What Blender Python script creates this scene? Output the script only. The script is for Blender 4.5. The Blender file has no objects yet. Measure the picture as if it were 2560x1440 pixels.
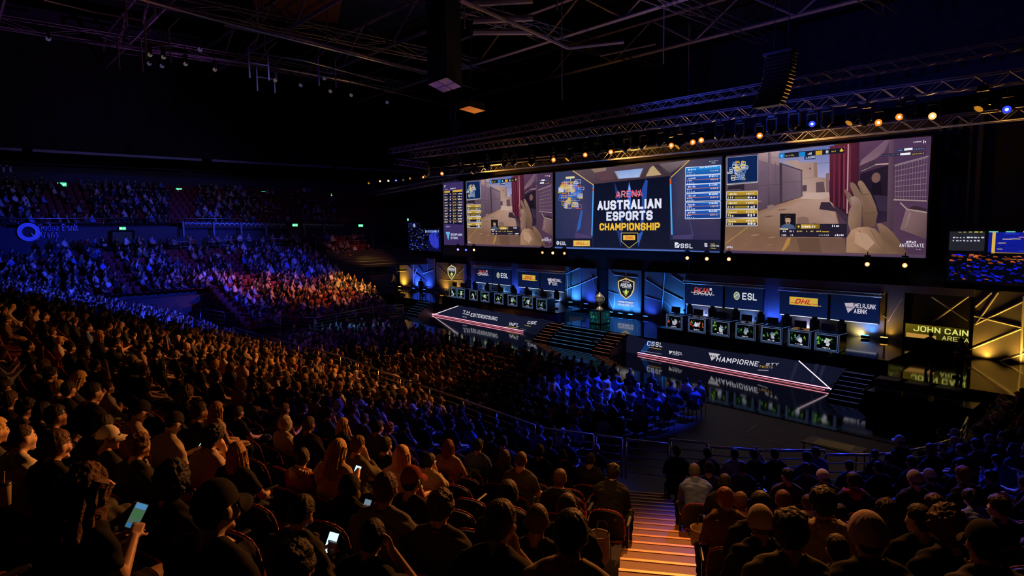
import bpy, bmesh, math, random
import numpy as np
from mathutils import Vector, Matrix
SC = bpy.context.scene
COL = SC.collection
PI = math.pi
random.seed(7); RNG = np.random.default_rng(7)

# ---------------------------------------------------------------- camera
F_PX, YAW, PITCH, ROLL, EYE = 1577.12, 0.838297442, -0.0997855583, -0.0112493566, 7.75
_cy, _sy = math.cos(YAW), math.sin(YAW)
FW = np.array([-_sy*math.cos(PITCH), _cy*math.cos(PITCH), math.sin(PITCH)])
_r0 = np.array([_cy, _sy, 0.]); _u0 = np.cross(_r0, FW)
RT = math.cos(ROLL)*_r0 + math.sin(ROLL)*_u0
UP = -math.sin(ROLL)*_r0 + math.cos(ROLL)*_u0
CAMP = np.array([0., 0., EYE])
cd = bpy.data.cameras.new('camera'); cam = bpy.data.objects.new('camera', cd); COL.objects.link(cam)
cd.sensor_width = 36.0; cd.lens = F_PX/2560*36.0; cd.clip_start = .05; cd.clip_end = 400
_m = Matrix.Identity(4)
for i in range(3):
    _m[i][0], _m[i][1], _m[i][2], _m[i][3] = RT[i], UP[i], -FW[i], CAMP[i]
cam.matrix_world = _m
SC.camera = cam
def ray(px, py): return FW + RT*(px-1280)/F_PX + UP*(720-py)/F_PX
def at_z(px, py, z): d = ray(px, py); return CAMP + d*((z-EYE)/d[2])
def at_y(px, py, y): d = ray(px, py); return CAMP + d*(y/d[1])
def at_x(px, py, x): d = ray(px, py); return CAMP + d*(x/d[0])
def proj(p):
    v = np.asarray(p, float)-CAMP; d = v@FW
    return (1280+F_PX*(v@RT)/d, 720-F_PX*(v@UP)/d, d)

# ---------------------------------------------------------------- world, exposure
SC.view_settings.view_transform = 'Standard'; SC.view_settings.look = 'None'
SC.view_settings.exposure = 0.0; SC.view_settings.gamma = 1.0
SC.view_settings.use_curve_mapping = False
w = bpy.data.worlds.new('hall_ambient'); SC.world = w; w.use_nodes = True
w.node_tree.nodes['Background'].inputs[0].default_value = (.12, .16, .6, 1)
w.node_tree.nodes['Background'].inputs[1].default_value = .0016
try:
    SC.cycles.max_bounces = 4; SC.cycles.diffuse_bounces = 1; SC.cycles.glossy_bounces = 3
    SC.cycles.transmission_bounces = 2; SC.cycles.transparent_max_bounces = 4
    SC.cycles.use_light_tree = True; SC.cycles.caustics_reflective = False
    SC.cycles.sample_clamp_indirect = 3.0
except Exception: pass

# ---------------------------------------------------------------- lamps of the rig, some added for fill
WARM = (1, .31, .055); AMBER = (1, .24, .03); BLUE = (.02, .05, 1); VIOLET = (.22, .06, 1); PINK = (1, .25, .35); ICE = (.12, .45, 1); GOLD = (1, .62, .08)
def spot(name, loc, tgt, col, watts, deg, blend=.8, size=.15):
    l = bpy.data.lights.new(name, 'SPOT'); o = bpy.data.objects.new(name, l); COL.objects.link(o)
    l.color = col; l.energy = watts; l.spot_size = math.radians(deg); l.spot_blend = blend; l.shadow_soft_size = size
    o.location = loc
    o.rotation_euler = (Vector(tgt)-Vector(loc)).to_track_quat('-Z', 'Y').to_euler()
    return o
SPOTS = [  # lamp position, where it points, colour, watts, beam angle
    ((-14, 29.2, 12.2), (-19.5, 6., 3.4), WARM, 14000, 30),
    ((-20, 29.2, 12.2), (-23.5, 9.5, 2.4), WARM, 15000, 27),
    ((-9, 27, 12.6), (-9.3, 1.8, 5.2), WARM, 15000, 22),
    ((-26, 29.2, 12.2), (-29, 13.2, 1.6), WARM, 9000, 26),
    ((-26, 29.2, 12.2), (-24.5, 16.5, 1), AMBER, 6500, 32),
    ((-36, 32, 11.8), (-47, 20, 2.6), AMBER, 13000, 24),
    ((-36, 32, 11.8), (-47.5, 25, 2.6), (1, .4, .06), 30000, 18),
    ((-42, 31, 11.8), (-50, 15.5, 2.8), AMBER, 8000, 18),
    ((-26, 29.2, 12.2), (-54, 5, 4.5), BLUE, 62000, 32),
    ((-30, 29.2, 12.2), (-58, 17, 5.5), BLUE, 26000, 30),
    ((-24, 29.2, 12.2), (-42, 5.6, 3.5), BLUE, 80000, 25),
    ((-11, 29.2, 12.2), (-15.8, 20.5, .8), BLUE, 44000, 24),
    ((-7, 29.2, 12.2), (-12.2, 12.6, 1.8), BLUE, 15000, 19),
    ((-13, 29.2, 12.2), (-11.6, 8.6, 2.8), BLUE, 17000, 15),
    ((-14, 29.2, 12.2), (-3.9, 13.4, 2.6), BLUE, 21000, 25),
    ((-24, 31, 11.8), (-38.5, 19.5, .8), ICE, 16000, 9),
    ((-2, 2, 17), (-5.6, 8., 2.4), (1, .36, .08), 2300, 17),
    ((-5, 33.5, 6.5), (-6.2, 17, 1.6), GOLD, 600, 34),  # added spot, stands in for gold light from the set on the rail
    ((-12, 18, 17), (-2.9, 7.2, 4.2), (1, .33, .08), 9000, 30),
    ((-20, 8, 21), (-46, 22, 5), VIOLET, 3500, 60),
    ((-12, 27, 12.6), (-4.2, 1., 5.6), WARM, 19000, 21),
    ((-40, 31, 12), (-58.5, 31, 4), (1, .3, .12), 2600, 22),  # added spot that lifts the dark red corner seats
    ((-34, 20, 18), (-67, 14, 10), (.3, .28, 1), 3800, 44),
]
for i, (a, b, c, e, d) in enumerate(SPOTS): spot('wash_and_fill_lamp', a, b, c, e, d)
for a, b, c, e, d in [((-28, 14, 8), (-30, 9, 22), (1, .28, .16), 4000, 80), ((-14, 22, 10), (-20, 16, 22), (.8, .25, .6), 4500, 90),
                      ((-20, 22, 16), (-14, 38, 22), (.05, .09, 1), 2600, 110), ((-46, 18, 12), (-56, 10, 22), (.5, .15, .8), 1800, 80),
                      ((-24, 6.5, 19.5), (-26.5, 3.5, 26), (1, .2, .03), 3600, 60),
                      ((-44, 34.2, 11.), (-43, 32, 13.4), (1, .42, .07), 480, 150), ((-34, 34.2, 11.), (-33, 32, 13.4), (1, .42, .07), 480, 150), ((-23, 34.2, 11.), (-22, 32, 13.4), (1, .42, .07), 480, 150), ((-12, 34.2, 11.), (-11, 32, 13.4), (1, .42, .07), 480, 150),
                      ((-44, 34.6, 11.), (-40, 36, 12.5), (1, .42, .07), 800, 140), ((-29, 34.6, 11.), (-27, 36, 12.5), (1, .42, .07), 800, 140), ((-16, 34.6, 11.), (-14, 36, 12.5), (1, .42, .07), 800, 140), ((-7, 34.6, 11.), (-6, 34, 12.8), (1, .42, .07), 300, 150),
                      ((-55, 30, 8), (-54.5, 32, 1.2), GOLD, 900, 60)]:
    spot('roof_wash_lamp', a, b, c, e, d)

# ---------------------------------------------------------------- materials
def mat(name, col=(.5, .5, .5), rough=.6, metal=0., emit=None, strength=1., objcol=False, attr=None, noise=0., nscale=8., bump=0., spec=.5, sheen=0.):
    m = bpy.data.materials.new(name); m.use_nodes = True
    nt = m.node_tree; N, L = nt.nodes, nt.links
    b = N['Principled BSDF']
    b.inputs['Roughness'].default_value = rough; b.inputs['Metallic'].default_value = metal
    b.inputs['Specular IOR Level'].default_value = spec
    if sheen: b.inputs['Sheen Weight'].default_value = sheen
    src = None
    if objcol: src = N.new('ShaderNodeObjectInfo').outputs['Color']
    elif attr:
        a = N.new('ShaderNodeAttribute'); a.attribute_name = attr; src = a.outputs['Color']
    if src is None:
        rgb = N.new('ShaderNodeRGB'); rgb.outputs[0].default_value = (*col, 1); src = rgb.outputs[0]
    if noise or bump:
        tc = N.new('ShaderNodeTexCoord'); nz = N.new('ShaderNodeTexNoise'); nz.inputs['Scale'].default_value = nscale; nz.inputs['Detail'].default_value = 4
        L.new(tc.outputs['Object'], nz.inputs['Vector'])
        if noise:
            mr = N.new('ShaderNodeMapRange'); mr.inputs['To Min'].default_value = 1-noise; mr.inputs['To Max'].default_value = 1+noise
            L.new(nz.outputs['Fac'], mr.inputs['Value'])
            mx = N.new('ShaderNodeVectorMath'); mx.operation = 'SCALE'
            L.new(src, mx.inputs[0]); L.new(mr.outputs[0], mx.inputs['Scale']); src = mx.outputs[0]
        if bump:
            bp = N.new('ShaderNodeBump'); bp.inputs['Strength'].default_value = bump; bp.inputs['Distance'].default_value = .02
            L.new(nz.outputs['Fac'], bp.inputs['Height']); L.new(bp.outputs[0], b.inputs['Normal'])
    if emit is not None or strength != 1. or (attr and emit is None and name.endswith('_lit')):
        pass
    if name.endswith('_lit'):
        em = N.new('ShaderNodeEmission'); em.inputs['Strength'].default_value = strength
        if emit is not None: em.inputs['Color'].default_value = (*emit, 1)
        else: L.new(src, em.inputs['Color'])
        L.new(em.outputs[0], N['Material Output'].inputs['Surface'])
        N.remove(b)
        m.cycles.emission_sampling = 'FRONT_BACK' if strength >= 1 else 'NONE'
    else:
        L.new(src, b.inputs['Base Color'])
    return m
def s2l(c):
    if isinstance(c, str):
        c = c.lstrip('#'); c = [int(c[i:i+2], 16)/255 for i in (0, 2, 4)]
    return tuple(((x+.055)/1.055)**2.4 if x > .04045 else x/12.92 for x in c[:3])

M = dict(
    black=mat('black_paint', (.012, .012, .014), .5), matte=mat('matte_black_cloth', (.006, .006, .008), .95, noise=.3, nscale=3),
    drape=mat('black_drape', (.006, .006, .009), .95, noise=.35, nscale=.7), gloss=mat('gloss_black_floor', (.006, .007, .01), .07, spec=.8),
    floor=mat('arena_floor_vinyl', (.05, .042, .048), .5, noise=.25, nscale=1.2), concrete=mat('tier_concrete', (.035, .032, .036), .8, noise=.3, nscale=2.5),
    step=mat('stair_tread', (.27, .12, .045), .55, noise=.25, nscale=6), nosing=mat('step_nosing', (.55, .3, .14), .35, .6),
    steel=mat('dark_steel', (.10, .10, .11), .42, .7), rail=mat('rail_steel', (.35, .35, .37), .3, .85), alu=mat('truss_aluminium', (.5, .5, .5), .45, .5),
    roofmetal=mat('roof_truss_paint', (.32, .28, .31), .6, .2), deck=mat('roof_deck', (.05, .05, .075), .85, noise=.35, nscale=2.),
    plastic=mat('black_plastic', (.015, .015, .017), .35), seatshell=mat('seat_shell', (.012, .012, .015), .38), seatfab=mat('seat_fabric', (.16, .018, .02), .85, noise=.25, nscale=30),
    piping=mat('red_piping', (.35, .02, .02), .5), white=mat('white_board', (.7, .7, .72), .6), paper=mat('paper', (.75, .73, .7), .8),
    setpanel=mat('set_wall_panel', (.17, .165, .16), .32, noise=.3, nscale=.9, bump=.15), setline=mat('set_wall_strip', (.75, .75, .78), .35),
    silver=mat('trophy_silver', (.85, .8, .7), .3, .45), blackgloss=mat('black_gloss', (.02, .024, .035), .15),
    navy=mat('fascia_panel', (.012, .015, .035), .6, noise=.15, nscale=1.5), navyd=mat('upper_fascia', (.03, .035, .07), .7), sign=mat('fascia_letters', (.45, .5, .95), .5),
    pic=mat('screen_picture_lit', attr='col', strength=1., noise=.13, nscale=1.4), dim=mat('printed_panel_lit', attr='col', strength=.8),
    wood=mat('soffit_strip', (.2, .2, .3), .5), skin=mat('skin', objcol=True, rough=.5, noise=.08, nscale=14), lip=mat('lips', (.3, .1, .08), .5), eye=mat('eye', (.02, .015, .012), .15),
    brow=mat('eyebrow', (.02, .013, .01), .8), hair=mat('hair', objcol=True, rough=.6, noise=.45, nscale=55, bump=.7, spec=.3), cloth=mat('cloth', objcol=True, rough=.88, noise=.12, nscale=18, bump=.12, spec=.2),
    crowd=mat('crowd_surface', attr='col', rough=.75, spec=.25), tarp=mat('bag_canvas', (.3, .22, .15), .8, noise=.2), glass=mat('lens_glass', (.05, .05, .06), .08),
)
def glow(name, col, s): return mat(name+'_lit', emit=col, strength=s)

# ---------------------------------------------------------------- mesh collector
class MB:
    def __init__(s): s.v, s.f, s.m, s.c = [], [], [], []; s.mats = []; s.cur = 0
    def use(s, m):
        if m not in s.mats: s.mats.append(m)
        s.cur = s.mats.index(m); return s
    def add(s, vs, fs, col=None):
        b = len(s.v); s.v += [tuple(map(float, p)) for p in vs]
        for f in fs: s.f.append(tuple(b+i for i in f)); s.m.append(s.cur); s.c.append(col)
        return s
    def poly(s, pts, col=None): return s.add(pts, [tuple(range(len(pts)))], col)
    def box(s, c, d, rz=0., col=None, taper=1.):
        ca, sa = math.cos(rz), math.sin(rz); vs = []
        for z in (-1, 1):
            k = taper if z > 0 else 1.
            for x, y in ((-1, -1), (1, -1), (1, 1), (-1, 1)):
                X, Y = x*d[0]/2*k, y*d[1]/2*k; vs.append((c[0]+X*ca-Y*sa, c[1]+X*sa+Y*ca, c[2]+z*d[2]/2))
        return s.add(vs, [(3, 2, 1, 0), (4, 5, 6, 7), (0, 1, 5, 4), (1, 2, 6, 5), (2, 3, 7, 6), (3, 0, 4, 7)], col)
    def rbox(s, c, d, b=.02, rz=0.):
        # box with chamfered edges
        x, y, z = d[0]/2, d[1]/2, d[2]/2; b = min(b, x*.9, y*.9, z*.9); ca, sa = math.cos(rz), math.sin(rz); rings = []
        for zz, q in ((-z, b), (-z+b, 0), (z-b, 0), (z, b)):
            X, Y = x-q, y-q
            rings.append([(-X+b, -Y, zz), (X-b, -Y, zz), (X, -Y+b, zz), (X, Y-b, zz), (X-b, Y, zz), (-X+b, Y, zz), (-X, Y-b, zz), (-X, -Y+b, zz)])
        vs = [(c[0]+p[0]*ca-p[1]*sa, c[1]+p[0]*sa+p[1]*ca, c[2]+p[2]) for r in rings for p in r]
        fs = [tuple(range(7, -1, -1)), tuple(range(24, 32))]
        for r in range(3):
            for i in range(8): j = (i+1) % 8; fs.append((r*8+i, r*8+j, r*8+8+j, r*8+8+i))
        return s.add(vs, fs)
    def tube(s, p0, p1, r, n=6, r1=None, caps=True):
        p0, p1 = np.array(p0, float), np.array(p1, float); d = p1-p0; L = np.linalg.norm(d)
        if L < 1e-6: return s
        d /= L; a = np.cross(d, (0, 0, 1) if abs(d[2]) < .9 else (1, 0, 0)); a /= np.linalg.norm(a); b = np.cross(d, a)
        r1 = r if r1 is None else r1; vs = []
        for p, q in ((p0, r), (p1, r1)):
            for i in range(n): t = 2*PI*i/n; vs.append(p+q*(math.cos(t)*a+math.sin(t)*b))
        fs = [(i, (i+1) % n, n+(i+1) % n, n+i) for i in range(n)]
        if caps: fs += [tuple(range(n-1, -1, -1)), tuple(range(n, 2*n))]
        return s.add(vs, fs)
    def path(s, pts, r, n=6):
        for a, b in zip(pts[:-1], pts[1:]): s.tube(a, b, r, n)
        return s
    def lathe(s, prof, c=(0, 0, 0), n=16):
        vs = [(c[0]+r*math.cos(2*PI*i/n), c[1]+r*math.sin(2*PI*i/n), c[2]+z) for r, z in prof for i in range(n)]
        fs = [(k*n+i, k*n+(i+1) % n, (k+1)*n+(i+1) % n, (k+1)*n+i) for k in range(len(prof)-1) for i in range(n)]
        return s.add(vs, fs)
    def ball(s, c, r, n=12, m=8, sc=(1, 1, 1)):
        prof = [(r*math.sin(PI*k/m)+1e-5, -r*math.cos(PI*k/m)) for k in range(m+1)]
        vs = [(c[0]+sc[0]*q*math.cos(2*PI*i/n), c[1]+sc[1]*q*math.sin(2*PI*i/n), c[2]+sc[2]*z) for q, z in prof for i in range(n)]
        fs = [(k*n+i, k*n+(i+1) % n, (k+1)*n+(i+1) % n, (k+1)*n+i) for k in range(m) for i in range(n)]
        return s.add(vs, fs)
    def data(s, name, smooth=False):
        me = bpy.data.meshes.new(name); me.from_pydata(s.v, [], s.f)
        for m in s.mats: me.materials.append(m)
        if s.m: me.polygons.foreach_set('material_index', s.m)
        if any(c is not None for c in s.c):
            at = me.color_attributes.new('col', 'FLOAT_COLOR', 'CORNER'); buf = []
            for f, c in zip(s.f, s.c):
                if c is None: buf += [0, 0, 0, 1]*len(f)
                elif hasattr(c[0], '__len__'):
                    for q in c: buf += [*q, 1]
                else: buf += [*c, 1]*len(f)
            at.data.foreach_set('color', buf)
        if smooth: me.polygons.foreach_set('use_smooth', [True]*len(me.polygons))
        me.update(); return me
    def build(s, name, m=None, parent=None, smooth=False, loc=None, rz=0.):
        if m is not None and not s.mats: s.mats = [m]
        me = s.data(name, smooth)
        return link(name, me, parent, loc, rz)
def link(name, me, parent=None, loc=None, rz=0.):
    o = bpy.data.objects.new(name, me); COL.objects.link(o)
    if parent is not None: o.parent = parent
    if loc is not None: o.location = loc
    if rz: o.rotation_euler = (0, 0, rz)
    return o
def tag(o, label=None, cat=None, group=None, kind=None):
    if label: o['label'] = label
    if cat: o['category'] = cat
    if group: o['group'] = group
    if kind: o['kind'] = kind
    return o
def empty(name, loc=(0, 0, 0), rz=0.):
    o = bpy.data.objects.new(name, None); COL.objects.link(o); o.location = loc; o.rotation_euler = (0, 0, rz); o.empty_display_size = .2; return o
def dup(root, loc, rz, label=None, group=None, color=None):
    r = root.copy(); COL.objects.link(r); r.location = loc; r.rotation_euler = (0, 0, rz)
    if label: r['label'] = label
    if group: r['group'] = group
    for ch in root.children:
        c = ch.copy(); COL.objects.link(c); c.parent = r
        for g in ch.children:
            d = g.copy(); COL.objects.link(d); d.parent = c
    return r
def struct(o, label=None): return tag(o, label, kind='structure')

# ---------------------------------------------------------------- stroke letters
_G = {'A': '0,0 2,6 4,0|.8,1.8 3.2,1.8', 'B': '0,0 0,6 3,6 4,5 4,3.8 3,3 0,3|3,3 4,2.2 4,1 3,0 0,0', 'C': '4,4.6 4,5 3,6 1,6 0,5 0,1 1,0 3,0 4,1 4,1.4',
 'D': '0,0 0,6 2.8,6 4,4.8 4,1.2 2.8,0 0,0', 'E': '4,6 0,6 0,0 4,0|0,3 3.2,3', 'F': '4,6 0,6 0,0|0,3 3.2,3', 'G': '4,4.8 3,6 1,6 0,5 0,1 1,0 3,0 4,1 4,3 2.4,3',
 'H': '0,0 0,6|4,0 4,6|0,3 4,3', 'I': '0,0 0,6', 'J': '4,6 4,1 3,0 1,0 0,1 0,1.6', 'K': '0,0 0,6|4,6 0,2.6|1.4,3.6 4,0', 'L': '0,6 0,0 3.6,0', 'M': '0,0 0,6 2.4,2.2 4.8,6 4.8,0',
 'N': '0,0 0,6 4,0 4,6', 'O': '1,0 0,1 0,5 1,6 3,6 4,5 4,1 3,0 1,0', 'P': '0,0 0,6 3,6 4,5 4,3.6 3,2.6 0,2.6', 'Q': '1,0 0,1 0,5 1,6 3,6 4,5 4,1 3,0 1,0|2.6,1.6 4.2,-.5',
 'R': '0,0 0,6 3,6 4,5 4,3.7 3,2.8 0,2.8|2,2.8 4,0', 'S': '4,4.7 4,5 3,6 1,6 0,5 0,3.9 .8,3.1 3.2,2.9 4,2.1 4,1 3,0 1,0 0,1 0,1.3', 'T': '2,0 2,6|0,6 4,6', 'U': '0,6 0,1 1,0 3,0 4,1 4,6',
 'V': '0,6 2,0 4,6', 'W': '0,6 1.2,0 2.5,4.4 3.8,0 5,6', 'X': '0,0 4,6|0,6 4,0', 'Y': '0,6 2,3 4,6|2,3 2,0', 'Z': '0,6 4,6 0,0 4,0', '0': '1,0 0,1 0,5 1,6 3,6 4,5 4,1 3,0 1,0', '1': '0,4.6 1.4,6 1.4,0',
 '2': '0,5 1,6 3,6 4,5 4,3.8 0,0 4,0', '3': '0,6 4,6 2,3.6 4,2.4 4,1 3,0 0,0', '4': '3,0 3,6 0,2 4,2', '6': '4,5 3,6 1,6 0,5 0,1 1,0 3,0 4,1 4,2.4 3,3.4 0,3', '7': '0,6 4,6 1.4,0', '8': '1,3 0,4 0,5 1,6 3,6 4,5 4,4 3,3 1,3 0,2 0,1 1,0 3,0 4,1 4,2 3,3',
 'u': '0,4 0,.8 .8,0 3,0|3,4 3,0', 'd': '3,2 2.4,0 .8,0 0,.8 0,3.2 .8,4 3,4|3,0 3,6', 'o': '.8,0 0,.8 0,3.2 .8,4 2.4,4 3.2,3.2 3.2,.8 2.4,0 .8,0', 's': '3,3.4 2.4,4 .8,4 0,3.4 .3,2.3 2.7,1.7 3,.7 2.4,0 .6,0 0,.6',
 'a': '.2,4 2.4,4 3,3.4 3,0 .6,0 0,.6 0,1.7 .6,2.3 3,2.3', 'n': '0,0 0,4 2.4,4 3,3.4 3,0', 'k': '0,0 0,6|3,4 0,1.8|1.1,2.6 3,0', 'r': '0,0 0,4|0,3 1,4 2,4', 'e': '0,2 3,2 3,3.2 2.4,4 .8,4 0,3.2 0,.8 .8,0 2.8,0',
 'm': '0,0 0,4 2,4 2.5,3.4 2.5,0|2.5,3.4 3,4 4.4,4 5,3.4 5,0', '-': '0,3 2,3', '.': '0,0 0,.2', "'": '0,5 0,6', '/': '0,0 2,6'}
def glyphs(ch):
    return [[tuple(map(float, q.split(','))) for q in pl.split()] for pl in _G[ch].split('|')]
def text_polys(s, h, weight=.9, gap=1.5, wscale=1., slant=0.):
    """quads in the letter plane, baseline start at 0,0; returns polys and width"""
    k = h/(6.+weight*.9); x = 0.; out = []; lift = weight*.45
    for ch in s:
        if ch == ' ': x += 2.6; continue
        gl = glyphs(ch); W = max(p[0] for pl in gl for p in pl)
        for pl in gl:
            for (ax, ay), (bx, by) in zip(pl[:-1], pl[1:]):
                dx, dy = bx-ax, by-ay; L = math.hypot(dx, dy) or 1e-6; dx, dy = dx/L, dy/L; e = weight*.42; hw = weight/2
                q = [(ax-dx*e-dy*hw, ay-dy*e+dx*hw), (ax-dx*e+dy*hw, ay-dy*e-dx*hw), (bx+dx*e+dy*hw, by+dy*e-dx*hw), (bx+dx*e-dy*hw, by+dy*e+dx*hw)]
                out.append([((x+weight/2+a+slant*b)*k*wscale, (b+lift)*k) for a, b in q])
        x += W+weight+gap
    return out, (x-gap)*k*wscale
class Pic:
    """flat printed or lit picture on a vertical plane facing the hall: (x, z) at depth y, thin layers"""
    def __init__(s, y, step=.002): s.b = MB(); s.y = y; s.L = 0; s.step = step
    def up(s, n=1): s.L += n; return s
    def poly(s, pts, col):
        y = s.y-s.L*s.step
        if isinstance(col, list): c = [s2l(q) for q in col]
        else: c = s2l(col)
        s.b.poly([(p[0], y, p[1]) for p in pts], c)
    def rect(s, x0, z0, x1, z1, col): s.poly([(x0, z0), (x1, z0), (x1, z1), (x0, z1)], col)
    def line(s, a, b, w, col):
        dx, dz = b[0]-a[0], b[1]-a[1]; L = math.hypot(dx, dz) or 1e-6; nx, nz = -dz/L*w/2, dx/L*w/2
        s.poly([(a[0]+nx, a[1]+nz), (a[0]-nx, a[1]-nz), (b[0]-nx, b[1]-nz), (b[0]+nx, b[1]+nz)], col)
    def outline(s, pts, w, col):
        for a, b in zip(pts, pts[1:]+pts[:1]): s.line(a, b, w, col)
    def text(s, t, x, z, h, col, width=None, anchor='l', weight=.9, gap=1.5, slant=0., up=True):
        ps, W = text_polys(t, h, weight, gap, 1., slant)
        k = 1. if width is None else width/W; W *= k
        x0 = x-(W/2 if anchor == 'c' else W if anchor == 'r' else 0)
        for p in ps: s.poly([(x0+a*k, z+b) for a, b in p], col)
        if up: s.up()
    def disc(s, x, z, r, col, n=20, r0=0., sx=1.):
        for i in range(n):
            a, b = 2*PI*i/n, 2*PI*(i+1)/n
            s.poly([(x+sx*r0*math.cos(a), z+r0*math.sin(a)), (x+sx*r*math.cos(a), z+r*math.sin(a)), (x+sx*r*math.cos(b), z+r*math.sin(b)), (x+sx*r0*math.cos(b), z+r0*math.sin(b))][0 if r0 else 1:], col) if r0 else s.poly([(x, z), (x+sx*r*math.cos(a), z+r*math.sin(a)), (x+sx*r*math.cos(b), z+r*math.sin(b))], col)
    def scrawl(s, x0, z0, x1, z1, col, n=5, rnd=random):
        """a short line of unreadable small marks"""
        w = (x1-x0)/n
        for i in range(n):
            a = x0+i*w; hh = (z1-z0)
            s.rect(a, z0+rnd.uniform(0, .2)*hh, a+w*rnd.uniform(.35, .8), z1-rnd.uniform(0, .35)*hh, col)
    def build(s, name, m, parent=None): return s.b.build(name, m, parent)
# ================================================================ the hall
CX, CY, R0 = -12.8, 19.6, 7.5
ROW, RISE = .85, .27
def row_r(k): return R0+.75+ROW*k
def row_z(k): return .9+RISE*k
def path_pt(r, s):
    """point of the near bowl at offset r; s in [0,1] back straight, [1,2] corner, [2,3] right straight"""
    if s <= 1: return (-50+(CX+50)*s, CY-r)
    if s <= 2: a = -PI/2+(s-1)*PI/2; return (CX+r*math.cos(a), CY+r*math.sin(a))
    return (CX+r, CY+(s-2)*16)
SS = [0, .25, .5, .75, 1]+[1+i/14 for i in range(1, 15)]+[2.5, 3]
b = MB().use(M['concrete']); prof = [(row_r(0)-.45, 0.)]
for k in range(23): prof += [(row_r(k)-.45, row_z(k)), (row_r(k)+.40, row_z(k))]
prof.append((row_r(22)+.4, 0.))
vs, n = [], len(SS)
for r, z in prof:
    for s in SS: x, y = path_pt(r, s); vs.append((x, y, z))
b.add(vs, [(i*n+j, i*n+j+1, (i+1)*n+j+1, (i+1)*n+j) for i in range(len(prof)-1) for j in range(n-1)])
struct(b.build('seating_tier'), 'dark concrete tiers of the near stand curving round the hall corner')

b = MB().use(M['floor']); b.poly([(-110, -30, 0), (40, -30, 0), (40, 60, 0), (-110, 60, 0)])
struct(b.build('floor'), 'dark vinyl arena floor')
b = MB().use(M['gloss']); b.poly([(-46, 24.06, .03), (-4.6, 24.06, .03), (-4.6, 31, .03), (-46, 31, .03)]); b.poly([(-46, 24.06, 0), (-4.6, 24.06, 0), (-4.6, 24.06, .03), (-46, 24.06, .03)])
struct(b.build('floor'), 'glossy black floor laid in front of the stage')
for (a, c), wd in zip([((1897, 1063), (2015, 1096)), ((1864, 1086), (2060, 1137)), ((1892, 1062), (1868, 1080)), ((2100, 1077), (2187, 1101)), ((2194, 1015), (2208, 983))],
        ['upper of the two long ones', 'lower of the two long ones', 'short one left of the long ones', 'along the edge of the glossy black floor', 'short one below the right stage stairs']):
    p, q = at_z(*a, .006), at_z(*c, .006); d = (q-p)/np.linalg.norm(q-p); nn = np.array([-d[1], d[0], 0])*.035
    tag(MB().use(M['white']).poly([p+nn, p-nn, q-nn, q+nn]).build('floor_tape'), 'pale tape line on the open floor, '+wd, 'tape', 'tape lines on the floor')

# far stand
def far_x(m): return -42.2-.85*m
def far_z(m): return .7+.245*m
b = MB().use(M['concrete'])
for m in range(19):
    x0, x1, z = far_x(m)+.45, far_x(m)-.40, far_z(m); y0, y1 = (14.3, 26.3+.1*m) if m < 9 else (-4, 26.4+.2*m if m < 14 else 40)
    zb = 0 if m in (0, 9) else far_z(m-1)
    b.poly([(x0, y0, z), (x0, y1, z), (x1, y1, z), (x1, y0, z)]); b.poly([(x0, y0, zb), (x0, y1, zb), (x0, y1, z), (x0, y0, z)])
    b.poly([(x0, y1, 0), (x1, y1, 0), (x1, y1, z), (x0, y1, z)]); b.poly([(x0, y0, 0), (x1, y0, 0), (x1, y0, z), (x0, y0, z)])
b.poly([(-57.9, -4, 5.35), (-57.9, 44, 5.35), (-62.2, 44, 5.35), (-62.2, -4, 5.35)]); b.poly([(-57.9, -4, 4.6), (-57.9, 44, 4.6), (-57.9, 44, 5.35), (-57.9, -4, 5.35)])
struct(b.build('seating_tier'), 'tiers of the far stand across the hall')
# fascia of the far stand and the tier above
b = MB().use(M['navy']); b.box((-62.3, 20, 6.65), (.3, 60, 2.6)); b.use(M['navyd']); b.box((-71.2, 20, 12.35), (.3, 70, 1.15))
b.use(M['rail']); b.tube((-71.0, -10, 12.98), (-71.0, 52, 12.98), .06, 6)
struct(b.build('wall_left'), 'dark blue fascia walls of the far stand')
b = MB().use(M['concrete'])
for nn_ in range(10):
    x0, x1, z = -62.3-.85*nn_, -63.15-.85*nn_, 7.75+.42*nn_
    b.poly([(x0, -6, z), (x0, 48, z), (x1, 48, z), (x1, -6, z)]); b.poly([(x0, -6, z-.42), (x0, 48, z-.42), (x0, 48, z), (x0, -6, z)])
for nn_ in range(6):
    x0, x1, z = -71.4-.8*nn_, -72.2-.8*nn_, 12.7+.45*nn_
    b.poly([(x0, -10, z), (x0, 52, z), (x1, 52, z), (x1, -10, z)]); b.poly([(x0, -10, z-.45), (x0, 52, z-.45), (x0, 52, z), (x0, -10, z)])
struct(b.build('seating_tier'), 'dark upper tiers above the fascia')
b = MB().use(M['wood'])
for y0, y1 in ((-8, 5.5), (6.2, 19.5), (20.4, 33), (33.8, 50)): b.box((-67.1, (y0+y1)/2, 14.42), (.5, y1-y0, .22))
struct(b.build('trim_1'), 'pale beam edge under the black drapes of the far side')
b = MB().use(M['drape'])
ys = np.arange(-14, 56.01, .45)
vs = [(-67.6-.16*math.sin(i*1.9)-.1*math.sin(i*.37), y, z) for z in (14.6, 15.6, 25.3) for i, y in enumerate(ys)]; n = len(ys)
b.add(vs, [(r*n+i, r*n+i+1, (r+1)*n+i+1, (r+1)*n+i) for r in range(2) for i in range(n-1)])
tag(b.build('drape', smooth=True), 'wide black pleated drape hanging above the far upper tier', 'drape')
b = MB().use(M['deck']); b.box((-67.3, 20, 25.7), (1.2, 72, .8))
for i in range(9): b.box((-66.6, -12+8*i, 25.35), (.9, 5.8, .3))
struct(b.build('trim_2'), 'grey head beam above the black drapes')
b = MB().use(M['navyd']); b.box((-110, 15, 14), (.4, 90, 28)); struct(b.build('wall_left'))
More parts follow.
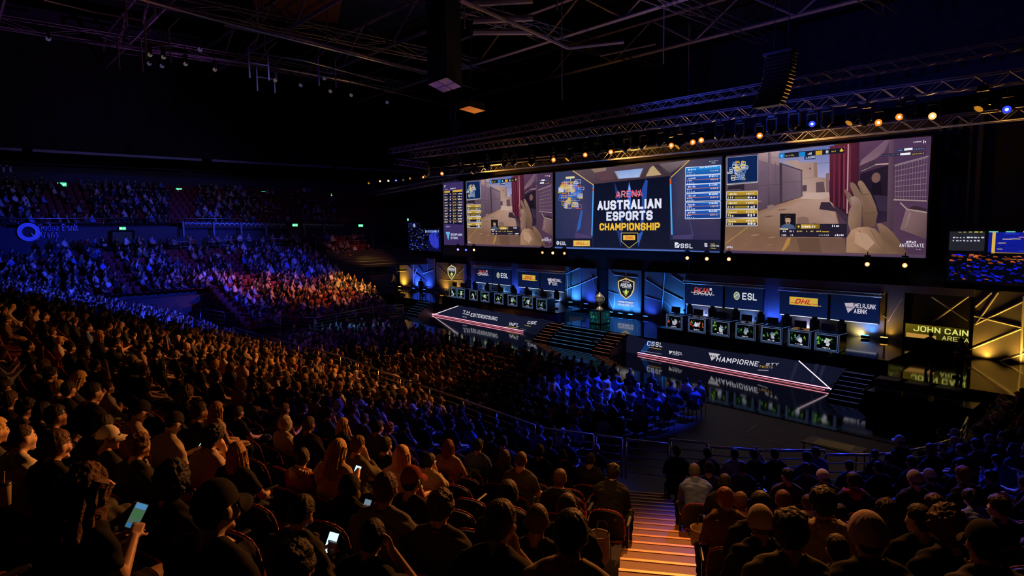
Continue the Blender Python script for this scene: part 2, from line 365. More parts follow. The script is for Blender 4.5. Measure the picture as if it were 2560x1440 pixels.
b = MB().use(M['deck']); b.box((-35, 58, 14), (150, .4, 28)); struct(b.build('wall_back'), 'dark blue end wall beyond the stage')
b = MB().use(M['navyd']); b.box((24, 15, 14), (.4, 90, 28)); struct(b.build('wall_right'))
b = MB().use(M['deck'])
for i in range(30): b.box((-110+5*i+2.5, 15, 28.6), (4.9, 92, .3))
struct(b.build('ceiling'), 'dark ribbed roof deck')
b = MB().use(mat('rust_roof_lining', (.4, .16, .07), .8, noise=.4, nscale=2)); p = [at_z(x, y, 27.8) for x, y in ((625, -40), (860, -40), (845, 58), (640, 40))]  # orange light on the roof deck is put into this colour
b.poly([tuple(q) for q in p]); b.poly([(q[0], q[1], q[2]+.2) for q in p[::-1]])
struct(b.build('trim_3'), 'roof deck patch with orange light in its colour, between the trusses')
p0, p1 = at_x(816, 274, -67), at_x(815, 392, -67); p1[0], p1[1], p1[2] = p0[0], p0[1], 14.5; tag(MB().use(M['rail']).tube(p0, p1, .04, 5).build('drape_pole'), 'thin vertical pole with a blue gleam before the black drape', 'pole')
# black masking behind and between the screens
b = MB().use(M['matte']); b.box((-35.5, 37.4, 8.6), (53, .2, 8.6)); b.box((-3, 37.4, 8.6), (12, .2, 8.6))
xs = np.arange(-9.5, -7.5, .14); vs = [(x, 37.2-.06*math.sin(i*2.1), z) for z in (4.6, 12.6) for i, x in enumerate(xs)]; n = len(xs)
b.use(M['drape']); b.add(vs, [(i, i+1, n+i+1, n+i) for i in range(n-1)])
tag(b.build('stage_masking'), 'black cloth masking that hangs behind the big screens', 'drape')
b = MB().use(M['matte']); b.box((-30.1, 37.0, 5.08), (42.4, .25, 1.38)); tag(b.build('screen_pelmet'), 'black band between the big screens and the set wall', 'masking')

# ---------------------------------------------------------------- railings
def railing(pts, zb, label, nb=4, group=None, panel=False, r=.028):
    o = empty('railing', tuple(map(float, (pts[0][0], pts[0][1], zb)))); tag(o, label, 'railing', group); off = np.array([pts[0][0], pts[0][1], zb])
    P = [np.array(p, float)-off for p in pts]
    MB().path(P, r*1.25, 6).build('handrail', M['rail'], o, True)
    for i in range(1, nb+1):
        q = [np.array([p[0], p[1], p[2]*(i/(nb+1))]) for p in P]; MB().path(q, r*.6, 5).build('bar', M['rail'], o, True)
    L = 0
    for a, c in zip(P[:-1], P[1:]):
        n = max(1, int(round(np.linalg.norm(c-a)/1.9)))
        for j in range(n): q = a+(c-a)*j/n; MB().tube((q[0], q[1], 0), q, r, 6).build('post', M['rail'], o, True)
    q = P[-1]; MB().tube((q[0], q[1], 0), q, r, 6).build('post', M['rail'], o, True)
    return o
def pz(pts, z): return [at_z(x, y, z) for x, y in pts]
railing(pz([(582, 818), (700, 851), (850, 890), (1000, 945), (1157, 1000), (1337, 1064)], 2.), .9, 'long sloping rail along the front of the back stand, left of the stairs')
railing(pz([(1341, 1069), (1483, 1087)], 2.), .9, 'short rail with blue gleam left of the two stair gates')
railing(pz([(1490, 1088), (1555, 1097)], 2.), .9, 'narrow four bar rail at the foot of the stairs, left one')
railing(pz([(1565, 1099), (1671, 1110)], 2.), .9, 'wide four bar rail closing the foot of the stairs')
railing(pz([(1676, 1099), (1768, 1108)], 2.05), .9, 'rail just right of the stairs foot in front of the blue hoodie')
railing(pz([(1778, 1117), (1900, 1126), (2062, 1127)], 2.), .9, 'rail along the front of the right corner seats')
railing(pz([(2064, 1137), (2175, 1137), (2240, 1133), (2320, 1118), (2375, 1100), (2405, 1075), (2419, 1044)], 2.), .9, 'curved warm lit rail sweeping up beside the stage end')
railing(pz([(1007, 762), (932, 768), (789, 794)], 1.75), .7, 'rail before the orange lit far stand, rising to the stage')
railing([at_z(785, 794, 1.9), at_z(700, 791, 1.9), at_z(627, 785, 1.95), at_z(560, 781, 2.), at_z(500, 770, 2.3)], .7, 'blue lit rail beside the corridor left of the far stand')
railing([at_x(868, 668, -55), at_x(930, 664, -55), at_x(996, 659, -55)], 2.7, 'rail in front of the empty red seats beside the set')
railing([at_x(x, y, -58.6) for x, y in ((400, 607), (500, 602), (640, 598), (770, 595))], 5.35, 'rail along the walkway below the fascia, left length', 2)
railing([at_x(x, y, -58.6) for x, y in ((790, 592), (860, 590), (932, 589))], 5.35, 'rail along the walkway below the fascia, right length', 2)
railing([(-62.25, -3, 8.66), (-62.25, 12, 8.66), (-62.25, 26, 8.6), (-62.25, 41, 8.55)], 7.95, 'long rail on top of the fascia of the far stand', 1)
for a, c in [((180, 730), (268, 714))]:
    railing([at_x(*a, -50), at_x(*c, -52)], 3.3, 'rail with a small white notice in the blue lit corner', 3)
b = MB().use(M['navy']); b.box((-55.1, 31., 2.3), (.2, 5.8, 1.2)); b.use(M['concrete'])
for i in range(8): b.box((-55.6-.78*i, 31+.25*i, 1.5+.2*i), (.8, 5.8+.5*i, 3.+.4*i))
struct(b.build('seating_tier'), 'corner tier with empty red seats')
# corridor floor glow steps
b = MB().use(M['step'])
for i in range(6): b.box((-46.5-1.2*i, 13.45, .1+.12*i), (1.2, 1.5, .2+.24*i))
struct(b.build('steps'), 'corridor steps between the back stand and the far stand')
# far aisle stairs
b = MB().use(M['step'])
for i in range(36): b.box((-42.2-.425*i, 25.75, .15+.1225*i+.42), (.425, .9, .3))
tag(b.build('aisle_stairs'), 'blue lit aisle stairs along the right edge of the far stand', 'stairs')

# ---------------------------------------------------------------- near orange stairs
AA, AB = at_z(1622, 1215, 1.45)[:2], at_z(1660, 1440, 3.95)[:2]        # axis of the aisle, foot to top
AD = (AB-AA)/np.linalg.norm(AB-AA); AB = AB+AD*3.2; AN = np.array([-AD[1], AD[0]])
def rad(x, y):
    """offset of a point in the bowl"""
    if x < CX: return CY-y
    if y > CY: return x-CX
    return math.hypot(x-CX, y-CY)
st = empty('aisle_stairs', (float(AA[0]), float(AA[1]), .9)); tag(st, 'worn orange lit aisle stairs running down between the two seat blocks', 'stairs')
NS = 20; Ls = np.linalg.norm(AB-AA)
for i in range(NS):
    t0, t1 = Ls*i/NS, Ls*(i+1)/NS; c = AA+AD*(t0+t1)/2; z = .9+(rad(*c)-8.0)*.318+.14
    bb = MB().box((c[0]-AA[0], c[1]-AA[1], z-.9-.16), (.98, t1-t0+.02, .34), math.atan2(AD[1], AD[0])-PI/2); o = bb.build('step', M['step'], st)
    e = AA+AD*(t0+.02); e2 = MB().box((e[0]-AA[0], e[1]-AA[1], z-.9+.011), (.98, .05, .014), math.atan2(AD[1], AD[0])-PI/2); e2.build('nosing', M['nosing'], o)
# ---------------------------------------------------------------- exit signs, doors, writing on the fascia
ex = MB().use(M['black']); ex.box((0, 0, 0), (.12, .62, .34)); exb = ex.data('case')
g1 = glow('exit_green', (.05, .75, .35), 1.1); gw = glow('exit_white', (.75, 1., .8), 1.3)
fm = MB().use(g1); fm.box((.065, 0, 0), (.01, .56, .28)); fm.use(gw); fm.box((.072, -.12, 0), (.01, .16, .14)); fm.box((.072, .13, .02), (.01, .2, .05)); fm.box((.072, .1, -.05), (.01, .06, .1)); fmd = fm.data('face')
def exit_sign(px, py, X, label, s=1.):
    p = at_x(px, py, X); o = empty('exit_sign', tuple(map(float, p))); o.scale = (s, s, s); tag(o, label, 'sign', 'green exit signs')
    link('case', exb, o); link('face', fmd, o)
for px, py, X, s, l in [(155, 461, -69.6, 1.2, 'green exit sign high on the upper tier, leftmost'), (447, 474, -69.6, 1., 'green exit sign over the gap left of the upper middle block'), (660, 482, -69.6, 1., 'green exit sign over the upper tier, left of the curved stair wall'),
    (827, 487, -69.6, 1., 'green exit sign beside the curved stair wall of the upper tier'), (1017, 491, -60, .9, 'green exit sign in the dark left of the screen strip'), (306, 571, -62.05, .9, 'pale exit sign over the dark doorway right of the blue wall lettering'),
    (737, 563, -62.05, 1., 'green exit sign over the lit greenish doorway'), (901, 564, -62.05, 1., 'green exit sign at the right end of the walkway'), (1022, 549, -58, .9, 'dim green exit sign above the small crowd screen')]:
    exit_sign(px, py, X, l, s)
dm = mat('doorway_light_tone', (.07, .085, .05), .8)  # pane colour carries the greenish light and the dark of the openings
for i, (q, X) in enumerate([(((278, 577), (333, 577), (333, 612), (278, 612)), -62.0), (((719, 568), (757, 568), (757, 602), (719, 602)), -62.0)]):
    P = [at_x(x, y, X) for x, y in q]; bb = MB().use(dm); bb.poly([(p[0]+.12, p[1], p[2]) for p in P]); bb.use(M['black'])
    for a, c in zip(P, P[1:]+P[:1]): bb.tube(a+np.array([.15, 0, 0]), c+np.array([.15, 0, 0]), .08, 4)
    struct(bb.build('door_%d' % (i+1)), ['dark doorway in the fascia beside the lettering', 'greenish lit doorway in the middle of the fascia'][i])
# wall lettering, stroke by stroke on the fascia (plane facing +X)
sg = empty('wall_sign', (-62.1, 4, 7.5)); tag(sg, 'blue lit lettering of the hall name on the fascia wall with a ring emblem', 'sign')
def wall_letters(s, px0, py0, px1, h, X, name, weight=.95):
    p0, p1 = at_x(px0, py0, X), at_x(px1, py0, X); ps, W = text_polys(s, h, weight, 1.1); k = (p1[1]-p0[1])/W; bb = MB().use(M['sign'])
    for p in ps:
        F = [(X+.14-sg.location.x, p0[1]+a*k-sg.location.y, p0[2]+c-sg.location.z) for a, c in p]; bb.poly(F); bb.poly([(f[0]-.08, f[1], f[2]) for f in F[::-1]])
        for a, c in zip(F, F[1:]+F[:1]): bb.poly([a, c, (c[0]-.08, c[1], c[2]), (a[0]-.08, a[1], a[2])])
    return bb.build(name, None, sg)
wall_letters('Qudos Bank', 96, 578, 194, .56, -62.15, 'lettering', 1.15); wall_letters('Arena', 97, 594, 146, .56, -62.15, 'lettering', 1.15)
c = at_x(71, 580, -62.15); bb = MB().use(M['sign']); r_, R_ = .42, .72
for i in range(28):
    a, d = 2*PI*i/28, 2*PI*(i+1)/28; F = [(-62.0, c[1]+q*math.cos(t), c[2]+q*math.sin(t)) for q, t in ((r_, a), (R_, a), (R_, d), (r_, d))]
    bb.poly([(f[0]-sg.location.x, f[1]-sg.location.y, f[2]-sg.location.z) for f in F])
F = [(-61.98, c[1]+.12, c[2]-.05), (-61.98, c[1]+.32, c[2]-.5), (-61.98, c[1]+.62, c[2]-.62), (-61.98, c[1]+.3, c[2]-.2)]; bb.poly([(f[0]-sg.location.x, f[1]-sg.location.y, f[2]-sg.location.z) for f in F])
bb.build('emblem', None, sg)
bb = MB().use(M['sign']); p0 = at_x(-30, 431, -70.9); p1 = at_x(30, 431, -70.9); ps, W = text_polys('m', .85, .9)
for k_ in range(2):
    for p in ps: bb.poly([(-70.9, p1[1]-W*1.5+k_*0+a*1.5-(0 if k_ else 3), p1[2]+c_) for a, c_ in p])
tag(bb.build('ribbon_sign'), 'end of a purple lit word on the upper fascia at the left edge', 'sign')
# round lamps of the box fronts
bx = empty('box_front', (-61.6, 26, 8.)); tag(bx, 'curved front of the far side boxes with a row of round holes', 'balcony'); bx_off = np.array([-61.6, 26, 8.])
for q in [((460, 562), (528, 563)), ((536, 563), (597, 564)), ((604, 564), (660, 565)), ((666, 565), (714, 565)), ((762, 565), (805, 566)), ((811, 566), (858, 567))]:
    p0, p1 = at_x(*q[0], -61.6)-bx_off, at_x(*q[1], -61.6)-bx_off
    o = MB().use(M['navy']).box(((p0[0]+p1[0])/2-.2, (p0[1]+p1[1])/2, p0[2]), (.5, p1[1]-p0[1]+.2, .62)).build('front_panel', None, bx)
    MB().use(M['steel']).box((p0[0]+.05, p0[1]-.1, p0[2]-.35), (.25, .14, 1.3)).build('rib', None, bx)
    nn_ = 5 if q[1][0]-q[0][0] > 50 else 4
    for i in range(nn_):
        cc = p0+(p1-p0)*(i+.5)/nn_; rb = MB().use(M['rail'])
        pts = [(cc[0]+.1, cc[1]+.2*math.cos(t), cc[2]+.2*math.sin(t)) for t in np.linspace(0, 2*PI, 15)]; rb.path(pts, .03, 5); rb.build('ring', None, o)

# ---------------------------------------------------------------- trusses, roof steel
def truss(p0, p1, s=.5, mat_='alu', pitch=None, flat=False):
    p0, p1 = np.array(p0, float), np.array(p1, float); d = p1-p0; L = np.linalg.norm(d); d /= L; sd = np.cross(d, (0, 0, 1)); sd /= np.linalg.norm(sd); up = np.cross(sd, d)
    ch, la = MB().use(M[mat_]), MB().use(M[mat_]); cs = [(0, .5), (0, -.5)] if flat else [(.5, .5), (-.5, .5), (-.5, -.5), (.5, -.5)]
    rr = max(.025, s*.055)
    for a, c in cs: ch.tube(p0+s*(a*sd+c*up), p1+s*(a*sd+c*up), rr, 5)
    n = max(2, int(L/(pitch or s*1.15))); pairs = [((0, .5), (0, -.5))] if flat else [((.5, .5), (.5, -.5)), ((-.5, .5), (-.5, -.5)), ((.5, -.5), (-.5, -.5))]
    for (a, c), (e, g) in pairs:
        for i in range(n):
            q0, q1 = p0+d*L*i/n, p0+d*L*(i+1)/n; u, v = ((a, c), (e, g)) if i % 2 else ((e, g), (a, c))
            la.tube(q0+s*(u[0]*sd+u[1]*up), q1+s*(v[0]*sd+v[1]*up), rr*.6, 4, caps=False)
    return ch, la
def truss_obj(name, p0, p1, s, label, cat='truss', group=None, **k):
    ch, la = truss(p0, p1, s, **k); o = empty(name, tuple(map(float, p0))); tag(o, label, cat, group)
    for bb, nm in ((ch, 'chord'), (la, 'lacing')):
        bb.v = [(x-p0[0], y-p0[1], z-p0[2]) for x, y, z in bb.v]; bb.build(nm, None, o)
    return o
# stage rig
truss_obj('lighting_truss', (-54, 36.0, 12.75), (-4.5, 36.0, 12.4), .5, 'lowest gold lit truss running just above the big screens')
truss_obj('lighting_truss', (-49, 32., 14.05), (-3, 32., 13.3), .5, 'long truss with moving lamps hung below it over the stage')
truss_obj('lighting_truss', (-46, 28., 13.9), (-1, 28., 13.7), .36, 'thin blue lit truss nearest the audience, above the lamp truss')
truss_obj('lighting_truss', tuple(at_y(992, 404, 27.)), tuple(at_y(1064, 414, 27.)), .45, 'short truss end at the left of the rig above the spot cluster')
truss_obj('lighting_truss', (-60, 34.5, 11.2), (-46, 34.9, 12.0), .4, 'low truss carrying the small spot cluster left of the screens')
bb = MB().use(M['rail']).tube((-46, 32, 12.75), (-3, 32., 12.05), .05, 6); tag(bb.build('lamp_bar'), 'thin steel bar behind the moving lamps', 'bar')
# roof: chords across and along
for i, Y in enumerate((4, 12, 20, 28, 37, 46)):
    truss_obj('roof_truss', (-70, Y, 23.5), (12, Y, 23.5), 2.6, ['roof truss crossing above the back stand', 'roof truss crossing above the rail of the back stand', 'roof truss crossing above the floor seats', 'roof truss crossing before the stage front', 'roof truss crossing right above the screens', 'roof truss crossing farthest behind the stage'][i], 'roof truss', None, mat_='roofmetal', pitch=4., flat=True)
for i, X in enumerate((-58, -46, -35, -25, -16, -8)):
    truss_obj('roof_truss', (X, -6, 22.3), (X, 50, 22.3), .8, 'roof truss running toward the stage, %s from the far side' % ['first', 'second', 'third', 'fourth', 'fifth', 'sixth'][i], 'roof truss', None, mat_='roofmetal', pitch=3.)
for j, (z, pts, r) in enumerate([(20., [(300, -20), (357, 0), (530, 48), (700, 92), (880, 137), (1058, 183), (1200, 225)], .08), (19.6, [(131, 95), (300, 112), (520, 143), (700, 171), (880, 205), (1050, 247), (1150, 272)], .08),
        (20.4, [(560, 60), (760, 100), (1000, 165), (1120, 190)], .16), (19.6, [(110, 0), (240, 32), (362, 52)], .05), (18.8, [(620, 130), (760, 152), (960, 205)], .04), (20.2, [(1150, 0), (1220, 30), (1330, 78), (1420, 120), (1560, 105)], .12), (21, [(1280, 60), (1400, 112), (1500, 140), (1640, 110)], .08)]):
    bb = MB().use(M['rail'] if r < .1 else M['roofmetal']).path([at_z(x, y, z) for x, y in pts], r, 6)
    tag(bb.build('roof_pipe'), ['pink lit pipe crossing the roof, upper of the two long ones', 'pink lit pipe crossing the roof, lower of the two long ones', 'thick dull beam just under the upper pink pipe', 'short blue lit pipe at the upper left', 'thin orange lit pipe under the beam', 'thick purple beam at the top middle', 'second purple beam right of the hung speaker block'][j], 'pipe')
# catwalk hoops, braces
for j, (x, y) in enumerate([(360, 52), (620, 110), (795, 135), (640, 150), (292, 82)]):
    p = at_z(x, y, 20.); bb = MB().use(M['roofmetal'])
    bb.path([p+np.array(q) for q in ((0, 0, -2.2), (0, 0, -.2), (.5, .5, .4), (.5, .5, 8.3))], .06, 5); bb.path([p+np.array(q) for q in ((0, 1.3, -2.2), (0, 1.3, -.2), (.5, 1.8, .4))], .05, 5); bb.tube(p+np.array((0, 0, -1.2)), p+np.array((0, 1.3, -1.2)), .04, 5)
    tag(bb.build('catwalk_hoop'), 'thin bent steel hoop on the catwalk, %s from the left' % ['second', 'third', 'fifth', 'fourth', 'first'][j], 'bracket')
for j in range(3):
    p0, p1 = at_z(1180, [8, 52, 80][j], 21.), at_z(1330, [0, 45, 80][j], 21.5); bb = MB().use(M['roofmetal']).tube(p0, p1, .22, 8); bb.tube((p0+p1)/2, ((p0+p1)/2)*np.array([1, 1, 0])+np.array([0, 0, 28.4]), .04, 5)
    tag(bb.build('round_duct'), 'fat round duct lit dull pink at the top middle, %s' % ['topmost', 'middle one', 'lowest'][j], 'duct')
for j, (a, c) in enumerate([((1080, 210), (1085, 75)), ((1160, 72), (1160, 0)), ((1392, 25), (1392, -10)), ((1405, 250), (1405, 80)), ((1660, 160), (1660, 50)), ((1720, 300), (1722, 140))]):
    z = 22.; p0 = at_z(*c, z); q = at_y(*a, p0[1]); bb = MB().use(M['roofmetal']).tube((p0[0], p0[1], 28.43), (p0[0], p0[1], q[2]), .05, 5)
    tag(bb.build('hanger_rod'), 'vertical hanger rod below the roof, %s from the left' % ['first', 'second', 'third', 'fourth', 'fifth', 'sixth'][j], 'rod')

# ---------------------------------------------------------------- lamps
lensoff = M['glass']
lens_on = {k: glow('lens_'+k, c, s) for k, (c, s) in dict(orange=((1, .26, .02), 1.1), white=((1, .45, .12), 1.6), blue=((.03, .06, 1), 1.2), gold=((1, .4, .03), .5), violet=((.4, .2, 1), 1.3), dim=((.9, .65, .6), .10), dimv=((.4, .3, .7), .12)).items()}
def head_parts(s=1.):
    base = MB().use(M['plastic']).rbox((0, 0, .52*s), (.34*s, .26*s, .14*s), .03*s)
    yoke = MB().use(M['plastic']).box((-.2*s, 0, .22*s), (.05*s, .14*s, .5*s)).box((.2*s, 0, .22*s), (.05*s, .14*s, .5*s)).box((0, 0, .45*s), (.44*s, .14*s, .05*s))
    clamp = MB().use(M['steel']).tube((0, 0, .58*s), (0, 0, .78*s), .03*s, 6)
    head = MB().use(M['plastic']).lathe([(.001, .22*s), (.1*s, .2*s), (.155*s, .1*s), (.16*s, -.02*s), (.14*s, -.12*s), (.15*s, -.2*s), (.135*s, -.2*s)], n=14)
    lens = MB().lathe([(.135*s, -.19*s), (.1*s, -.205*s), (.001, -.21*s)], n=14)
    return base, yoke, clamp, head, lens
HB = head_parts(); HD = [bb.data(nm, nm in ('head', 'lens')) for bb, nm in zip(HB[:4], ('base', 'yoke', 'clamp', 'head'))]
LD = {}; core_w, core_h, core_b, core_v = glow('core_warm', (1, .7, .3), 8), glow('core_hot', (1, .85, .6), 25), glow('core_blue', (.3, .4, 1), 5), glow('core_violet', (.8, .7, 1), 6)
for k, m in list(lens_on.items())+[('off', lensoff)]:
    q = MB().use(m).lathe([(.135, -.19), (.1, -.205), (.055, -.208)], n=14); q.use(dict(orange=core_w, white=core_h, blue=core_b, violet=core_v).get(k, m)).lathe([(.055, -.208), (.03, -.211), (.001, -.212)], n=14); LD[k] = q.data('lens_'+k, True)
def moving_head(p, aim, kind, label, s=1., group='moving lamps on the stage rig', drop=0):
    o = empty('moving_head_lamp', tuple(map(float, p))); o.scale = (s, s, s); tag(o, label, 'stage lamp', group)
    if drop: MB().use(M['steel']).tube((0, 0, .7), (0, 0, (drop-p[2])/s), .02, 4).build('drop_rod', None, o)
    link('base', HD[0], o); link('yoke', HD[1], o); link('clamp', HD[2], o)
    h = link('lamp_head', HD[3], o); h.rotation_euler = (Vector(aim)-Vector(p)).to_track_quat('-Z', 'Y').to_euler(); l = link('lens', LD[kind], h)
    return o
toC = (-1, 2, 7.7)
ordn = ['first', 'second', 'third', 'fourth', 'fifth', 'sixth', 'seventh', 'eighth', 'ninth', 'tenth', 'eleventh', 'twelfth', 'thirteenth', 'fourteenth', 'fifteenth', 'sixteenth', 'seventeenth', 'eighteenth', 'nineteenth', 'twentieth']
MH = [(1068, 438, 'gold'), (1105, 437, 'orange'), (1152, 428, 'off'), (1186, 430, 'gold'), (1218, 420, 'off'), (1263, 414, 'off'), (1285, 411, 'off'), (1330, 410, 'gold'), (1384, 403, 'orange'), (1424, 396, 'gold'), (1463, 391, 'orange'), (1494, 385, 'off'), (1527, 384, 'orange'), (1567, 374, 'off'), (1608, 366, 'off'), (1652, 360, 'off'),
      (1678, 368, 'orange'), (1700, 364, 'gold'), (1732, 360, 'orange'), (1753, 355, 'orange'), (1800, 343, 'off'), (1850, 340, 'off'), (1899, 344, 'orange'), (1930, 330, 'off'), (1985, 318, 'off'), (2030, 315, 'blue'), (2067, 312, 'off'), (2130, 304, 'gold'), (2165, 306, 'off'), (2196, 312, 'orange'), (2248, 298, 'orange'), (2272, 290, 'off'), (2331, 296, 'white'), (2455, 268, 'gold'), (2517, 280, 'blue')]
for i, (x, y, k) in enumerate(MH):
    p = at_y(x, y, 31.7); kn = dict(off='dark', gold='faint golden', orange='bright orange', white='brightest orange', blue='blue')[k]
    lab = 'stage lamp with %s lens under the long truss, %dth from the left' % (kn, i+1)
    lab = lab.replace('1th', '1st').replace('2th', '2nd').replace('3th', '3rd').replace('11st', '11th').replace('12nd', '12th').replace('13rd', '13th')
    moving_head((p[0], p[1], p[2]+.1), toC if k in ('orange', 'white', 'blue') else (p[0]-5, 22, 1), k, lab, 1.1 if k not in ('off', 'gold') else 1.25)
ll = [(1145, 625, 'violet', 'violet'), (1165, 626, 'blue', 'blue'), (1185, 626, 'white', 'white'), (1356, 633, 'orange', 'orange'), (1382, 634, 'white', 'white'), (1411, 635, 'orange', 'orange'), (1718, 647, 'white', 'warm white'), (1767, 649, 'white', 'warm white'), (1822, 650, 'white', 'warm white'), (2168, 663, 'white', 'warm white'), (2262, 666, 'white', 'warm white')]
lw = ['leftmost of three below the left screen', 'middle of three below the left screen', 'rightmost of three below the left screen', 'leftmost of three below the gap of the left screen', 'middle of three below the middle screen', 'rightmost of three below the middle screen', 'left one below the middle screen end', 'below the gap before the big right screen', 'below the left corner of the big right screen', 'left one of two below the right screen', 'right one of two below the right screen']
for (x, y, k, kn), wd in zip(ll, lw):
    p = at_y(x, y, 36.5); moving_head((p[0], p[1], p[2]+.05), toC, k, '%s blinder lamp, %s' % (kn, wd), .85, 'lamps in the black band below the screens')
for j, (x, y, k) in enumerate([(922, 458, 'gold'), (950, 453, 'white'), (971, 452, 'white'), (990, 451, 'blue'), (1008, 450, 'dim'), (1025, 446, 'gold'), (1058, 443, 'orange')]):
    p = at_y(x, y, 34.6); moving_head(p, toC, k, 'small spot in the cluster left of the screens, %s from the left' % ordn[j], .8, 'spot cluster left of the screens')
for j, (x, y, k) in enumerate([(121, 97, 'dimv'), (375, 137, 'dim'), (409, 143, 'dim'), (373, 159, 'dimv'), (405, 165, 'dimv'), (464, 160, 'dim'), (537, 174, 'dim'), (500, 124, 'dimv'), (688, 201, 'dim'), (752, 213, 'violet' if 0 else 'dimv'), (811, 196, 'dimv'), (826, 228, 'dim'), (878, 238, 'dim'), (968, 256, 'dimv')]):
    p = at_z(x, y, 18.5); moving_head(p, (0, 0, 8), k, 'house spot below the roof catwalk over the far side, %s in the list from the left' % ordn[j] if 0 else 'dim house spot under the roof catwalk, %s from the left' % ordn[j], 1., 'house spots under the catwalk', 28.43)
# line arrays and hung boxes
def line_array(px0, py0, px1, py1, Y, n, label, wd=1.2):
    p0, p1 = at_y(px0, py0, Y), at_y(px1, py1, Y); o = empty('line_array_speaker', tuple(map(float, p0))); tag(o, label, 'loudspeaker')
    H = (p0[2]-p1[2])/n
    for i in range(n):
        t = i/n; MB().use(M['plastic']).rbox(((p1[0]-p0[0])*t*t, -.5*t*t*H*n*.3, -H*(i+.5)), (wd, .6, H*.93), .03).build('cabinet', None, o)
    MB().use(M['steel']).box((0, 0, .1), (wd*1.05, .7, .12)).build('fly_frame', None, o)
    MB().use(M['rail']).tube((-.3, 0, .1), (-.3, 0, 28.43-p0[2]), .02, 4).tube((.3, 0, .1), (.3, 0, 28.43-p0[2]), .02, 4).build('chain', None, o)
line_array(1952, 140, 1925, 270, 27., 14, 'big black line array hanging above the right half of the screens')
line_array(1133, 306, 1145, 415, 33., 12, 'curved line array hanging at the left end of the rig', .9)
line_array(952, 352, 952, 408, 42., 8, 'small line array hanging left of the rig', 1.1)
hs = empty('hung_speaker_block', tuple(map(float, at_z(1112, 213, 17.)))); tag(hs, 'tall black hung block with a four square purple underside', 'loudspeaker')
P = [at_z(x, y, 17.)-np.array(hs.location) for x, y in ((1069, 211), (1117, 193), (1155, 217), (1108, 232))]; gm = mat('grille_underside', (.62, .5, .7), .7)
bb = MB().use(M['matte']); top = [(p[0], p[1], 5.6) for p in P]; lo = [(p[0], p[1], .06) for p in P]
for i in range(4): bb.poly([lo[i], lo[(i+1) % 4], top[(i+1) % 4], top[i]])
bb.poly(top); bb.tube((0, 0, 5.6), (0, 0, 11.44), .05, 5); bb.build('cabinet', None, hs)
P4 = [np.array(p) for p in P]; cc = sum(P4)/4
for i in range(4):
    a, b_, d = P4[i], P4[(i+1) % 4], P4[i-1]; q = [a, (a+b_)/2, cc, (a+d)/2]; q = [p+(sum(q)/4-p)*.06 for p in q]; MB().use(gm).poly([tuple(p) for p in q]).build('grille', None, hs)
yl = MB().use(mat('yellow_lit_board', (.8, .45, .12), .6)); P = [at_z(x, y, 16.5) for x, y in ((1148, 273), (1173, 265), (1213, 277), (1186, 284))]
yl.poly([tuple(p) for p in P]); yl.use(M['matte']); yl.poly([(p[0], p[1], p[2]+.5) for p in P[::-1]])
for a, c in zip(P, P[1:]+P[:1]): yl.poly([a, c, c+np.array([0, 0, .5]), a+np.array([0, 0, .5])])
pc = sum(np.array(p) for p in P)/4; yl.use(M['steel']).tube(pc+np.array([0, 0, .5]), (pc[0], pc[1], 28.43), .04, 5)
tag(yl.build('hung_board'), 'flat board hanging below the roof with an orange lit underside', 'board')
spot('board_lamp', tuple(map(float, at_z(1180, 274, 16.5)-np.array([1.5, 1.5, 4.]))), tuple(map(float, at_z(1180, 274, 16.5))), AMBER, 220, 40)
spot('speaker_lamp', tuple(map(float, at_z(1112, 213, 17.)-np.array([1.5, 1.5, 6.]))), tuple(map(float, at_z(1112, 213, 17.))), VIOLET, 130, 40)
# scalloped covers on the far end balcony
dmh = MB().use(M['navyd']).ball((0, 0, 0), 1., 14, 8, (.46, .4, .5)).data('cover', True)
b = MB().use(M['deck'])
SCP = [(1975, 238), (2025, 226), (2068, 217), (2125, 208), (2152, 203), (2182, 198), (2255, 185), (2292, 178), (2330, 170), (2395, 155), (2445, 146), (2490, 136), (2535, 126)]
SC0 = [at_y(x, y, 50) for x, y in SCP]
for i, p in enumerate(SC0): tag(link('seat_cover', dmh, None, tuple(map(float, p)), 0), 'rounded dark cover on the balcony behind the rig, %s from the left' % ordn[i], 'cover', 'rounded covers on the end balcony')
SCX = [-40]+[float((p[0]+q[0])/2) for p, q in zip(SC0[:-1], SC0[1:])]+[12]
for i, p in enumerate(SC0): b.box(((SCX[i]+SCX[i+1])/2, 50.4, float(p[2])-.47-.9), (SCX[i+1]-SCX[i], 1.8, 1.8))
tag(b.build('end_balcony'), 'dark balcony front behind the lighting rig', 'balcony')
# ================================================================ stage
ZS, ZR = 1.1, 1.5
def yf(x): return 29.75+(-10.8-x)*.045
b = MB().use(M['gloss'])
xs = [-60, -44.5, -29.9, -23.3, -10.75, -9.4]
front = [(x, 34.6 if x == -60 else yf(x)) for x in xs]+[(-9.4, 29.8), (2, 29.6)]
front[0] = (-60, 32.6)
out = front+[(2, 37.1), (-60, 37.1)]
b.poly([(x, y, ZS) for x, y in out])
for a, c in zip(out, out[1:]+out[:1]): b.poly([(a[0], a[1], 0), (c[0], c[1], 0), (c[0], c[1], ZS), (a[0], a[1], ZS)])
struct(b.build('floor'), 'glossy black stage floor')
def riser(x0, x1, o, label):
    b = MB().use(M['gloss']); q = [(x0, yf(x0)+o), (x1, yf(x1)+o), (x1, 36.6), (x0, 36.6)]
    b.poly([(x, y, ZR) for x, y in q])
    for a, c in zip(q, q[1:]+q[:1]): b.poly([(a[0], a[1], ZS), (c[0], c[1], ZS), (c[0], c[1], ZR), (a[0], a[1], ZR)])
    return tag(b.build('riser'), label, 'platform')
riser(-22.15, -9.4, 1.4, 'low glossy riser under the right row of gaming desks'); riser(-45.7, -30.85, 1.4, 'low glossy riser under the left row of gaming desks')
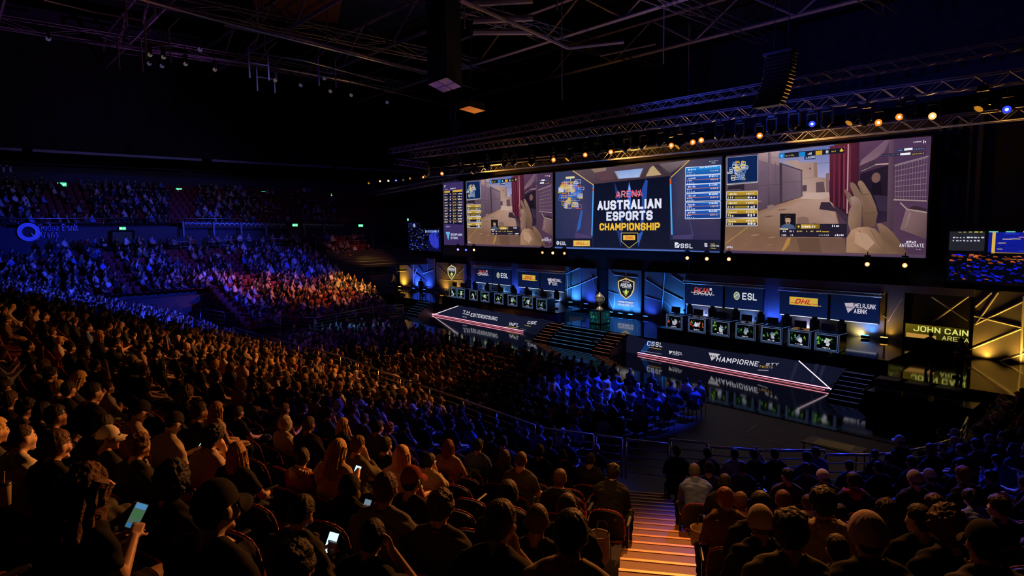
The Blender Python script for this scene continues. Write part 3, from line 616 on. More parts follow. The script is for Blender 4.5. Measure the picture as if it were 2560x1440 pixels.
# fascia panels along the stage front
def fpt(px, py, x_hint=None):
    """point of the slanted stage front seen at a pixel"""
    d = ray(px, py); k = .045; y0 = 29.75-10.8*k-.12
    t = y0/(d[1]+k*d[0]); return CAMP+d*t
def fpanel(name, quad, label, draw, neon):
    o = empty(name, tuple(map(float, fpt(*quad[0])))); tag(o, label, 'led panel'); off = np.array(o.location)
    class FP(Pic):
        def poly(s, pts, col):
            c = s2l(col) if isinstance(col, str) else [s2l(q) for q in col]
            d = .012+s.L*.003
            P = [fpt(*p)-off for p in pts]; s.b.poly([(p[0]-.045*d, p[1]-d, p[2]) for p in P], c)
        def text(s, t, p0, p1, h, col, weight=.9, slant=.15, gap=1.5):
            """baseline pixel p0 to p1, height h pixels"""
            ps, W = text_polys(t, 1., weight, gap, 1., slant); ux, uy = (p1[0]-p0[0])/W, (p1[1]-p0[1])/W
            for p in ps: s.poly([(p0[0]+a*ux, p0[1]+a*uy-c*h) for a, c in p], col)
            s.up()
    P = [fpt(*q)-off for q in quad]
    bb = MB().use(M['blackgloss']); bb.poly([tuple(p) for p in P]); bb.poly([(p[0], p[1]+.1, p[2]) for p in P[::-1]])
    for a, c in zip(P, P[1:]+P[:1]): bb.poly([a, c, c+np.array([0, .1, 0]), a+np.array([0, .1, 0])])
    bb.build('casing', None, o)
    f = FP(0); f.poly(quad, '#14162c'); f.up(); draw(f); f.build('graphic', M['dim'], o)
    for (p, q, m, r) in neon:
        a, c = fpt(*p), fpt(*q); lo_ = .15 if m is NP else .055; a[2], c[2] = max(a[2], lo_), max(c[2], lo_); a, c = a-off, c-off; MB().use(m).tube(a+np.array([0, -.06, 0]), c+np.array([0, -.06, 0]), r, 6).build('neon_strip', None, o)
    return o
NP = glow('neon_pink', (1, .32, .42), 2.4); NPd = glow('neon_pink_thin', (.8, .2, .25), 1.2); NW = glow('neon_white', (1, .75, .9), 1.5)
def K(ox, oy, s): return lambda x, y: (ox+x/s, oy+y/s)
K1, K2, K3, K4 = K(1000, 400, 5.759), K(1370, 360, 4.8), K(1790, 320, 4.114), K(980, 630, 5.565)
K5, K6, K7, K8 = K(1400, 640, 5.5375), K(1640, 670, 4.235), K(2140, 680, 3.79), K(2330, 540, 7.2)
def dr(f):
    f.poly([K6(1000, 905), K6(1530, 985), K6(1880, 1310), K6(700, 1110)], '#171a30'); f.up()
    f.poly([K5(1215, 1165), K5(1330, 1180), K5(1130, 1390), K5(1080, 1378)], '#173a78'); f.up()
    f.text('CSSL', K5(1208, 1238), K5(1420, 1262), 11., '#e8e8f8', 1.0); f.poly([K5(1235, 1258), K5(1405, 1288), K5(1405, 1296), K5(1235, 1266)], '#b8983c')
    f.poly([K5(1130, 1308), K5(1410, 1355), K5(1410, 1361), K5(1130, 1314)], '#8a94b8')
    f.poly([K5(1512, 1308), K5(1570, 1318), K5(1520, 1362)], '#d8d4d0'); f.text('ASCL', K5(1565, 1345), K5(1700, 1372), 6.5, '#e0e0ee', 1.1); f.text('CREW', K5(1560, 1368), K5(1650, 1382), 3.2, '#b8b8c8', 1.1)
    f.poly([K6(560, 893), K6(685, 912), K6(592, 980)], '#cfc8d4'); f.up()
    f.text('AN', K6(572, 938), K6(632, 950), 5., '#22243c', 1.2)
    f.text('HAMPIORNE', K6(640, 985), K6(1085, 1043), 12.5, '#e6e4f2', 1.15, .25)
    f.text('STY', K6(1165, 1032), K6(1300, 1030), 6., '#d8d4d8', 1.1); f.text('TWCITY', K6(1095, 1050), K6(1240, 1068), 5.5, '#c8a040', 1.1)
    f.poly([K6(1085, 1075), K6(1195, 1080), K6(1195, 1087), K6(1085, 1083)], '#b0b0c0')
    for q in ((1480, 1000, 1420, 1180), (1690, 1010, 1640, 1200), (1760, 1030, 1720, 1180)): f.poly([K6(q[0], q[1]), K6(q[0]+40, q[1]+6), K6(q[2]+30, q[3]+6), K6(q[2], q[3])], '#22253e')
fpanel('stage_front_panel', [(1619.4, 849.5), (2114.6, 922), (2099, 984), (1594, 889)], 'long dark lit panel right of the middle stage stairs, with white slanted lettering', dr,
    [(K5(1085, 1378), K6(1880, 1310), NP, .022), (K5(1080, 1400), K6(1790, 1315), NPd, .014), (K6(1518, 980), K6(1880, 1312), NW, .022)])
def dl(f):
    f.poly([K4(930, 750), K4(2030, 950), K4(1830, 1130), K4(580, 893)], '#191d36'); f.up()
    f.text('TH', K4(985, 842), K4(1080, 858), 6., '#d8d8e8', 1.1); f.text('EDITERDICOURIC', K4(1095, 895), K4(1465, 955), 9., '#e8e8f4', 1.2, .3)
    f.poly([K4(985, 850), K4(1085, 870), K4(1085, 880), K4(985, 860)], '#b8b8d0'); f.text('SAND', K4(985, 905), K4(1040, 915), 2.6, '#b8b8d0', 1.2)
    f.text('INFL', K4(1630, 1020), K4(1765, 1040), 8., '#e0e0ee', 1.2, .3); f.poly([K4(1590, 1035), K4(1755, 1052), K4(1750, 1060), K4(1588, 1043)], '#a08840')
    f.text('CSE', K4(1885, 1000), K4(2010, 1005), 7., '#e0e0ee', 1.2, .3); f.poly([K4(1850, 1012), K4(1940, 1030), K4(1940, 1037), K4(1850, 1020)], '#a08840')
    f.poly([K4(1790, 1060), K4(1870, 1080), K4(1868, 1087), K4(1790, 1068)], '#605a40')
fpanel('stage_front_panel', [(1147, 764.4), (1389.7, 804.5), (1352, 850), (1081.5, 790.5)], 'lit panel on the stage front left of the middle stairs, with one long white word', dl,
    [(K4(565, 893), K4(1835, 1135), NP, .022), (K4(480, 905), K4(1835, 1160), NPd, .014), (K4(930, 748), K4(570, 890), NW, .022)])
fpanel('stage_front_panel', [(1573, 836), (1619, 849), (1593, 889), (1537, 884)], 'plain dark panel between the middle stairs and the long right panel', lambda f: None, [])
# stairs of the stage: treads seen lit at their edges
def stairs(x0, x1, y1, n, run, label, ecol, em):
    y0 = y1-n*run; o = empty('stage_stairs', ((x0+x1)/2, y0, .03)); tag(o, label, 'stairs'); w = x1-x0
    m = glow('edge_'+em, ecol, .75)
    for i in range(n):
        z = (ZS-.05)/n*(i+1); s = MB().use(M['blackgloss']).box((0, run*(i+.5)+.0, z/2), (w, run, z)).build('step', None, o)
        MB().use(m).box((0, run*i-.008, z-.02), (w*.97, .010, .012)).build('edge_strip', None, s)
    for q in (-1, 1):
        MB().use(M['steel']).poly([(q*w/2, 0, 0), (q*w/2, n*run, 0), (q*w/2, n*run, ZS), (q*w/2, 0, .2)]).poly([(q*(w/2+.05), 0, 0), (q*(w/2+.05), n*run, 0), (q*(w/2+.05), n*run, ZS), (q*(w/2+.05), 0, .2)]).box((q*(w/2+.025), n*run/2, (ZS+.2)/2), (.05, n*run, .04)).build('side_panel', None, o)
    return o
stairs(-28.55, -24.75, yf(-26.6)+.05, 6, .29, 'wide blue edged middle stairs up to the stage', (.1, .32, .7), 'blue')
stairs(-30.0, -28.65, yf(-29.3)+.05, 7, .25, 'narrow reddish side stairs left of the wide middle stairs', (.5, .16, .08), 'red')
stairs(-24.65, -23.35, yf(-24)+.05, 7, .25, 'narrow reddish side stairs right of the wide middle stairs', (.5, .16, .09), 'red2')
stairs(-10.7, -9.45, 29.8, 7, .27, 'steep dark stairs at the right end of the stage front', (.06, .08, .3), 'dimblue')
stairs(-47., -45.1, 31.3, 6, .27, 'dark stairs at the left end of the stage front', (.05, .1, .25), 'dimblue2')
# low black stage deck at the right with road cases
b = MB().use(M['blackgloss']).box((-7.3, 28.7, .42), (3.6, 2.1, .84)); b.box((-5.2, 28.9, .2), (.9, 1.5, .4)); tag(b.build('low_platform'), 'low black platform in front of the two standing people', 'platform')
for i, x in enumerate((-8.6, -7.55, -6.5)):
    o = empty('road_case', (x, 28.6, .84)); tag(o, 'black equipment case on the low platform, %s from the stairs' % ordn[i], 'case', 'equipment cases')
    MB().use(M['plastic']).rbox((0, 0, .22), (.85, .6, .44), .02).build('body', None, o); MB().use(M['alu']).box((0, -.305, .42), (.85, .02, .03)).box((0, -.305, .03), (.85, .02, .03)).build('edge_rail', None, o)
    MB().use(M['alu']).box((0, -.31, .25), (.12, .02, .08)).build('latch', None, o)

# ================================================================ set wall
YW = 36.73
def W(p, y=YW): return at_y(p[0], p[1], y)
def panel(name, x0, x1, z0, z1, label, y=YW, m='setpanel'):
    b = MB().use(M[m]).box(((x0+x1)/2, y+.06, (z0+z1)/2), (x1-x0, .12, z1-z0)); return tag(b.build(name), label, 'set panel')
SP = [panel('set_wall_panel', -59.1, -52.5, ZS, 4.42, 'gold and blue lit set panel at the far left end of the stage'),
 panel('set_wall_panel', -52.2, -47.4, ZS, 4.1, 'set panel with the shield emblem left of the left desks'),
 panel('set_wall_panel', -46.6, -34.0, ZS, 4.36, 'wide set panel carrying the four left screens', YW),
 panel('set_wall_panel', -33.8, -31.3, ZS, 4.36, 'narrow blue lit set panel left of the trophy'),
 panel('set_wall_panel', -30.07, -27.1, ZS, 4.4, 'blue glowing middle set panel with the gold shield'),
 panel('set_wall_panel', -26.8, -23.5, ZS, 4.36, 'blue lit set panel right of the middle shield panel'),
 panel('set_wall_panel', -23.4, -11.4, ZS, 4.38, 'wide set panel carrying the four right screens'),
 panel('set_wall_panel', -11.3, -10.5, ZS, 4.38, 'narrow set panel between the right screens and the dark bay'),
 panel('set_wall_panel', -7.5, 2, .3, 4.4, 'gold lit set panel with crossing white strips at the right edge')]
HD0 = [panel('set_header', x0, x1, z0, 4.42, l, YW-.2) for x0, x1, z0, l in ((-46.4, -34, 4.02, 'long header over the left screens'), (-23.4, -10.5, 4.0, 'long header over the right screens'), (-10.5, -7.5, 4.05, 'header over the dark bay with the yellow sign'))]
for i, (x0, x1) in enumerate(((-31.3, -30.07), (-27.1, -26.8), (-47.4, -46.6), (-52.5, -52.2))):
    tag(MB().use(M['matte']).box(((x0+x1)/2, YW+.3, 2.7), (x1-x0, .1, 3.3)).build('dark_gap_cloth'), 'black cloth strip closing the gap %s' % ['left of the middle shield panel', 'right of the middle shield panel', 'left of the four left screens', 'right of the far left set panel'][i], 'cloth')
tag(MB().use(M['matte']).box((-9, YW+.3, 2.7), (2.9, .1, 3.2)).build('dark_bay_cloth'), 'black cloth at the back of the dark bay behind the yellow sign', 'cloth')
def strips(lst, parent, w=.055, m='setline', y=YW-.03):
    off = np.array(parent.location)
    for a, c in lst:
        p, q = W(a, y), W(c, y); MB().use(M[m]).tube(p-off, q-off, w/2, 4).build('strip', None, parent)
def kk(Kf, *l): return [(Kf(a, b_), Kf(c, d)) for a, b_, c, d in l]
strips(kk(K4, (100, 62, 300, 268), (225, 70, 300, 268), (300, 268, 490, 420), (330, 135, 430, 275), (290, 80, 330, 120), (300, 120, 500, 122), (490, 80, 500, 300), (80, 270, 200, 262), (430, 300, 570, 255), (310, 330, 355, 215), (300, 120, 300, 560)), SP[0])
strips(kk(K4, (640, 385, 985, 400), (900, 330, 1000, 220), (640, 200, 780, 330), (1000, 170, 1005, 450)), SP[1], .04)
strips(kk(K4, (1070, 115, 1120, 190), (1020, 320, 1110, 390)), SP[2], .04)
strips(kk(K5, (75, 250, 270, 165), (280, 165, 295, 715), (80, 465, 290, 385), (290, 385, 520, 285), (425, 250, 520, 500), (95, 270, 110, 640)), SP[3])
strips(kk(K5, (680, 185, 745, 260), (745, 262, 1070, 300), (910, 195, 915, 260), (675, 590, 750, 770), (760, 540, 745, 720), (1085, 300, 1080, 700), (1095, 710, 1050, 790), (675, 490, 800, 530)), SP[4], .04)
strips(kk(K5, (1185, 320, 1440, 480), (1450, 235, 1405, 800), (1440, 480, 1700, 610), (1540, 265, 1700, 360), (1185, 560, 1400, 620), (1440, 620, 1560, 725)), SP[5])
strips(kk(K6, (2400, 290, 2480, 200), (2395, 490, 2440, 530)), SP[6], .05)
strips(kk(K7, (300, 470, 440, 250),), SP[7], .04)
strips(kk(K7, (1130, 330, 1285, 195), (1130, 500, 1345, 195), (1130, 495, 1592, 275), (1120, 415, 1570, 525), (1110, 720, 1570, 535), (1120, 930, 1592, 770), (1592, 230, 1550, 990)), SP[8], .1)
for a, c, nm in ((K7(720, 235), K7(1060, 460), 'falling'), (K7(720, 480), K7(1125, 190), 'rising')):
    tag(MB().use(M['alu']).tube(W(a, YW-.1), W(c, YW-.1), .045, 5).build('bay_brace'), '%s crossed brace in the dark bay above the yellow sign' % nm, 'brace')
GS = glow('gold_strip', (1, .6, .05), 1.6)
tag(MB().use(GS).tube(W((2436, 928)), W((2640, 956)), .035, 5).build('floor_light_strip'), 'yellow light strip along the foot of the gold lit set panel', 'light strip')
b = MB().use(M['black']).box((-3, 34.4, .75), (9, 4., .3)); tag(b.build('side_deck'), 'black deck in front of the gold lit panel', 'platform')
# frames and lit monitors on the set
def wall_screen(x0, x1, z0, z1, label, draw, group, cat='screen'):
    o = empty('set_screen', ((x0+x1)/2, 36.5, z0)); tag(o, label, cat, group); off = np.array(o.location)
    MB().use(M['black']).box((0, .05, (z1-z0)/2), (x1-x0+.08, .1, z1-z0+.08)).build('casing', None, o)
    p = Pic(-.012, .003); p.w, p.h = x1-x0, z1-z0; hw = p.w/2
    p.poly([(-hw, 0), (hw, 0), (hw, p.h), (-hw, p.h)], ['#0e1c4a', '#0f1f52', '#0a1638', '#09142f']); p.up(); draw(p); p.up(); p.build('picture', M['dim'], o)
    MB().use(glow('screen_foot_strip', (.8, .85, 1), 1.1)).box((0, -.03, -.035), (x1-x0-.05, .02, .03)).build('foot_strip', None, o)
    return o
def d_bk(p):
    p.text('DKAN', -.75, .78, .34, '#d04a38', 1.1, 'l', 1.2, 1., .3); p.text('DKAN', -.75, .62, .3, '#d8d4dc', 1.25, 'l', .7, 1., .3); p.line((-.95, .78), (.75, .7), .04, '#d8d0d8'); p.rect(.42, .98, .56, 1.14, '#d8d4dc')
def d_esl(p):
    p.disc(-.45, .78, .26, '#c8d098', 18, 0, .8); p.up(); p.disc(-.45, .78, .2, '#7f8f9a', 16, 0, .8); p.up(); p.line((-.6, .7), (-.32, .9), .05, '#e0e4c8'); p.text('ESL', -.08, .58, .42, '#dfe4f0', .95, 'l', 1.35, 1.)
def d_dhl(p):
    p.rect(-.8, .6, .8, 1.06, '#e0b84a'); p.up(); p.text('DHL', -.5, .68, .28, '#c8242c', .95, 'l', 1.4, 1., .35); p.rect(-.75, .7, -.52, .73, '#c8242c'); p.rect(.5, .7, .78, .73, '#c8242c'); p.line((.5, .64), (1., .64), .03, '#e0b84a')
def d_mel(a, b_):
    def f(p):
        p.poly([(-.5, .95), (-.05, 1.0), (0, .72), (-.3, .42)], '#c9bccb'); p.up(); p.text('ANC', -.42, .68, .1, '#2c2c58', .36, 'l', 1.2, .8); p.text(a, .02, .74, .25, '#e4dcf0', 1.05, 'l', 1.2, 1.); p.text(b_, .0, .44, .25, '#e4dcf0', .66, 'l', 1.2, 1.)
    return f
gR, gL = 'screens above the right desks', 'screens above the left desks'
wall_screen(-23.28, -20.6, 2.42, 3.77, 'first set screen above the right desks with red and white lettering', d_bk, gR)
wall_screen(-20.45, -17.96, 2.42, 3.76, 'second set screen above the right desks with a round badge and three letters', d_esl, gR)
wall_screen(-16.9, -14.2, 2.35, 3.74, 'third set screen above the right desks with a yellow courier logo', d_dhl, gR)
wall_screen(-14.05, -11.6, 2.33, 3.7, 'last set screen above the right desks with a pale triangle logo', d_mel('MELRJUNK', 'AIBNK'), gR)
wall_screen(-45.66, -43.2, 2.53, 3.9, 'first set screen above the left desks with red and white lettering', d_bk, gL)
wall_screen(-43.12, -40.75, 2.52, 3.9, 'second set screen above the left desks with a small shield and three letters', d_esl, gL)
wall_screen(-39.75, -37.15, 2.47, 3.82, 'third set screen above the left desks with a yellow courier logo', d_dhl, gL)
wall_screen(-37.05, -34.4, 2.4, 3.8, 'last set screen above the left desks with a white pin logo', d_mel('MEDIAL', 'TUCKY.'), gL)
trs = glow('truss_sparkle', (1, .75, .3), .5)
for i, (x, z1) in enumerate([(-23.42, 3.9), (-20.52, 3.85), (-17.85, 3.85), (-17.0, 3.9), (-14.12, 3.8), (-11.48, 3.9), (-45.8, 4.), (-43.16, 3.95), (-40.6, 3.95), (-39.85, 3.9), (-37.1, 3.9), (-34.25, 3.9)]):
    truss_obj('screen_post', (x, 36.42, ZR if i not in (99,) else ZS), (x, 36.42, z1), .16, 'slim lattice post %s the set screens, %s from the left of the %s' % ('beside', ordn[i % 6], 'right four' if i < 6 else 'left four'), 'post')
for i, (x0, x1, z) in enumerate([(-23.4, -17.85, 3.86), (-17., -11.5, 3.83), (-45.8, -40.6, 3.99), (-39.85, -34.2, 3.92)]):
    truss_obj('screen_beam', (x0, 36.42, z), (x1, 36.42, z), .16, 'slim lattice beam above %s' % ['the first two right set screens', 'the last two right set screens', 'the first two left set screens', 'the last two left set screens'][i], 'beam')
# shields
def shield(px_pts, inner, label, draw, y=YW-.03):
    P = [W(p, y) for p in px_pts]; c = sum(P)/len(P); o = empty('shield_emblem', tuple(map(float, c))); tag(o, label, 'emblem')
    bb = MB().use(glow('shield_black', (.008, .01, .02), 1.)); bb.poly([tuple(p-c) for p in P]); bb.build('plate', None, o)
    MB().use(glow('shield_gold', (.75, .6, .25), 1.)).path([p-c+np.array([0, -.02, 0]) for p in P+P[:1]], .035, 5).build('rim', None, o)
    p = Pic(-.02, .003); draw(p); p.build('lettering', M['pic'], o)
def d_sh(p):
    p.disc(0, .62, .07, '#c84830', 8); p.text('SOMERSONS', 0, .44, .07, '#d8d8e0', .62, 'c', 1.2); p.text('ARENA', 0, .12, .24, '#e8e6f0', 1., 'c', 1.2, .8); p.text('ARENA', .05, .02, .1, '#c8c8d4', .8, 'c', 1.1)
    p.poly([(-.3, -.2), (.32, -.14), (.14, -.42), (.02, -.62), (-.1, -.5)], '#8a9440'); p.up(); p.poly([(-.05, -.1), (.08, -.08), (.12, -.4), (-.1, -.36)], '#d0d878')
shield([K5(x, y) for x, y in ((915, 312), (1025, 362), (1022, 460), (985, 540), (915, 593), (845, 530), (815, 440), (810, 352))], None, 'gold rimmed shield on the blue middle panel', d_sh)
shield([K4(x, y) for x, y in ((830, 187), (885, 222), (882, 300), (832, 382), (785, 310), (780, 225))], None, 'gold rimmed shield on the set panel left of the left desks', d_sh)
p = Pic(YW-.05, .003); a, c = W(K5(808, 640)), W(K5(1022, 690)); p.text('CHRISTENSEN', a[0], a[2]-.0, .13, '#dfe0ee', c[0]-a[0], 'l', 1.3, 1.); p.text('MELBURNE 22', a[0], a[2]-.2, .13, '#dfe0ee', c[0]-a[0], 'l', 1.3, 1.)
tag(p.build('panel_lettering', M['pic']), 'two rows of small white lettering under the middle shield', 'lettering')
# yellow sign board
o = empty('sign_board', (-9.1, 36.0, 1.9)); tag(o, 'yellow lit sign board with the arena name in the dark bay', 'sign'); off = np.array(o.location)
a, c = W((2264, 808), 36.), W((2418, 845), 36.); x0, x1 = a[0]-off[0], c[0]-off[0]; z1 = W((2264, 808), 36.)[2]-off[2]; z0 = W((2264, 842), 36.)[2]-off[2]
MB().use(M['black']).box(((x0+x1)/2, .06, (z0+z1)/2), (x1-x0+.06, .1, z1-z0+.06)).build('casing', None, o)
p = Pic(0, .004); h = z1-z0
p.poly([(x0, z0), (x1, z0), (x1, z1), (x0, z1)], ['#3a3408', '#141204', '#2a2604', '#6b5a12']); p.up()
p.poly([(x0+.05, z0+.02), (x0+1.35, z0+.02), (x0+1.35, z0+.3*h), (x0+.05, z0+.34*h)], '#b8863c'); p.up()
p.text('JOHN CAIN', x0+.36, z0+.5*h, .4*h, '#e0dc70', 2.3, 'l', 1.15, 1.); p.text('ARENA', x0+1.6, z0+.06*h, .3*h, '#c8c060', 1.1, 'l', .9, 1.); p.build('lettering', M['pic'], o)
for i in range(3):
    MB().use(M['steel']).box((.35, .2, -.35-.32*i), (2.6, .3, .05)).build('shelf', None, o)
MB().use(mat('gold_reflector', (.75, .55, .1), .35, .6)).box((.9, .25, -.95), (1.3, .1, .32)).box((.9, .25, -1.35), (1.3, .1, .28)).build('back_board', None, o)  # gold board colour stands for yellow light on the shelves

# uplights of the set (real lamps standing on the stage)
ULB = MB().use(M['plastic']).rbox((0, 0, .09), (.4, .22, .16), .03).data('body')
def uplight(x, y, z, aim, col, wts, deg, cname, label, lens=6):
    o = empty('uplight', (x, y, z)); tag(o, label, 'stage lamp', 'uplights along the set wall'); link('body', ULB, o)
    MB().use(glow('uplight_'+cname, col, lens)).box((0, 0, .178), (.32, .14, .012)).build('lens', None, o)
    l = spot('uplight_beam', (x, y, z+.22), aim, col, wts, deg, 1., .08); return o
UL = [(-58.3, 'gold', 420, 'far left gold uplight'), (-55.6, 'blue', 520, 'blue uplight of the far left panel'), (-53.6, 'blue', 300, 'second blue uplight of the far left panel'), (-50.6, 'gold', 170, 'gold uplight left under the left shield'), (-48.6, 'gold', 200, 'gold uplight right under the left shield'),
      (-46.2, 'blue', 160, 'blue uplight at the left end of the left screens'), (-33.4, 'ice', 300, 'ice blue uplight right of the left desks'), (-31.8, 'blue', 150, 'blue uplight left of the trophy'), (-29.4, 'ice', 200, 'left uplight of the middle shield panel'), (-28.5, 'ice', 260, 'middle uplight of the middle shield panel'), (-27.6, 'ice', 200, 'right uplight of the middle shield panel'),
      (-26.3, 'blue', 90, 'dim blue uplight right of the middle shield panel'), (-24., 'ice', 420, 'ice blue uplight left of the right screens'), (-17.4, 'blue', 170, 'blue uplight between the right screen pairs'), (-40.2, 'blue', 170, 'blue uplight between the left screen pairs'), (-12.1, 'ice', 130, 'bright ice blue uplight right of the right desks'), (-11.2, 'gold', 60, 'gold uplight at the right end of the right screens'),
      (-7.0, 'gold', 190, 'first gold uplight of the right gold panel'), (-5.4, 'gold', 240, 'second gold uplight of the right gold panel'), (-3.6, 'gold', 240, 'third gold uplight of the right gold panel')]
for x, k, wt, l in UL:
    col = dict(gold=(1, .5, .06), blue=(.03, .1, 1), ice=(.04, .26, 1))[k]; zz = ZR if (-45.7 < x < -31 or -22 < x < -9.4) else (ZS if x < -9 else .9)
    uplight(x, YW-.55, zz+.01, (x, YW+.1, zz+1.5), col, wt*(1 if k == 'gold' else 1.5), 130, k, l)
for i, (x, col, wt) in enumerate([(-22, (.3, .4, 1), 150), (-19, (.15, .35, 1), 190), (-15.5, (.5, .5, 1), 130), (-12.6, (1, .8, .3), 130), (-44.5, (.1, .4, 1), 200), (-41.8, (.1, .4, 1), 200), (-38.4, (.1, .4, 1), 170), (-35.5, (.2, .4, 1), 200)]):
    spot('screen_under_lamp', (x, YW-.35, 1.6), (x, YW+.1, 2.1), col, wt*.35, 150, 1., .1)
for x0, x1, z, col in ((-46, -34, 6.2, (.04, .25, .8)), (-23, -11, 6.2, (.05, .25, .8))):
    for i in range(3): xx = x0+(x1-x0)*(i+.5)/3; spot('set_wash', (xx, 31, 12.6), (xx, 35.5, 2.), col, 300, 30)

# ================================================================ trophy
b = empty('trophy_plinth', (-27.35, 32.5, ZS)); tag(b, 'square plinth with glowing teal pattern carrying the trophy', 'plinth')
MB().use(M['blackgloss']).rbox((0, 0, .45), (1., 1., .9), .03).build('body', None, b)
for q, nm in ((0, 'front'), (1, 'side')):
    p = Pic(-.515, .003); rr = random.Random(4+q); p.rect(-.46, .06, .46, .84, '#0c2a30'); p.up()
    for i in range(26):
        x, z = rr.uniform(-.4, .34), rr.uniform(.1, .74); p.poly([(x, z), (x+rr.uniform(.04, .14), z+rr.uniform(-.03, .05)), (x+rr.uniform(0, .1), z+rr.uniform(.05, .14))], rr.choice(['#1f7a58', '#2aa070', '#16586a', '#125044', '#0a1c22']))
    o = p.build('pattern', M['dim'], b)
    if q: o.rotation_euler = (0, 0, PI/2)
t = empty('trophy', (-27.35, 32.5, ZS+.905)); tag(t, 'silver two handled trophy cup standing on the teal plinth', 'trophy')
MB().use(M['silver']).lathe([(.001, 0), (.24, 0), (.25, .05), (.2, .07), (.15, .16), (.06, .24), (.05, .32), (.08, .36)], n=20).build('foot', None, t, True)
MB().use(M['silver']).lathe([(.05, .34), (.16, .40), (.25, .55), (.27, .72), (.25, .86), (.27, .9), (.26, .92), (.2, .92)], n=20).build('cup', None, t, True)
MB().use(M['silver']).lathe([(.24, .92), (.2, 1.0), (.1, 1.08), (.04, 1.12), (.06, 1.16), (.04, 1.2), (.001, 1.21)], n=20).build('lid', None, t, True)
for s_ in (-1, 1):
    MB().use(M['silver']).path([(s_*.25, 0, .84), (s_*.38, 0, .88), (s_*.42, 0, .74), (s_*.36, 0, .56), (s_*.24, 0, .5)], .025, 7).build('handle', None, t, True)
spot('trophy_lamp', (-25, 28, 12.5), (-27.35, 32.5, 2.4), (1, .85, .6), 2600, 6)

# ================================================================ gaming desks
def desk_graphic(i, seed):
    p = Pic(-.432, .003); rr = random.Random(seed); p.rect(-.5, .08, .5, .78, '#05070a'); p.up()
    warm = seed in (20, 21)
    for k in range(4):
        x, z = rr.uniform(-.2, .02), rr.uniform(.22, .45); p.poly([(x, z), (x+rr.uniform(.1, .22), z-.03), (x+rr.uniform(.12, .25), z+rr.uniform(.1, .24)), (x+rr.uniform(-.05, .08), z+rr.uniform(.12, .26))], rr.choice(['#d8e0ea', '#8a9ab0', '#5a6c84', '#c8d0c0'] if not warm else ['#e0e0e8', '#b8b8cc', '#d8d8e0']))
    p.up()
    for k in range(9):
        s_ = rr.choice((-1, 1)); x, z = s_*rr.uniform(.12, .36), rr.uniform(.28, .66); p.poly([(x, z), (x+rr.uniform(.05, .16)*s_, z+rr.uniform(-.04, .04)), (x+rr.uniform(.02, .1)*s_, z+rr.uniform(.06, .16))], rr.choice(['#5fae4a', '#3c8a3a', '#9cc84a', '#2a5a30', '#18361c'] if not warm else ['#d84a28', '#c06828', '#4aa048', '#3a4a90']))
    p.up(); p.scrawl(-.18, .12, .2, .19, '#dfe4ee', 5, rr)
    for a, c in (((-.5, .08), (.5, .08)), ((.5, .08), (.5, .78)), ((.5, .78), (-.5, .78)), ((-.5, .78), (-.5, .08))): p.line(a, c, .02, '#7c94c8')
    return p
DTR = MB().use(glow('desk_edge', (.12, .2, .45), .5))
for q in (-.57, .57): DTR.tube((q, -.42, .02), (q, -.42, .85), .014, 5).tube((q, -.42, .85), (q, .42, .85), .012, 5)
DTR.tube((-.57, -.42, .85), (.57, -.42, .85), .014, 5).tube((-.57, -.42, .02), (.57, -.42, .02), .012, 5); DTR = DTR.data('edge_trim')
deskbody = MB().use(M['blackgloss']).rbox((0, 0, .43), (1.16, .84, .86), .03).data('body')
MONP = MB().use(M['plastic']).rbox((0, -.02, .26), (.62, .05, .36), .015).data('screen_back'), MB().use(M['plastic']).tube((0, .03, 0), (0, .03, .2), .03, 6).box((0, .04, .01), (.25, .18, .02)).data('stand')
CHB = MB().use(M['plastic']).rbox((0, 0, .95), (.5, .12, .62), .06).rbox((0, -.01, 1.3), (.28, .1, .2), .04).data('backrest'), MB().use(M['plastic']).rbox((0, -.28, .52), (.52, .52, .12), .04).data('seat'), MB().use(M['plastic']).tube((0, -.25, .05), (0, -.25, .48), .04, 6).box((0, -.25, .04), (.6, .08, .06)).box((0, -.25, .04), (.08, .6, .06)).data('base')
HSP = MB().use(M['plastic']).path([(.1*math.cos(t), 0, .24+.11*math.sin(t)) for t in np.linspace(0, PI, 9)], .014, 5).data('headband', True), MB().use(M['steel']).ball((0, 0, 0), .05, 10, 6, (.6, 1, 1)).data('ear_cup', True), MB().use(M['plastic']).tube((0, 0, 0), (0, 0, .3), .012, 5).box((0, 0, .01), (.12, .12, .02)).data('stand')
def place_desk(x, side, i, n):
    y = yf(x)+1.4+.62; rz = -.045; nm = '%s in the %s desk row' % (ordn[i], side)
    o = empty('gaming_desk', (x, y, ZR), rz); tag(o, 'glossy gaming desk with a lit front picture, '+nm, 'desk', 'gaming desks on the %s riser' % side)
    link('body', deskbody, o); link('edge_trim', DTR, o); desk_graphic(i, (20 if side == 'right' else 40)+i).build('front_picture', M['dim'], o)
    q = empty('monitor', (x-.1, y-.12, ZR+.86), rz); tag(q, 'black monitor seen from behind on the desk '+nm, 'monitor', 'monitors on the %s desks' % side); link('screen_back', MONP[0], q); link('stand', MONP[1], q)
    q = empty('headset', (x+.33, y+.1, ZR+.86), rz+.3*((i*7) % 5-2)); tag(q, 'headset on a stand on the desk '+nm, 'headset', 'headsets on the %s desks' % side); link('headband', HSP[0], q); link('stand', HSP[2], q)
    for s_ in (-1, 1): link('ear_cup', HSP[1], q, (s_*.1, 0, .22))
    q = empty('gaming_chair', (x+.12, y+1.0, ZR), rz+.25*((i*5) % 3-1)); tag(q, 'dark chair behind the desk '+nm, 'chair', 'chairs behind the %s desks' % side)
    for dta, nn in zip(CHB, ('backrest', 'seat', 'base')): link(nn, dta, q)
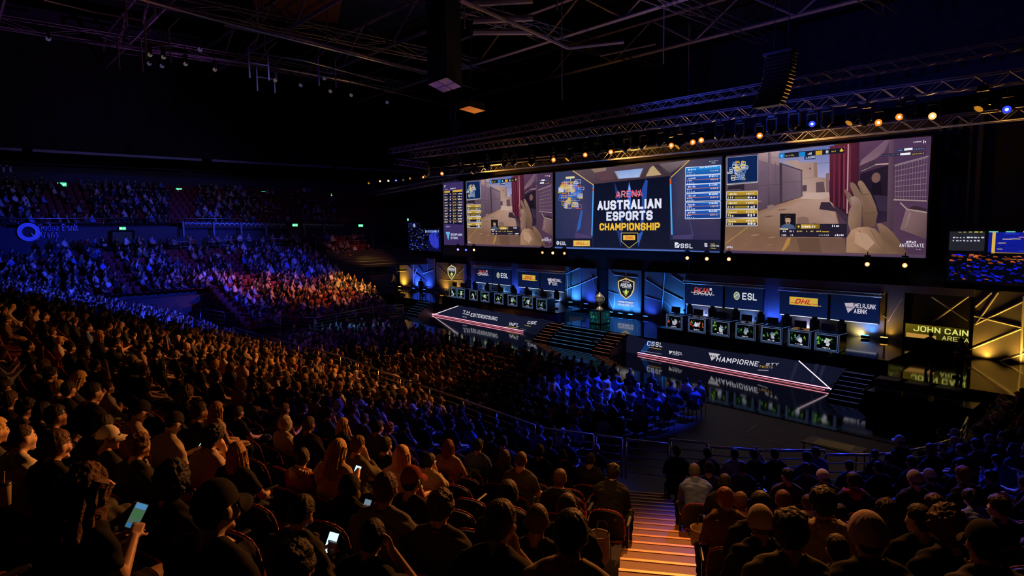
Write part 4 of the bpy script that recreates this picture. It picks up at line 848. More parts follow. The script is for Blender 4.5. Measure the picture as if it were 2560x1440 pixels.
DR = [at_z(*K6(x, y), ZR)[0] for x, y in ((205, 645), (440, 680), (690, 715), (950, 755), (1240, 790), (1535, 832), (1835, 870))]
DL = [at_z(*K4(x, y), ZR)[0] for x, y in ((893, 625), (1015, 640), (1165, 668), (1330, 690), (1520, 718), (1710, 745), (1900, 778), (2105, 805))]
for x_, e_ in ((-20, 160), (-14, 160), (-42, 170), (-35, 170)): spot('desk_fill', (x_, 27.5, 12.4), (x_, 31.8, 1.9), (.1, .3, 1), e_*4, 34)  # spots added to brighten the dark desk fronts
for i, x in enumerate(DR): place_desk(x, 'right', i, 7)
for i, x in enumerate(DL): place_desk(x, 'left', i, 8)
# monitor wedges on the left wing, tech table
for i, (x, y) in enumerate([(1012, 748), (1060, 735), (1100, 741)]):
    p = at_z(x, y, ZS); o = empty('tech_table', tuple(map(float, p))); tag(o, 'dark technician table with gear on the left stage wing, %s from the left' % ordn[i], 'table')
    MB().use(M['plastic']).box((0, 0, .74), (1.5, .7, .05)).build('table_top', None, o)
    for a in (-.7, .7):
        for c in (-.3, .3): MB().use(M['steel']).tube((a, c, 0), (a, c, .72), .025, 5).build('leg', None, o)
for i, (x, y, z) in enumerate([(1035, 733, 1.9), (1105, 736, 1.9), (1090, 738, 1.9), (1006, 742, 1.9)]):
    p = at_z(x, y, z); b_ = MB().use(M['plastic']).rbox((0, 0, .14), (.5, .3, .28), .03); b_.use(M['steel']).box((0, -.16, .14), (.4, .01, .2)); tag(b_.build('equipment_box', None, None, False, tuple(map(float, p-np.array([0, 0, .0])))), 'small equipment box on the left wing tables, %s' % ['second from the left', 'rightmost', 'third from the left', 'leftmost'][i], 'box')

# ================================================================ big screens
ZB0, ZT0 = 5.866, 11.866
class UV:
    """draws in the unit square of a screen"""
    k = 1.
    def __init__(s, x0, x1, z0, z1, y): s.x0, s.z0, s.w, s.h = x0, z0, x1-x0, z1-z0; s.p = Pic(y, .003)
    def q(s, P): return [(s.x0+u*s.w, s.z0+v*s.h) for u, v in P]
    def poly(s, P, c):
        if s.k != 1: f_ = lambda q: '#%02x%02x%02x' % tuple(int(min(255, int(q[i:i+2], 16)*s.k*t_)) for i, t_ in ((1, 1.), (3, .91), (5, .99))); c = [f_(q) for q in c] if isinstance(c, list) else f_(c)
        s.p.poly(s.q(P), c)
    def rect(s, u0, v0, u1, v1, c): s.poly([(u0, v0), (u1, v0), (u1, v1), (u0, v1)], c)
    def up(s): s.p.up()
    def text(s, t, u, v, h, c, w=None, **k): s.p.text(t, s.x0+u*s.w, s.z0+v*s.h, h*s.h, c, None if w is None else w*s.w, **k)
    def line(s, a, b_, w, c): q = s.q([a, b_]); s.p.line(q[0], q[1], w*s.h, c)
    def scrawl(s, u0, v0, u1, v1, c, n=5, rnd=random): s.p.scrawl(s.x0+u0*s.w, s.z0+v0*s.h, s.x0+u1*s.w, s.z0+v1*s.h, c, n, rnd)
    def frame(s, u0, v0, u1, v1, w, c):
        for a, b_ in (((u0, v0), (u1, v0)), ((u1, v0), (u1, v1)), ((u1, v1), (u0, v1)), ((u0, v1), (u0, v0))): s.line(a, b_, w, c)
XR0, XR1 = -20.679, -9.689; XC0, XC1 = -35.497, -20.985; XL0, XL1 = -47.026, -35.804; XS0, XS1 = -50.764, -47.507
def led(x0, x1, z0, z1, y, label, name='led_screen'):
    o = empty(name, ((x0+x1)/2, y, z0)); tag(o, label, 'screen'); w, h = x1-x0, z1-z0
    MB().use(M['black']).box((0, .16, h/2), (w+.16, .3, h+.16)).build('casing', None, o)
    return o, UV(-w/2, w/2, 0, h, -.01)
def R3(x, y):
    p = at_y(*K3(x, y), YW); return ((p[0]-XR0)/(XR1-XR0), (p[2]-ZB0)/6.)
def R2(x, y):
    p = at_y(*K2(x, y), YW); return ((p[0]-XC0)/(XC1-XC0), (p[2]-ZB0)/6.)
def minimap(s, f, cx0, cy0, cx1, cy1, seed, n, cols):
    """street plan of small outlined rooms"""
    rr = random.Random(seed)
    for i in range(n):
        x, y = rr.uniform(cx0, cx1), rr.uniform(cy0, cy1); q = abs((x-(cx0+cx1)/2)/((cx1-cx0)/2)); 
        if q > .75 and abs(y-(cy0+cy1)/2) > (cy1-cy0)*.28: continue
        a, b_ = rr.uniform(.05, .16)*(cx1-cx0), rr.uniform(.03, .1)*(cy1-cy0)
        P = [f(x-a, y-b_), f(x+a, y-b_), f(x+a, y+b_), f(x-a, y+b_)]; c = rr.choice(cols)
        if rr.random() < .22: s.poly(P, c)
        else:
            for k in range(4): s.line(P[k], P[(k+1) % 4], .006, c)
    s.up()
def game(s, hud=True):
    f = R3; P = lambda *l: [f(l[i], l[i+1]) for i in range(0, len(l), 2)]
    s.k = .9; s.rect(0, 0, 1, 1, '#55424f'); s.up()
    s.poly(P(430, 262, 1220, 170, 1200, 540, 655, 560), ['#8a98b8', '#5f7fc0', '#b8c4dc', '#c8cad4']); s.up()
    s.poly(P(690, 345, 830, 330, 870, 355, 1040, 350, 1046, 505, 1120, 512, 1165, 570, 1162, 672, 880, 690, 870, 430), ['#c0ab95', '#c4b09a', '#b8a58f', '#b09c86', '#b5a08a', '#a8927c', '#9c8670', '#b8a48c', '#c8b8a2', '#bba890']); s.up()
    s.poly(P(1040, 350, 1046, 505, 1010, 500, 1006, 352), '#9c8670'); s.poly(P(960, 408, 978, 406, 978, 426, 960, 427), '#6a5a4e'); s.line(f(880, 520), f(1046, 505), .006, '#8d7a68'); s.line(f(1046, 365), f(1180, 352), .004, '#5a5560')
    s.poly(P(1030, 560, 1110, 552, 1125, 668, 1030, 665), '#6a5a58'); s.poly(P(1130, 470, 1165, 460, 1165, 672, 1135, 680), '#8a7870'); s.poly(P(885, 590, 935, 585, 935, 650, 885, 655), '#5a4e52'); s.up()
    s.poly(P(437, 262, 655, 235, 655, 350, 690, 360, 655, 392, 437, 345), ['#b8a8a0', '#c8b8ac', '#a89890', '#8a7c7c', '#9a8c88', '#9c8e8a']); s.poly(P(560, 290, 655, 300, 655, 318, 560, 312), '#7c7078'); s.up()
    s.poly(P(437, 330, 660, 390, 662, 775, 440, 852), ['#857680', '#7e707a', '#5c505c', '#5a4e58']); s.poly(P(100, 300, 440, 335, 440, 855, 100, 900), ['#6e6068', '#7a6c74', '#564a54', '#4e424c']); s.up()
    s.poly(P(537, 250, 567, 248, 572, 800, 537, 795), ['#86777e', '#9a8a8c', '#5e525c', '#4e434c']); s.line(f(440, 590), f(660, 580), .005, '#4e444e'); s.line(f(615, 350), f(618, 560), .004, '#564c56'); s.up()
    s.poly(P(655, 362, 892, 440, 892, 712, 660, 778), ['#7c6e76', '#94858a', '#7a6c72', '#665a64']); s.up()
    s.poly(P(655, 362, 682, 370, 684, 768, 660, 778), '#463c46'); s.line(f(655, 362), f(892, 440), .012, '#4a404a'); s.line(f(684, 560), f(890, 552), .007, '#5a4e58'); s.line(f(660, 775), f(892, 712), .012, '#3e343e'); s.line(f(880, 440), f(884, 712), .012, '#574c56'); s.up()
    s.poly(P(440, 855, 665, 778, 900, 705, 1165, 690, 1232, 850, 1340, 1290, 92, 1262, 98, 1000), ['#8d7358', '#a0845f', '#c2a983', '#c8b294', '#a48868', '#86694e', '#927459', '#86704e']); s.up()
    s.poly(P(900, 690, 930, 665, 1165, 660, 1172, 700, 1100, 735, 870, 730), '#d0c0a4'); s.poly(P(530, 800, 580, 785, 630, 815, 540, 848), '#968478'); s.up()
    rr = random.Random(5)
    for i in range(26):
        x, y = rr.uniform(260, 1150), rr.uniform(760, 1220); a = rr.uniform(20, 90)
        s.poly(P(x, y, x+a, y-a*.18, x+a*1.4, y-a*.1, x+a*.5, y+a*.08), rr.choice(['#7d6448', '#9a805c', '#b0946c', '#806850']))
    s.up(); s.line(f(100, 1190), f(330, 1020), .008, '#a8883c'); s.poly(P(1085, 762, 1172, 762, 1250, 862, 1065, 836), '#3c303c'); s.poly(P(1172, 690, 1235, 850, 1360, 1000, 1480, 1020, 1480, 760, 1300, 640), '#42343e'); s.poly(P(1060, 838, 1180, 860, 1230, 985, 1120, 970), '#b09a80'); s.up()
    s.poly(P(1172, 190, 1385, 160, 1480, 150, 1482, 560, 1362, 905, 1172, 752), ['#6a2f40', '#5e2438', '#4a2436', '#43202f', '#381a28', '#451c2c']); s.up()
    for x in (1210, 1262, 1312, 1372): s.poly(P(x, 185, x+22, 182, x+14, 850-(1372-x)*.3, x, 850-(1372-x)*.35), '#7a2e42' if x != 1312 else '#8c3648')
    s.line(f(1365, 165), f(1352, 880), .012, '#b08890'); s.line(f(1300, 200), f(1296, 700), .01, '#2c141e'); s.up()
    s.poly(P(1480, 145, 2207, 85, 2160, 1335, 1370, 1280, 1400, 900, 1470, 600), ['#6a4c62', '#5c4262', '#503c54', '#5a4648', '#42343c', '#35283a']); s.up()
    s.poly(P(1490, 470, 1780, 380, 1770, 690, 1765, 960, 1660, 980, 1480, 700), ['#281e30', '#2a2030', '#241c2c', '#32283a', '#30263a', '#221a28']); s.up()
    s.poly(P(1478, 390, 1500, 330, 1745, 128, 1790, 124, 1740, 250, 1640, 320), ['#9a8284', '#86707a', '#8e7880', '#7a6674', '#6a5868', '#8a7478']); s.poly(P(1500, 440, 1640, 322, 1640, 385, 1500, 455), '#4a3a46'); s.line(f(1640, 378), f(1780, 368), .012, '#b09690'); s.line(f(1500, 445), f(1640, 382), .008, '#a08a88'); s.up()
    s.p.disc(*[(s.x0+u*s.w, s.z0+v*s.h) for u, v in [f(1650, 512)]][0], s.h*.045, '#74524e', 14, 0, .8); s.poly(P(1610, 560, 1700, 555, 1720, 690, 1600, 680), '#1c1622'); s.poly(P(1625, 690, 1765, 700, 1765, 860, 1680, 850), '#3a3044'); s.up()
    s.poly(P(1785, 122, 1838, 118, 1822, 1062, 1760, 1000), ['#6e5a66', '#5c4c5a', '#4a3c46', '#594a50']); s.poly(P(1838, 118, 2205, 85, 2200, 290, 1840, 380), '#54405c'); s.up()
    for k in range(7): s.line(f(1842, 395+k*52), f(2172, 308+k*66), .005, '#83707c')
    for k in range(12): s.line(f(1855+k*29, 390-k*7), f(1850+k*28, 730), .004, '#74616e')
    s.line(f(1840, 385), f(2190, 290), .01, '#8a7680'); s.line(f(1830, 738), f(2172, 750), .012, '#9a8484'); s.poly(P(1760, 1000, 1825, 1065, 1820, 1290, 1700, 1290), '#4a3c40'); s.up()
    s.poly(P(1960, 832, 2172, 866, 2168, 1140, 2130, 1130, 1898, 1042), ['#8d7872', '#7c6864', '#5c4c4e', '#66544f', '#8a746c']); s.poly(P(1960, 832, 2050, 800, 2172, 830, 2172, 868), '#3a2c34'); s.line(f(1900, 768), f(1965, 832), .01, '#a08c86'); s.line(f(1960, 834), f(2172, 868), .012, '#a8928a'); s.poly(P(1990, 870, 2010, 880, 1960, 1030, 1940, 1020), '#a8948c'); s.up()
    if not hud: return
    # forearm and gloved hand
    s.poly(P(700, 1290, 780, 1128, 1100, 1130, 1330, 1135, 1345, 1290), ['#8a7150', '#7c6448', '#6e5844', '#76604c', '#7a6450']); s.poly(P(680, 1262, 740, 1130, 775, 1130, 760, 1200, 700, 1262), '#c09a4a'); s.poly(P(835, 1130, 1065, 1130, 1090, 1280, 870, 1270), '#68543f'); s.poly(P(845, 925, 900, 908, 955, 925, 965, 985, 845, 985), '#8d7865'); s.up()
    for pts, c in [((1470, 545, 1500, 540, 1530, 570, 1600, 680, 1650, 800, 1668, 880, 1640, 1010, 1520, 1020, 1510, 800, 1500, 680, 1464, 580), ['#a08a6c', '#a08a6c', '#94805f', '#8d775a', '#8a7357', '#7c664c', '#6f5a43', '#6a543e', '#806a50', '#8a7458', '#9a8466']),
        ((1385, 565, 1410, 558, 1440, 580, 1500, 680, 1530, 800, 1500, 900, 1450, 760, 1400, 640, 1382, 590), '#8a765c'), ((1326, 640, 1345, 630, 1400, 690, 1440, 760, 1450, 850, 1400, 820, 1350, 720), '#84705a'),
        ((1385, 720, 1420, 700, 1470, 720, 1510, 790, 1520, 850, 1500, 1000, 1480, 1030, 1390, 1060, 1362, 980, 1372, 860, 1400, 800), ['#a8947c', '#b09c84', '#a48e74', '#8c765c', '#7c6850', '#7a644c', '#8a7458', '#94805f', '#9c8868', '#a08c6e', '#9c866a'])]:
        s.poly(P(*pts), c); s.up()
    s.line(f(1500, 690), f(1585, 678), .006, '#5c4a38'); s.line(f(1530, 880), f(1650, 870), .008, '#5e4a38'); s.line(f(1470, 590), f(1515, 690), .006, '#5a4838'); s.line(f(1515, 790), f(1500, 1000), .008, '#5a4636')
    s.poly(P(1345, 1280, 1350, 1130, 1400, 1050, 1470, 1020, 1560, 1015, 1640, 1035, 1720, 1120, 1770, 1298), ['#b09468', '#b89c72', '#c2a87c', '#bca276', '#a88e66', '#947c58', '#86704e', '#7c6648']); s.poly(P(1660, 985, 1700, 980, 1770, 1020, 1840, 1090, 1890, 1160, 1980, 1300, 1770, 1298, 1700, 1110), ['#907a5c', '#94805f', '#8a7456', '#826c50', '#7c664c', '#6c573f', '#8a7350', '#7c674c']); s.up()
    s.line(f(1480, 1050), f(1520, 1160), .008, '#7c6648'); s.line(f(1600, 1050), f(1740, 1290), .007, '#6e5a42'); s.poly(P(1440, 1060, 1560, 1090, 1640, 1180, 1560, 1260, 1430, 1180), '#c2aa80'); s.up()
    s.k = 1.
    # read-outs
    s.poly(P(120, 307, 437, 278, 437, 558, 122, 582), '#0e2350'); s.line(f(120, 578), f(437, 553), .016, '#d8d8e4'); s.line(f(120, 307), f(437, 278), .006, '#9aa8d0'); s.line(f(437, 278), f(437, 555), .006, '#c8d0e8'); s.line(f(122, 307), f(122, 575), .006, '#9aa8d0'); s.up()
    minimap(s, f, 150, 345, 320, 530, 3, 60, ['#c8b070', '#6a8fd0', '#d8d8e0', '#e0c050', '#4a78c0', '#38609c']); s.poly(P(205, 345, 250, 340, 250, 358, 205, 360), '#c8882c')
    s.poly(P(135, 600, 300, 578, 300, 640, 130, 650), '#2c2230'); s.line(f(135, 640), f(265, 634), .006, '#c8c0cc')
    for i, (y0, y1) in enumerate(((655, 735), (748, 830), (842, 918), (935, 1005))):
        s.poly(P(118, y0, 437, y0-12 if i == 0 else y0-5, 437, y0+38, 118, y0+42), ['#b8922c', '#c8a03a', '#a88428', '#9a7a24']); s.poly(P(118, y0+42, 437, y0+38, 434, y1, 116, y1+2), '#1a1a2e'); s.up()
        s.scrawl(*f(140, y0+36), *f(225, y0+12), '#efe6c8', 6); s.scrawl(*f(320, y0+32), *f(410, y0+6), '#e8e0d0', 5); s.scrawl(*f(130, y1-4), *f(195, y1-34), '#c8bc90', 3); s.scrawl(*f(335, y1-6), *f(425, y1-36), '#e0e0e8', 3)
        if i < 2: s.poly(P(200, y0+52, 335, y0+50, 335, y1-8, 200, y1-6), '#8a7424')
        for a, c in (((118, y0), (437, y0-8)), ((437, y0-8), (434, y1)), ((434, y1), (116, y1+2)), ((116, y1+2), (118, y0))): s.line(f(*a), f(*c), .005, '#d8d4e0')
        s.up()
    s.poly(P(655, 262, 1330, 205, 1332, 258, 655, 315), '#191a28'); s.up(); s.poly(P(655, 264, 715, 260, 715, 310, 655, 314), '#1f7fc8'); s.poly(P(862, 252, 928, 247, 928, 292, 862, 297), '#1f7fc8'); s.up()
    s.text('7', *f(675, 304), .022, '#e8f0ff', .01, weight=1.2, up=False); s.scrawl(*f(725, 298), *f(825, 270), '#b89a38', 5); s.scrawl(*f(955, 282), *f(1002, 250), '#d8dcec', 3); s.poly(P(1035, 238, 1102, 232, 1102, 275, 1035, 281), '#c89c30'); s.text('B', *f(1140, 262), .024, '#e8e8f0', .012, weight=1.2, up=False); s.scrawl(*f(1198, 256), *f(1250, 228), '#c8a030', 3); s.poly(P(1280, 240, 1300, 210, 1322, 235, 1300, 248), '#e0b838')
    s.poly(P(918, 292, 1032, 286, 1032, 322, 918, 328), '#1c2c5c'); s.up(); s.text('LAUNS', *f(935, 318), .02, '#e0e4f4', .045, weight=1.1, up=False)
    s.scrawl(*f(780, 242), *f(1150, 210), '#3a3c50', 14); s.scrawl(*f(2040, 155), *f(2130, 132), '#e8e4f0', 5); s.scrawl(*f(2140, 160), *f(2172, 125), '#f0eef8', 2)
    for y, c1, c2 in ((232, '#4a8ad0', '#5a88c8'), (280, '#5a88c8', '#d8b048')):
        a = 1880 if y < 250 else 1718
        s.poly(P(a-8, y-12, 2165, y-40, 2165, y-5, a-8, y+20), '#3a2c40'); s.up(); s.scrawl(*f(a, y+8), *f(1900 if y > 250 else 1935, y-10), c1, 6); s.line(f(1905 if y > 250 else 1945, y-8), f(2010 if y > 250 else 2030, y-16), .018, '#efeef6'); s.scrawl(*f(2030, y-4), *f(2155, y-26), c2, 7)
    s.poly(P(670, 880, 832, 880, 830, 1040, 670, 1035), '#15131c'); s.up()
    s.poly(P(720, 905, 745, 893, 775, 905, 780, 955, 765, 990, 735, 990, 722, 955), ['#2a1c18', '#2a1c18', '#2a1c18', '#b08a70', '#a88068', '#a88068', '#b08a70']); s.poly(P(672, 1035, 690, 1000, 735, 985, 765, 985, 810, 1000, 826, 1038), '#4a5a78'); s.up(); s.poly(P(730, 925, 770, 925, 766, 978, 736, 978), '#c09a80'); s.poly(P(722, 915, 745, 898, 778, 912, 776, 928, 724, 928), '#1c1412'); s.up()
    s.scrawl(*f(735, 945), *f(768, 938), '#2c1c18', 2); s.poly(P(740, 966, 762, 966, 760, 985, 742, 985), '#4a342a')
    s.poly(P(835, 985, 1358, 985, 1355, 1125, 668, 1118, 668, 1038, 835, 1040), '#231c2c'); s.up(); s.poly(P(885, 990, 1080, 990, 1078, 1036, 885, 1036), ['#c8a030', '#8a6a20', '#6a5018', '#b8922c']); s.poly(P(842, 990, 880, 990, 880, 1036, 842, 1036), '#3a3420'); s.up()
    s.scrawl(*f(895, 1028), *f(1038, 1000), '#f0ead8', 8); s.poly(P(850, 1015, 862, 998, 874, 1015, 862, 1028), '#e0c040'); s.scrawl(*f(1205, 1020), *f(1290, 992), '#e8e4ec', 4)
    for x, n in ((700, 2), (770, 3), (845, 4), (940, 1), (985, 2), (1045, 3)): s.scrawl(*f(x, 1070), *f(x+15+12*n, 1052), '#d0b868' if x > 830 else '#d8d4dc', n)
    s.line(f(1100, 1066), f(1175, 1067), .008, '#b8962c'); s.scrawl(*f(688, 1110), *f(740, 1090), '#e4e0e8', 3); s.scrawl(*f(780, 1110), *f(810, 1090), '#e4e0e8', 2); s.scrawl(*f(1070, 1110), *f(1180, 1092), '#a8a4b0', 6); s.scrawl(*f(1235, 1112), *f(1332, 1090), '#f0ecf4', 5)
    s.line(f(668, 1038), f(755, 1040), .01, '#e8d8b0'); s.text('ANTIGCRATE', *f(1897, 1222), .03, '#e8e0ee', .1, weight=1.0, up=False); s.scrawl(*f(1968, 1182), *f(2082, 1160), '#d8d0e0', 4); s.scrawl(*f(2068, 1252), *f(2125, 1240), '#b8a8b8', 2); s.scrawl(*f(122, 1236), *f(190, 1215), '#c8d0e0', 4)
    s.up(); s.poly(P(92, 1255, 1100, 1280, 2165, 1302, 2158, 1336, 90, 1282), ['#4a3a52', '#6a4a50', '#52404e', '#463858', '#3e3258'])
o, s = led(XR0, XR1, ZB0, ZT0, YW, 'big right screen showing a game alley with a gloved hand', 'led_screen'); game(s); s.p.build('picture', M['pic'], o)
o, s = led(XL0, XL1, ZB0, ZT0, YW, 'left screen showing the same game alley, beside the narrow score screen', 'led_screen'); game(s); s.p.build('picture', M['pic'], o)
# centre screen
o, s = led(XC0, XC1, ZB0, ZT0, YW, 'middle screen with the white and yellow championship title', 'led_screen'); f = R2; P = lambda *l: [f(l[i], l[i+1]) for i in range(0, len(l), 2)]
s.poly([(0, 0), (1, 0), (1, 1), (0, 1)], ['#1c2548', '#2a2a4c', '#2c2438', '#242c4c']); s.up()
s.poly(P(300, 320, 1480, 205, 1480, 385, 560, 480), ['#5c4a54', '#4a3a44', '#3a2c38', '#4a3844']); s.up()
s.poly(P(790, 325, 1160, 285, 1105, 400, 850, 420), ['#4e3e48', '#4e3e48', '#4e3e48', '#4e3e48']); s.up(); s.poly(P(805, 328, 1140, 292, 1098, 398, 848, 418), ['#7f9cd8', '#86a4dc', '#a8bce4', '#9cb4e0']); s.up(); s.poly(P(1225, 290, 1265, 258, 1365, 370, 1175, 390), '#b89c74'); s.poly(P(850, 340, 872, 338, 868, 362, 856, 364), '#c0a040'); s.line(f(800, 325), f(850, 420), .014, '#8a7472'); s.line(f(1145, 288), f(1100, 400), .012, '#7c6870'); s.up()
s.poly(P(1330, 240, 1690, 190, 1640, 240, 1470, 355, 1400, 330), ['#6a5c62', '#7c6c6e', '#5a4c54', '#463a44', '#5c4e56']); s.poly(P(1260, 255, 1330, 240, 1470, 350, 1420, 365), '#3c303a'); s.poly(P(520, 300, 700, 282, 700, 320, 560, 345), '#8c7262'); s.poly(P(560, 345, 770, 320, 800, 420, 640, 440), '#5a3e48'); s.up()
s.poly(P(92, 340, 300, 320, 550, 490, 530, 1130, 92, 1130), ['#2c3a60', '#3a3a58', '#28305c', '#3a345c', '#242c50']); s.poly(P(1475, 405, 1690, 195, 2088, 155, 2072, 1150, 1495, 1140), ['#272c50', '#4c4458', '#2e3050', '#352c4c', '#2a2a50']); s.up()
s.poly(P(400, 790, 420, 800, 390, 1010, 345, 1060, 360, 960), '#2f5cae'); s.poly(P(330, 1060, 530, 1110, 530, 1132, 330, 1132), '#4a3c68'); s.poly(P(1500, 1100, 1740, 1080, 1740, 1140, 1500, 1140), '#443a66'); s.line(f(1690, 870), f(1745, 1100), .006, '#4c5488'); s.up()
s.line(f(300, 320), f(548, 490), .012, '#d8b060'); s.line(f(1478, 402), f(1700, 195), .012, '#d0a458'); s.line(f(548, 490), f(530, 1100), .018, '#4fa8f0'); s.line(f(1472, 415), f(1490, 1090), .02, '#4aa8f0'); s.up(); s.line(f(546, 535), f(545, 565), .018, '#d85030'); s.line(f(1472, 420), f(1474, 485), .02, '#d85828')
s.poly(P(560, 480, 1465, 385, 1468, 1258, 545, 1240), ['#0e1226', '#0c1024', '#16182e', '#121832']); s.up()
for pts, c in [((978, 450, 1002, 560, 985, 1040, 960, 560), '#3c6ccc'), ((1175, 425, 1200, 440, 1190, 640, 1150, 940, 1110, 1060, 1130, 700, 1130, 540), '#24489c'), ((800, 450, 820, 640, 880, 920, 870, 1060, 820, 1020, 850, 1130, 880, 1240, 905, 900, 870, 640), '#1c3478'), ((1090, 1080, 1150, 1040, 1110, 1160, 1085, 1240), '#2c5cb4'), ((980, 480, 990, 540, 980, 580, 970, 540), '#a8c4f0')]: s.poly(P(*pts), c)
s.up(); s.text('ARENA', *f(815, 648), .083, '#d8506a', .165, weight=1.05, gap=1.3); s.text('ARENA', f(835, 660)[0], f(825, 648)[1]+.012, .06, '#d8c4dc', .14, weight=.4, gap=1.6)
s.text('AUSTRALIAN', *f(598, 795), .112, '#e2e6f8', .391, weight=1.75, gap=.8); s.text('ESPORTS', *f(705, 920), .108, '#dadff4', .283, weight=1.75, gap=.8); s.text('CHAMPIONSHIP', *f(624, 1036), .087, '#eebc38', .37, weight=1.7, gap=.8)
q = P(885, 1068, 1085, 1068, 1085, 1168, 980, 1248, 885, 1165); s.poly(q, '#0c1020'); s.up()
for a, c in zip(q, q[1:]+q[:1]): s.line(a, c, .007, '#c8b060')
s.poly(P(908, 1095, 1052, 1095, 1052, 1152, 908, 1152), '#e8b848'); s.up(); s.text('DHL', *f(935, 1138), .03, '#c82030', .05, weight=1.3, slant=.3)
s.poly(P(92, 1138, 540, 1138, 540, 1248, 92, 1248), '#14162a'); s.poly(P(1475, 1150, 2072, 1150, 2070, 1290, 1470, 1262), '#181a30'); s.up(); s.poly(P(312, 1158, 510, 1158, 510, 1226, 312, 1226), '#e0bc58'); s.up(); s.text('DHLL', *f(345, 1205), .035, '#d8402c', .06, weight=1.2, slant=.35); s.line(f(318, 1200), f(505, 1202), .005, '#d8402c')
s.p.disc(*s.q([f(126, 1186)])[0], s.h*.026, '#d8e0f4', 16, s.h*.014); s.line(f(118, 1196), f(140, 1176), .008, '#d8e0f4'); s.text('ESL', *f(152, 1210), .045, '#e4e8f8', .046, weight=1.1)
s.poly(P(1528, 1180, 1560, 1180, 1590, 1200, 1580, 1245, 1530, 1245), '#e4e8f4'); s.up(); s.line(f(1540, 1230), f(1585, 1195), .01, '#1a1c30'); s.text('SSL', *f(1598, 1248), .05, '#e4e8f4', .064, weight=1.3)
s.poly(P(1885, 1188, 1920, 1190, 1922, 1232, 1888, 1232), '#d8d8e4'); s.text('RB', *f(1892, 1226), .024, '#20223a', .013, weight=1.2); s.text('TRUST', *f(1958, 1206), .013, '#c8b048', .022, weight=1.1, up=False); s.text('CHRISTINE', *f(1958, 1230), .018, '#d8d8c8', .042, weight=1.1, up=False); s.line(f(1958, 1248), f(2020, 1252), .006, '#b09a40')
minimap(s, f, 165, 445, 410, 755, 8, 95, ['#7a9ae0', '#c8d0f0', '#2c58b0', '#e0c040', '#d0b050', '#3a70d0', '#c85838']); s.poly(P(222, 395, 328, 388, 328, 412, 222, 420), '#e0d49c'); s.poly(P(130, 570, 160, 565, 160, 588, 130, 592), '#c8a028'); s.line(f(280, 400), f(280, 445), .006, '#d8d8e8')
for i, (y0, y1) in enumerate(((285, 380), (390, 485), (492, 588), (600, 692), (706, 796), (800, 898))):
    sh = -30+i*4; s.poly(P(1660, y0, 2083, y0+sh, 2083, y1+sh*.8, 1660, y1), ['#1c50b0', '#2468c8', '#143a86', '#123478'] if i else ['#1f88d8', '#2a9ce8', '#1c4c9c', '#184490']); s.up()
    for a, c in (((1660, y0), (2083, y0+sh)), ((2083, y0+sh), (2083, y1+sh*.8)), ((2083, y1+sh*.8), (1660, y1)), ((1660, y1), (1660, y0))): s.line(f(*a), f(*c), .007, '#c8d4f0')
    s.line(f(1670, y0+46), f(2075, y0+46+sh*.9), .005, '#c87848' if i else '#184a98'); s.scrawl(*f(1690, y0+36), *f(1785, y0+8), '#dfe8f8', 6); s.scrawl(*f(1945 if i else 1830, y0+28+sh*.7), *f(2050, y0+2+sh*.8), '#e4ecfa', 7); s.scrawl(*f(1680, y1-32), *f(1745, y1-50), '#d8dce8', 3); s.scrawl(*f(1960, y1-30+sh*.6), *f(2060, y1-52+sh*.8), '#d8b0a8', 4); s.scrawl(*f(1680, y1-8), *f(1780, y1-26), '#b8c8e8', 4); s.up()
s.scrawl(*f(1948, 215), *f(2058, 195), '#dcdce8', 6); s.line(f(1975, 228), f(2020, 228), .01, '#88a8c8'); s.poly(P(92, 1232, 600, 1246, 1470, 1268, 2070, 1290, 2070, 1302, 92, 1250), '#4a68b0'); s.p.build('picture', M['pic'], o)
# narrow score screen
o, s = led(XS0, XS1, ZB0, ZT0, YW, 'narrow score table screen left of the game screens', 'led_screen')
def R1(x, y):
    p = at_y(*K1(x, y), YW); return ((p[0]-XS0)/(XS1-XS0), (p[2]-ZB0)/6.)
f = R1; P = lambda *l: [f(l[i], l[i+1]) for i in range(0, len(l), 2)]
s.poly([(0, 0), (1, 0), (1, 1), (0, 1)], ['#3a2c5c', '#3a2a5a', '#3c3064', '#3a2c60']); s.up(); s.line(f(640, 362), f(645, 400), .008, '#d8d0e8'); s.line(f(640, 385), f(665, 365), .008, '#d8d0e8'); s.scrawl(*f(645, 428), *f(690, 414), '#e0dcf0', 3); s.text('INSPUT', *f(725, 424), .02, '#e8e4f4', .27, weight=1.2, up=False)
s.poly(P(640, 450, 898, 425, 905, 930, 640, 920), '#141432'); s.up()
s.poly(P(640, 448, 720, 440, 720, 470, 640, 475), '#c8a030'); s.poly(P(762, 436, 898, 424, 898, 455, 762, 464), '#d0a438')
for i in range(11):
    y = 490+i*40; s.scrawl(*f(645, y+15), *f(690, y-10), '#d8d0b8', 3); s.scrawl(*f(720, y+12), *f(742, y-10), '#d8d4e0', 1); s.scrawl(*f(770, y+10), *f(815, y-14), '#c8a848', 3); s.scrawl(*f(835, y+8), *f(898, y-18), '#e0dcd8', 4)
    if i % 2: s.line(f(640, y+26), f(905, y+20), .004, '#a87848')
s.up(); s.line(f(760, 440), f(772, 920), .006, '#b08840'); s.poly(P(660, 945, 735, 950, 710, 970, 665, 972), '#7a70a8'); s.poly(P(660, 1035, 722, 1035, 697, 1155), '#6ab8e0'); s.up(); s.text('AT', *f(675, 1090), .02, '#2a3a70', .12, weight=1.2); s.text('REMPANK', *f(735, 1090), .036, '#d4dcf4', .56, weight=1.2); s.text('EVOIX', *f(735, 1138), .036, '#d4dcf4', .34, weight=1.2); s.p.build('picture', M['pic'], o)
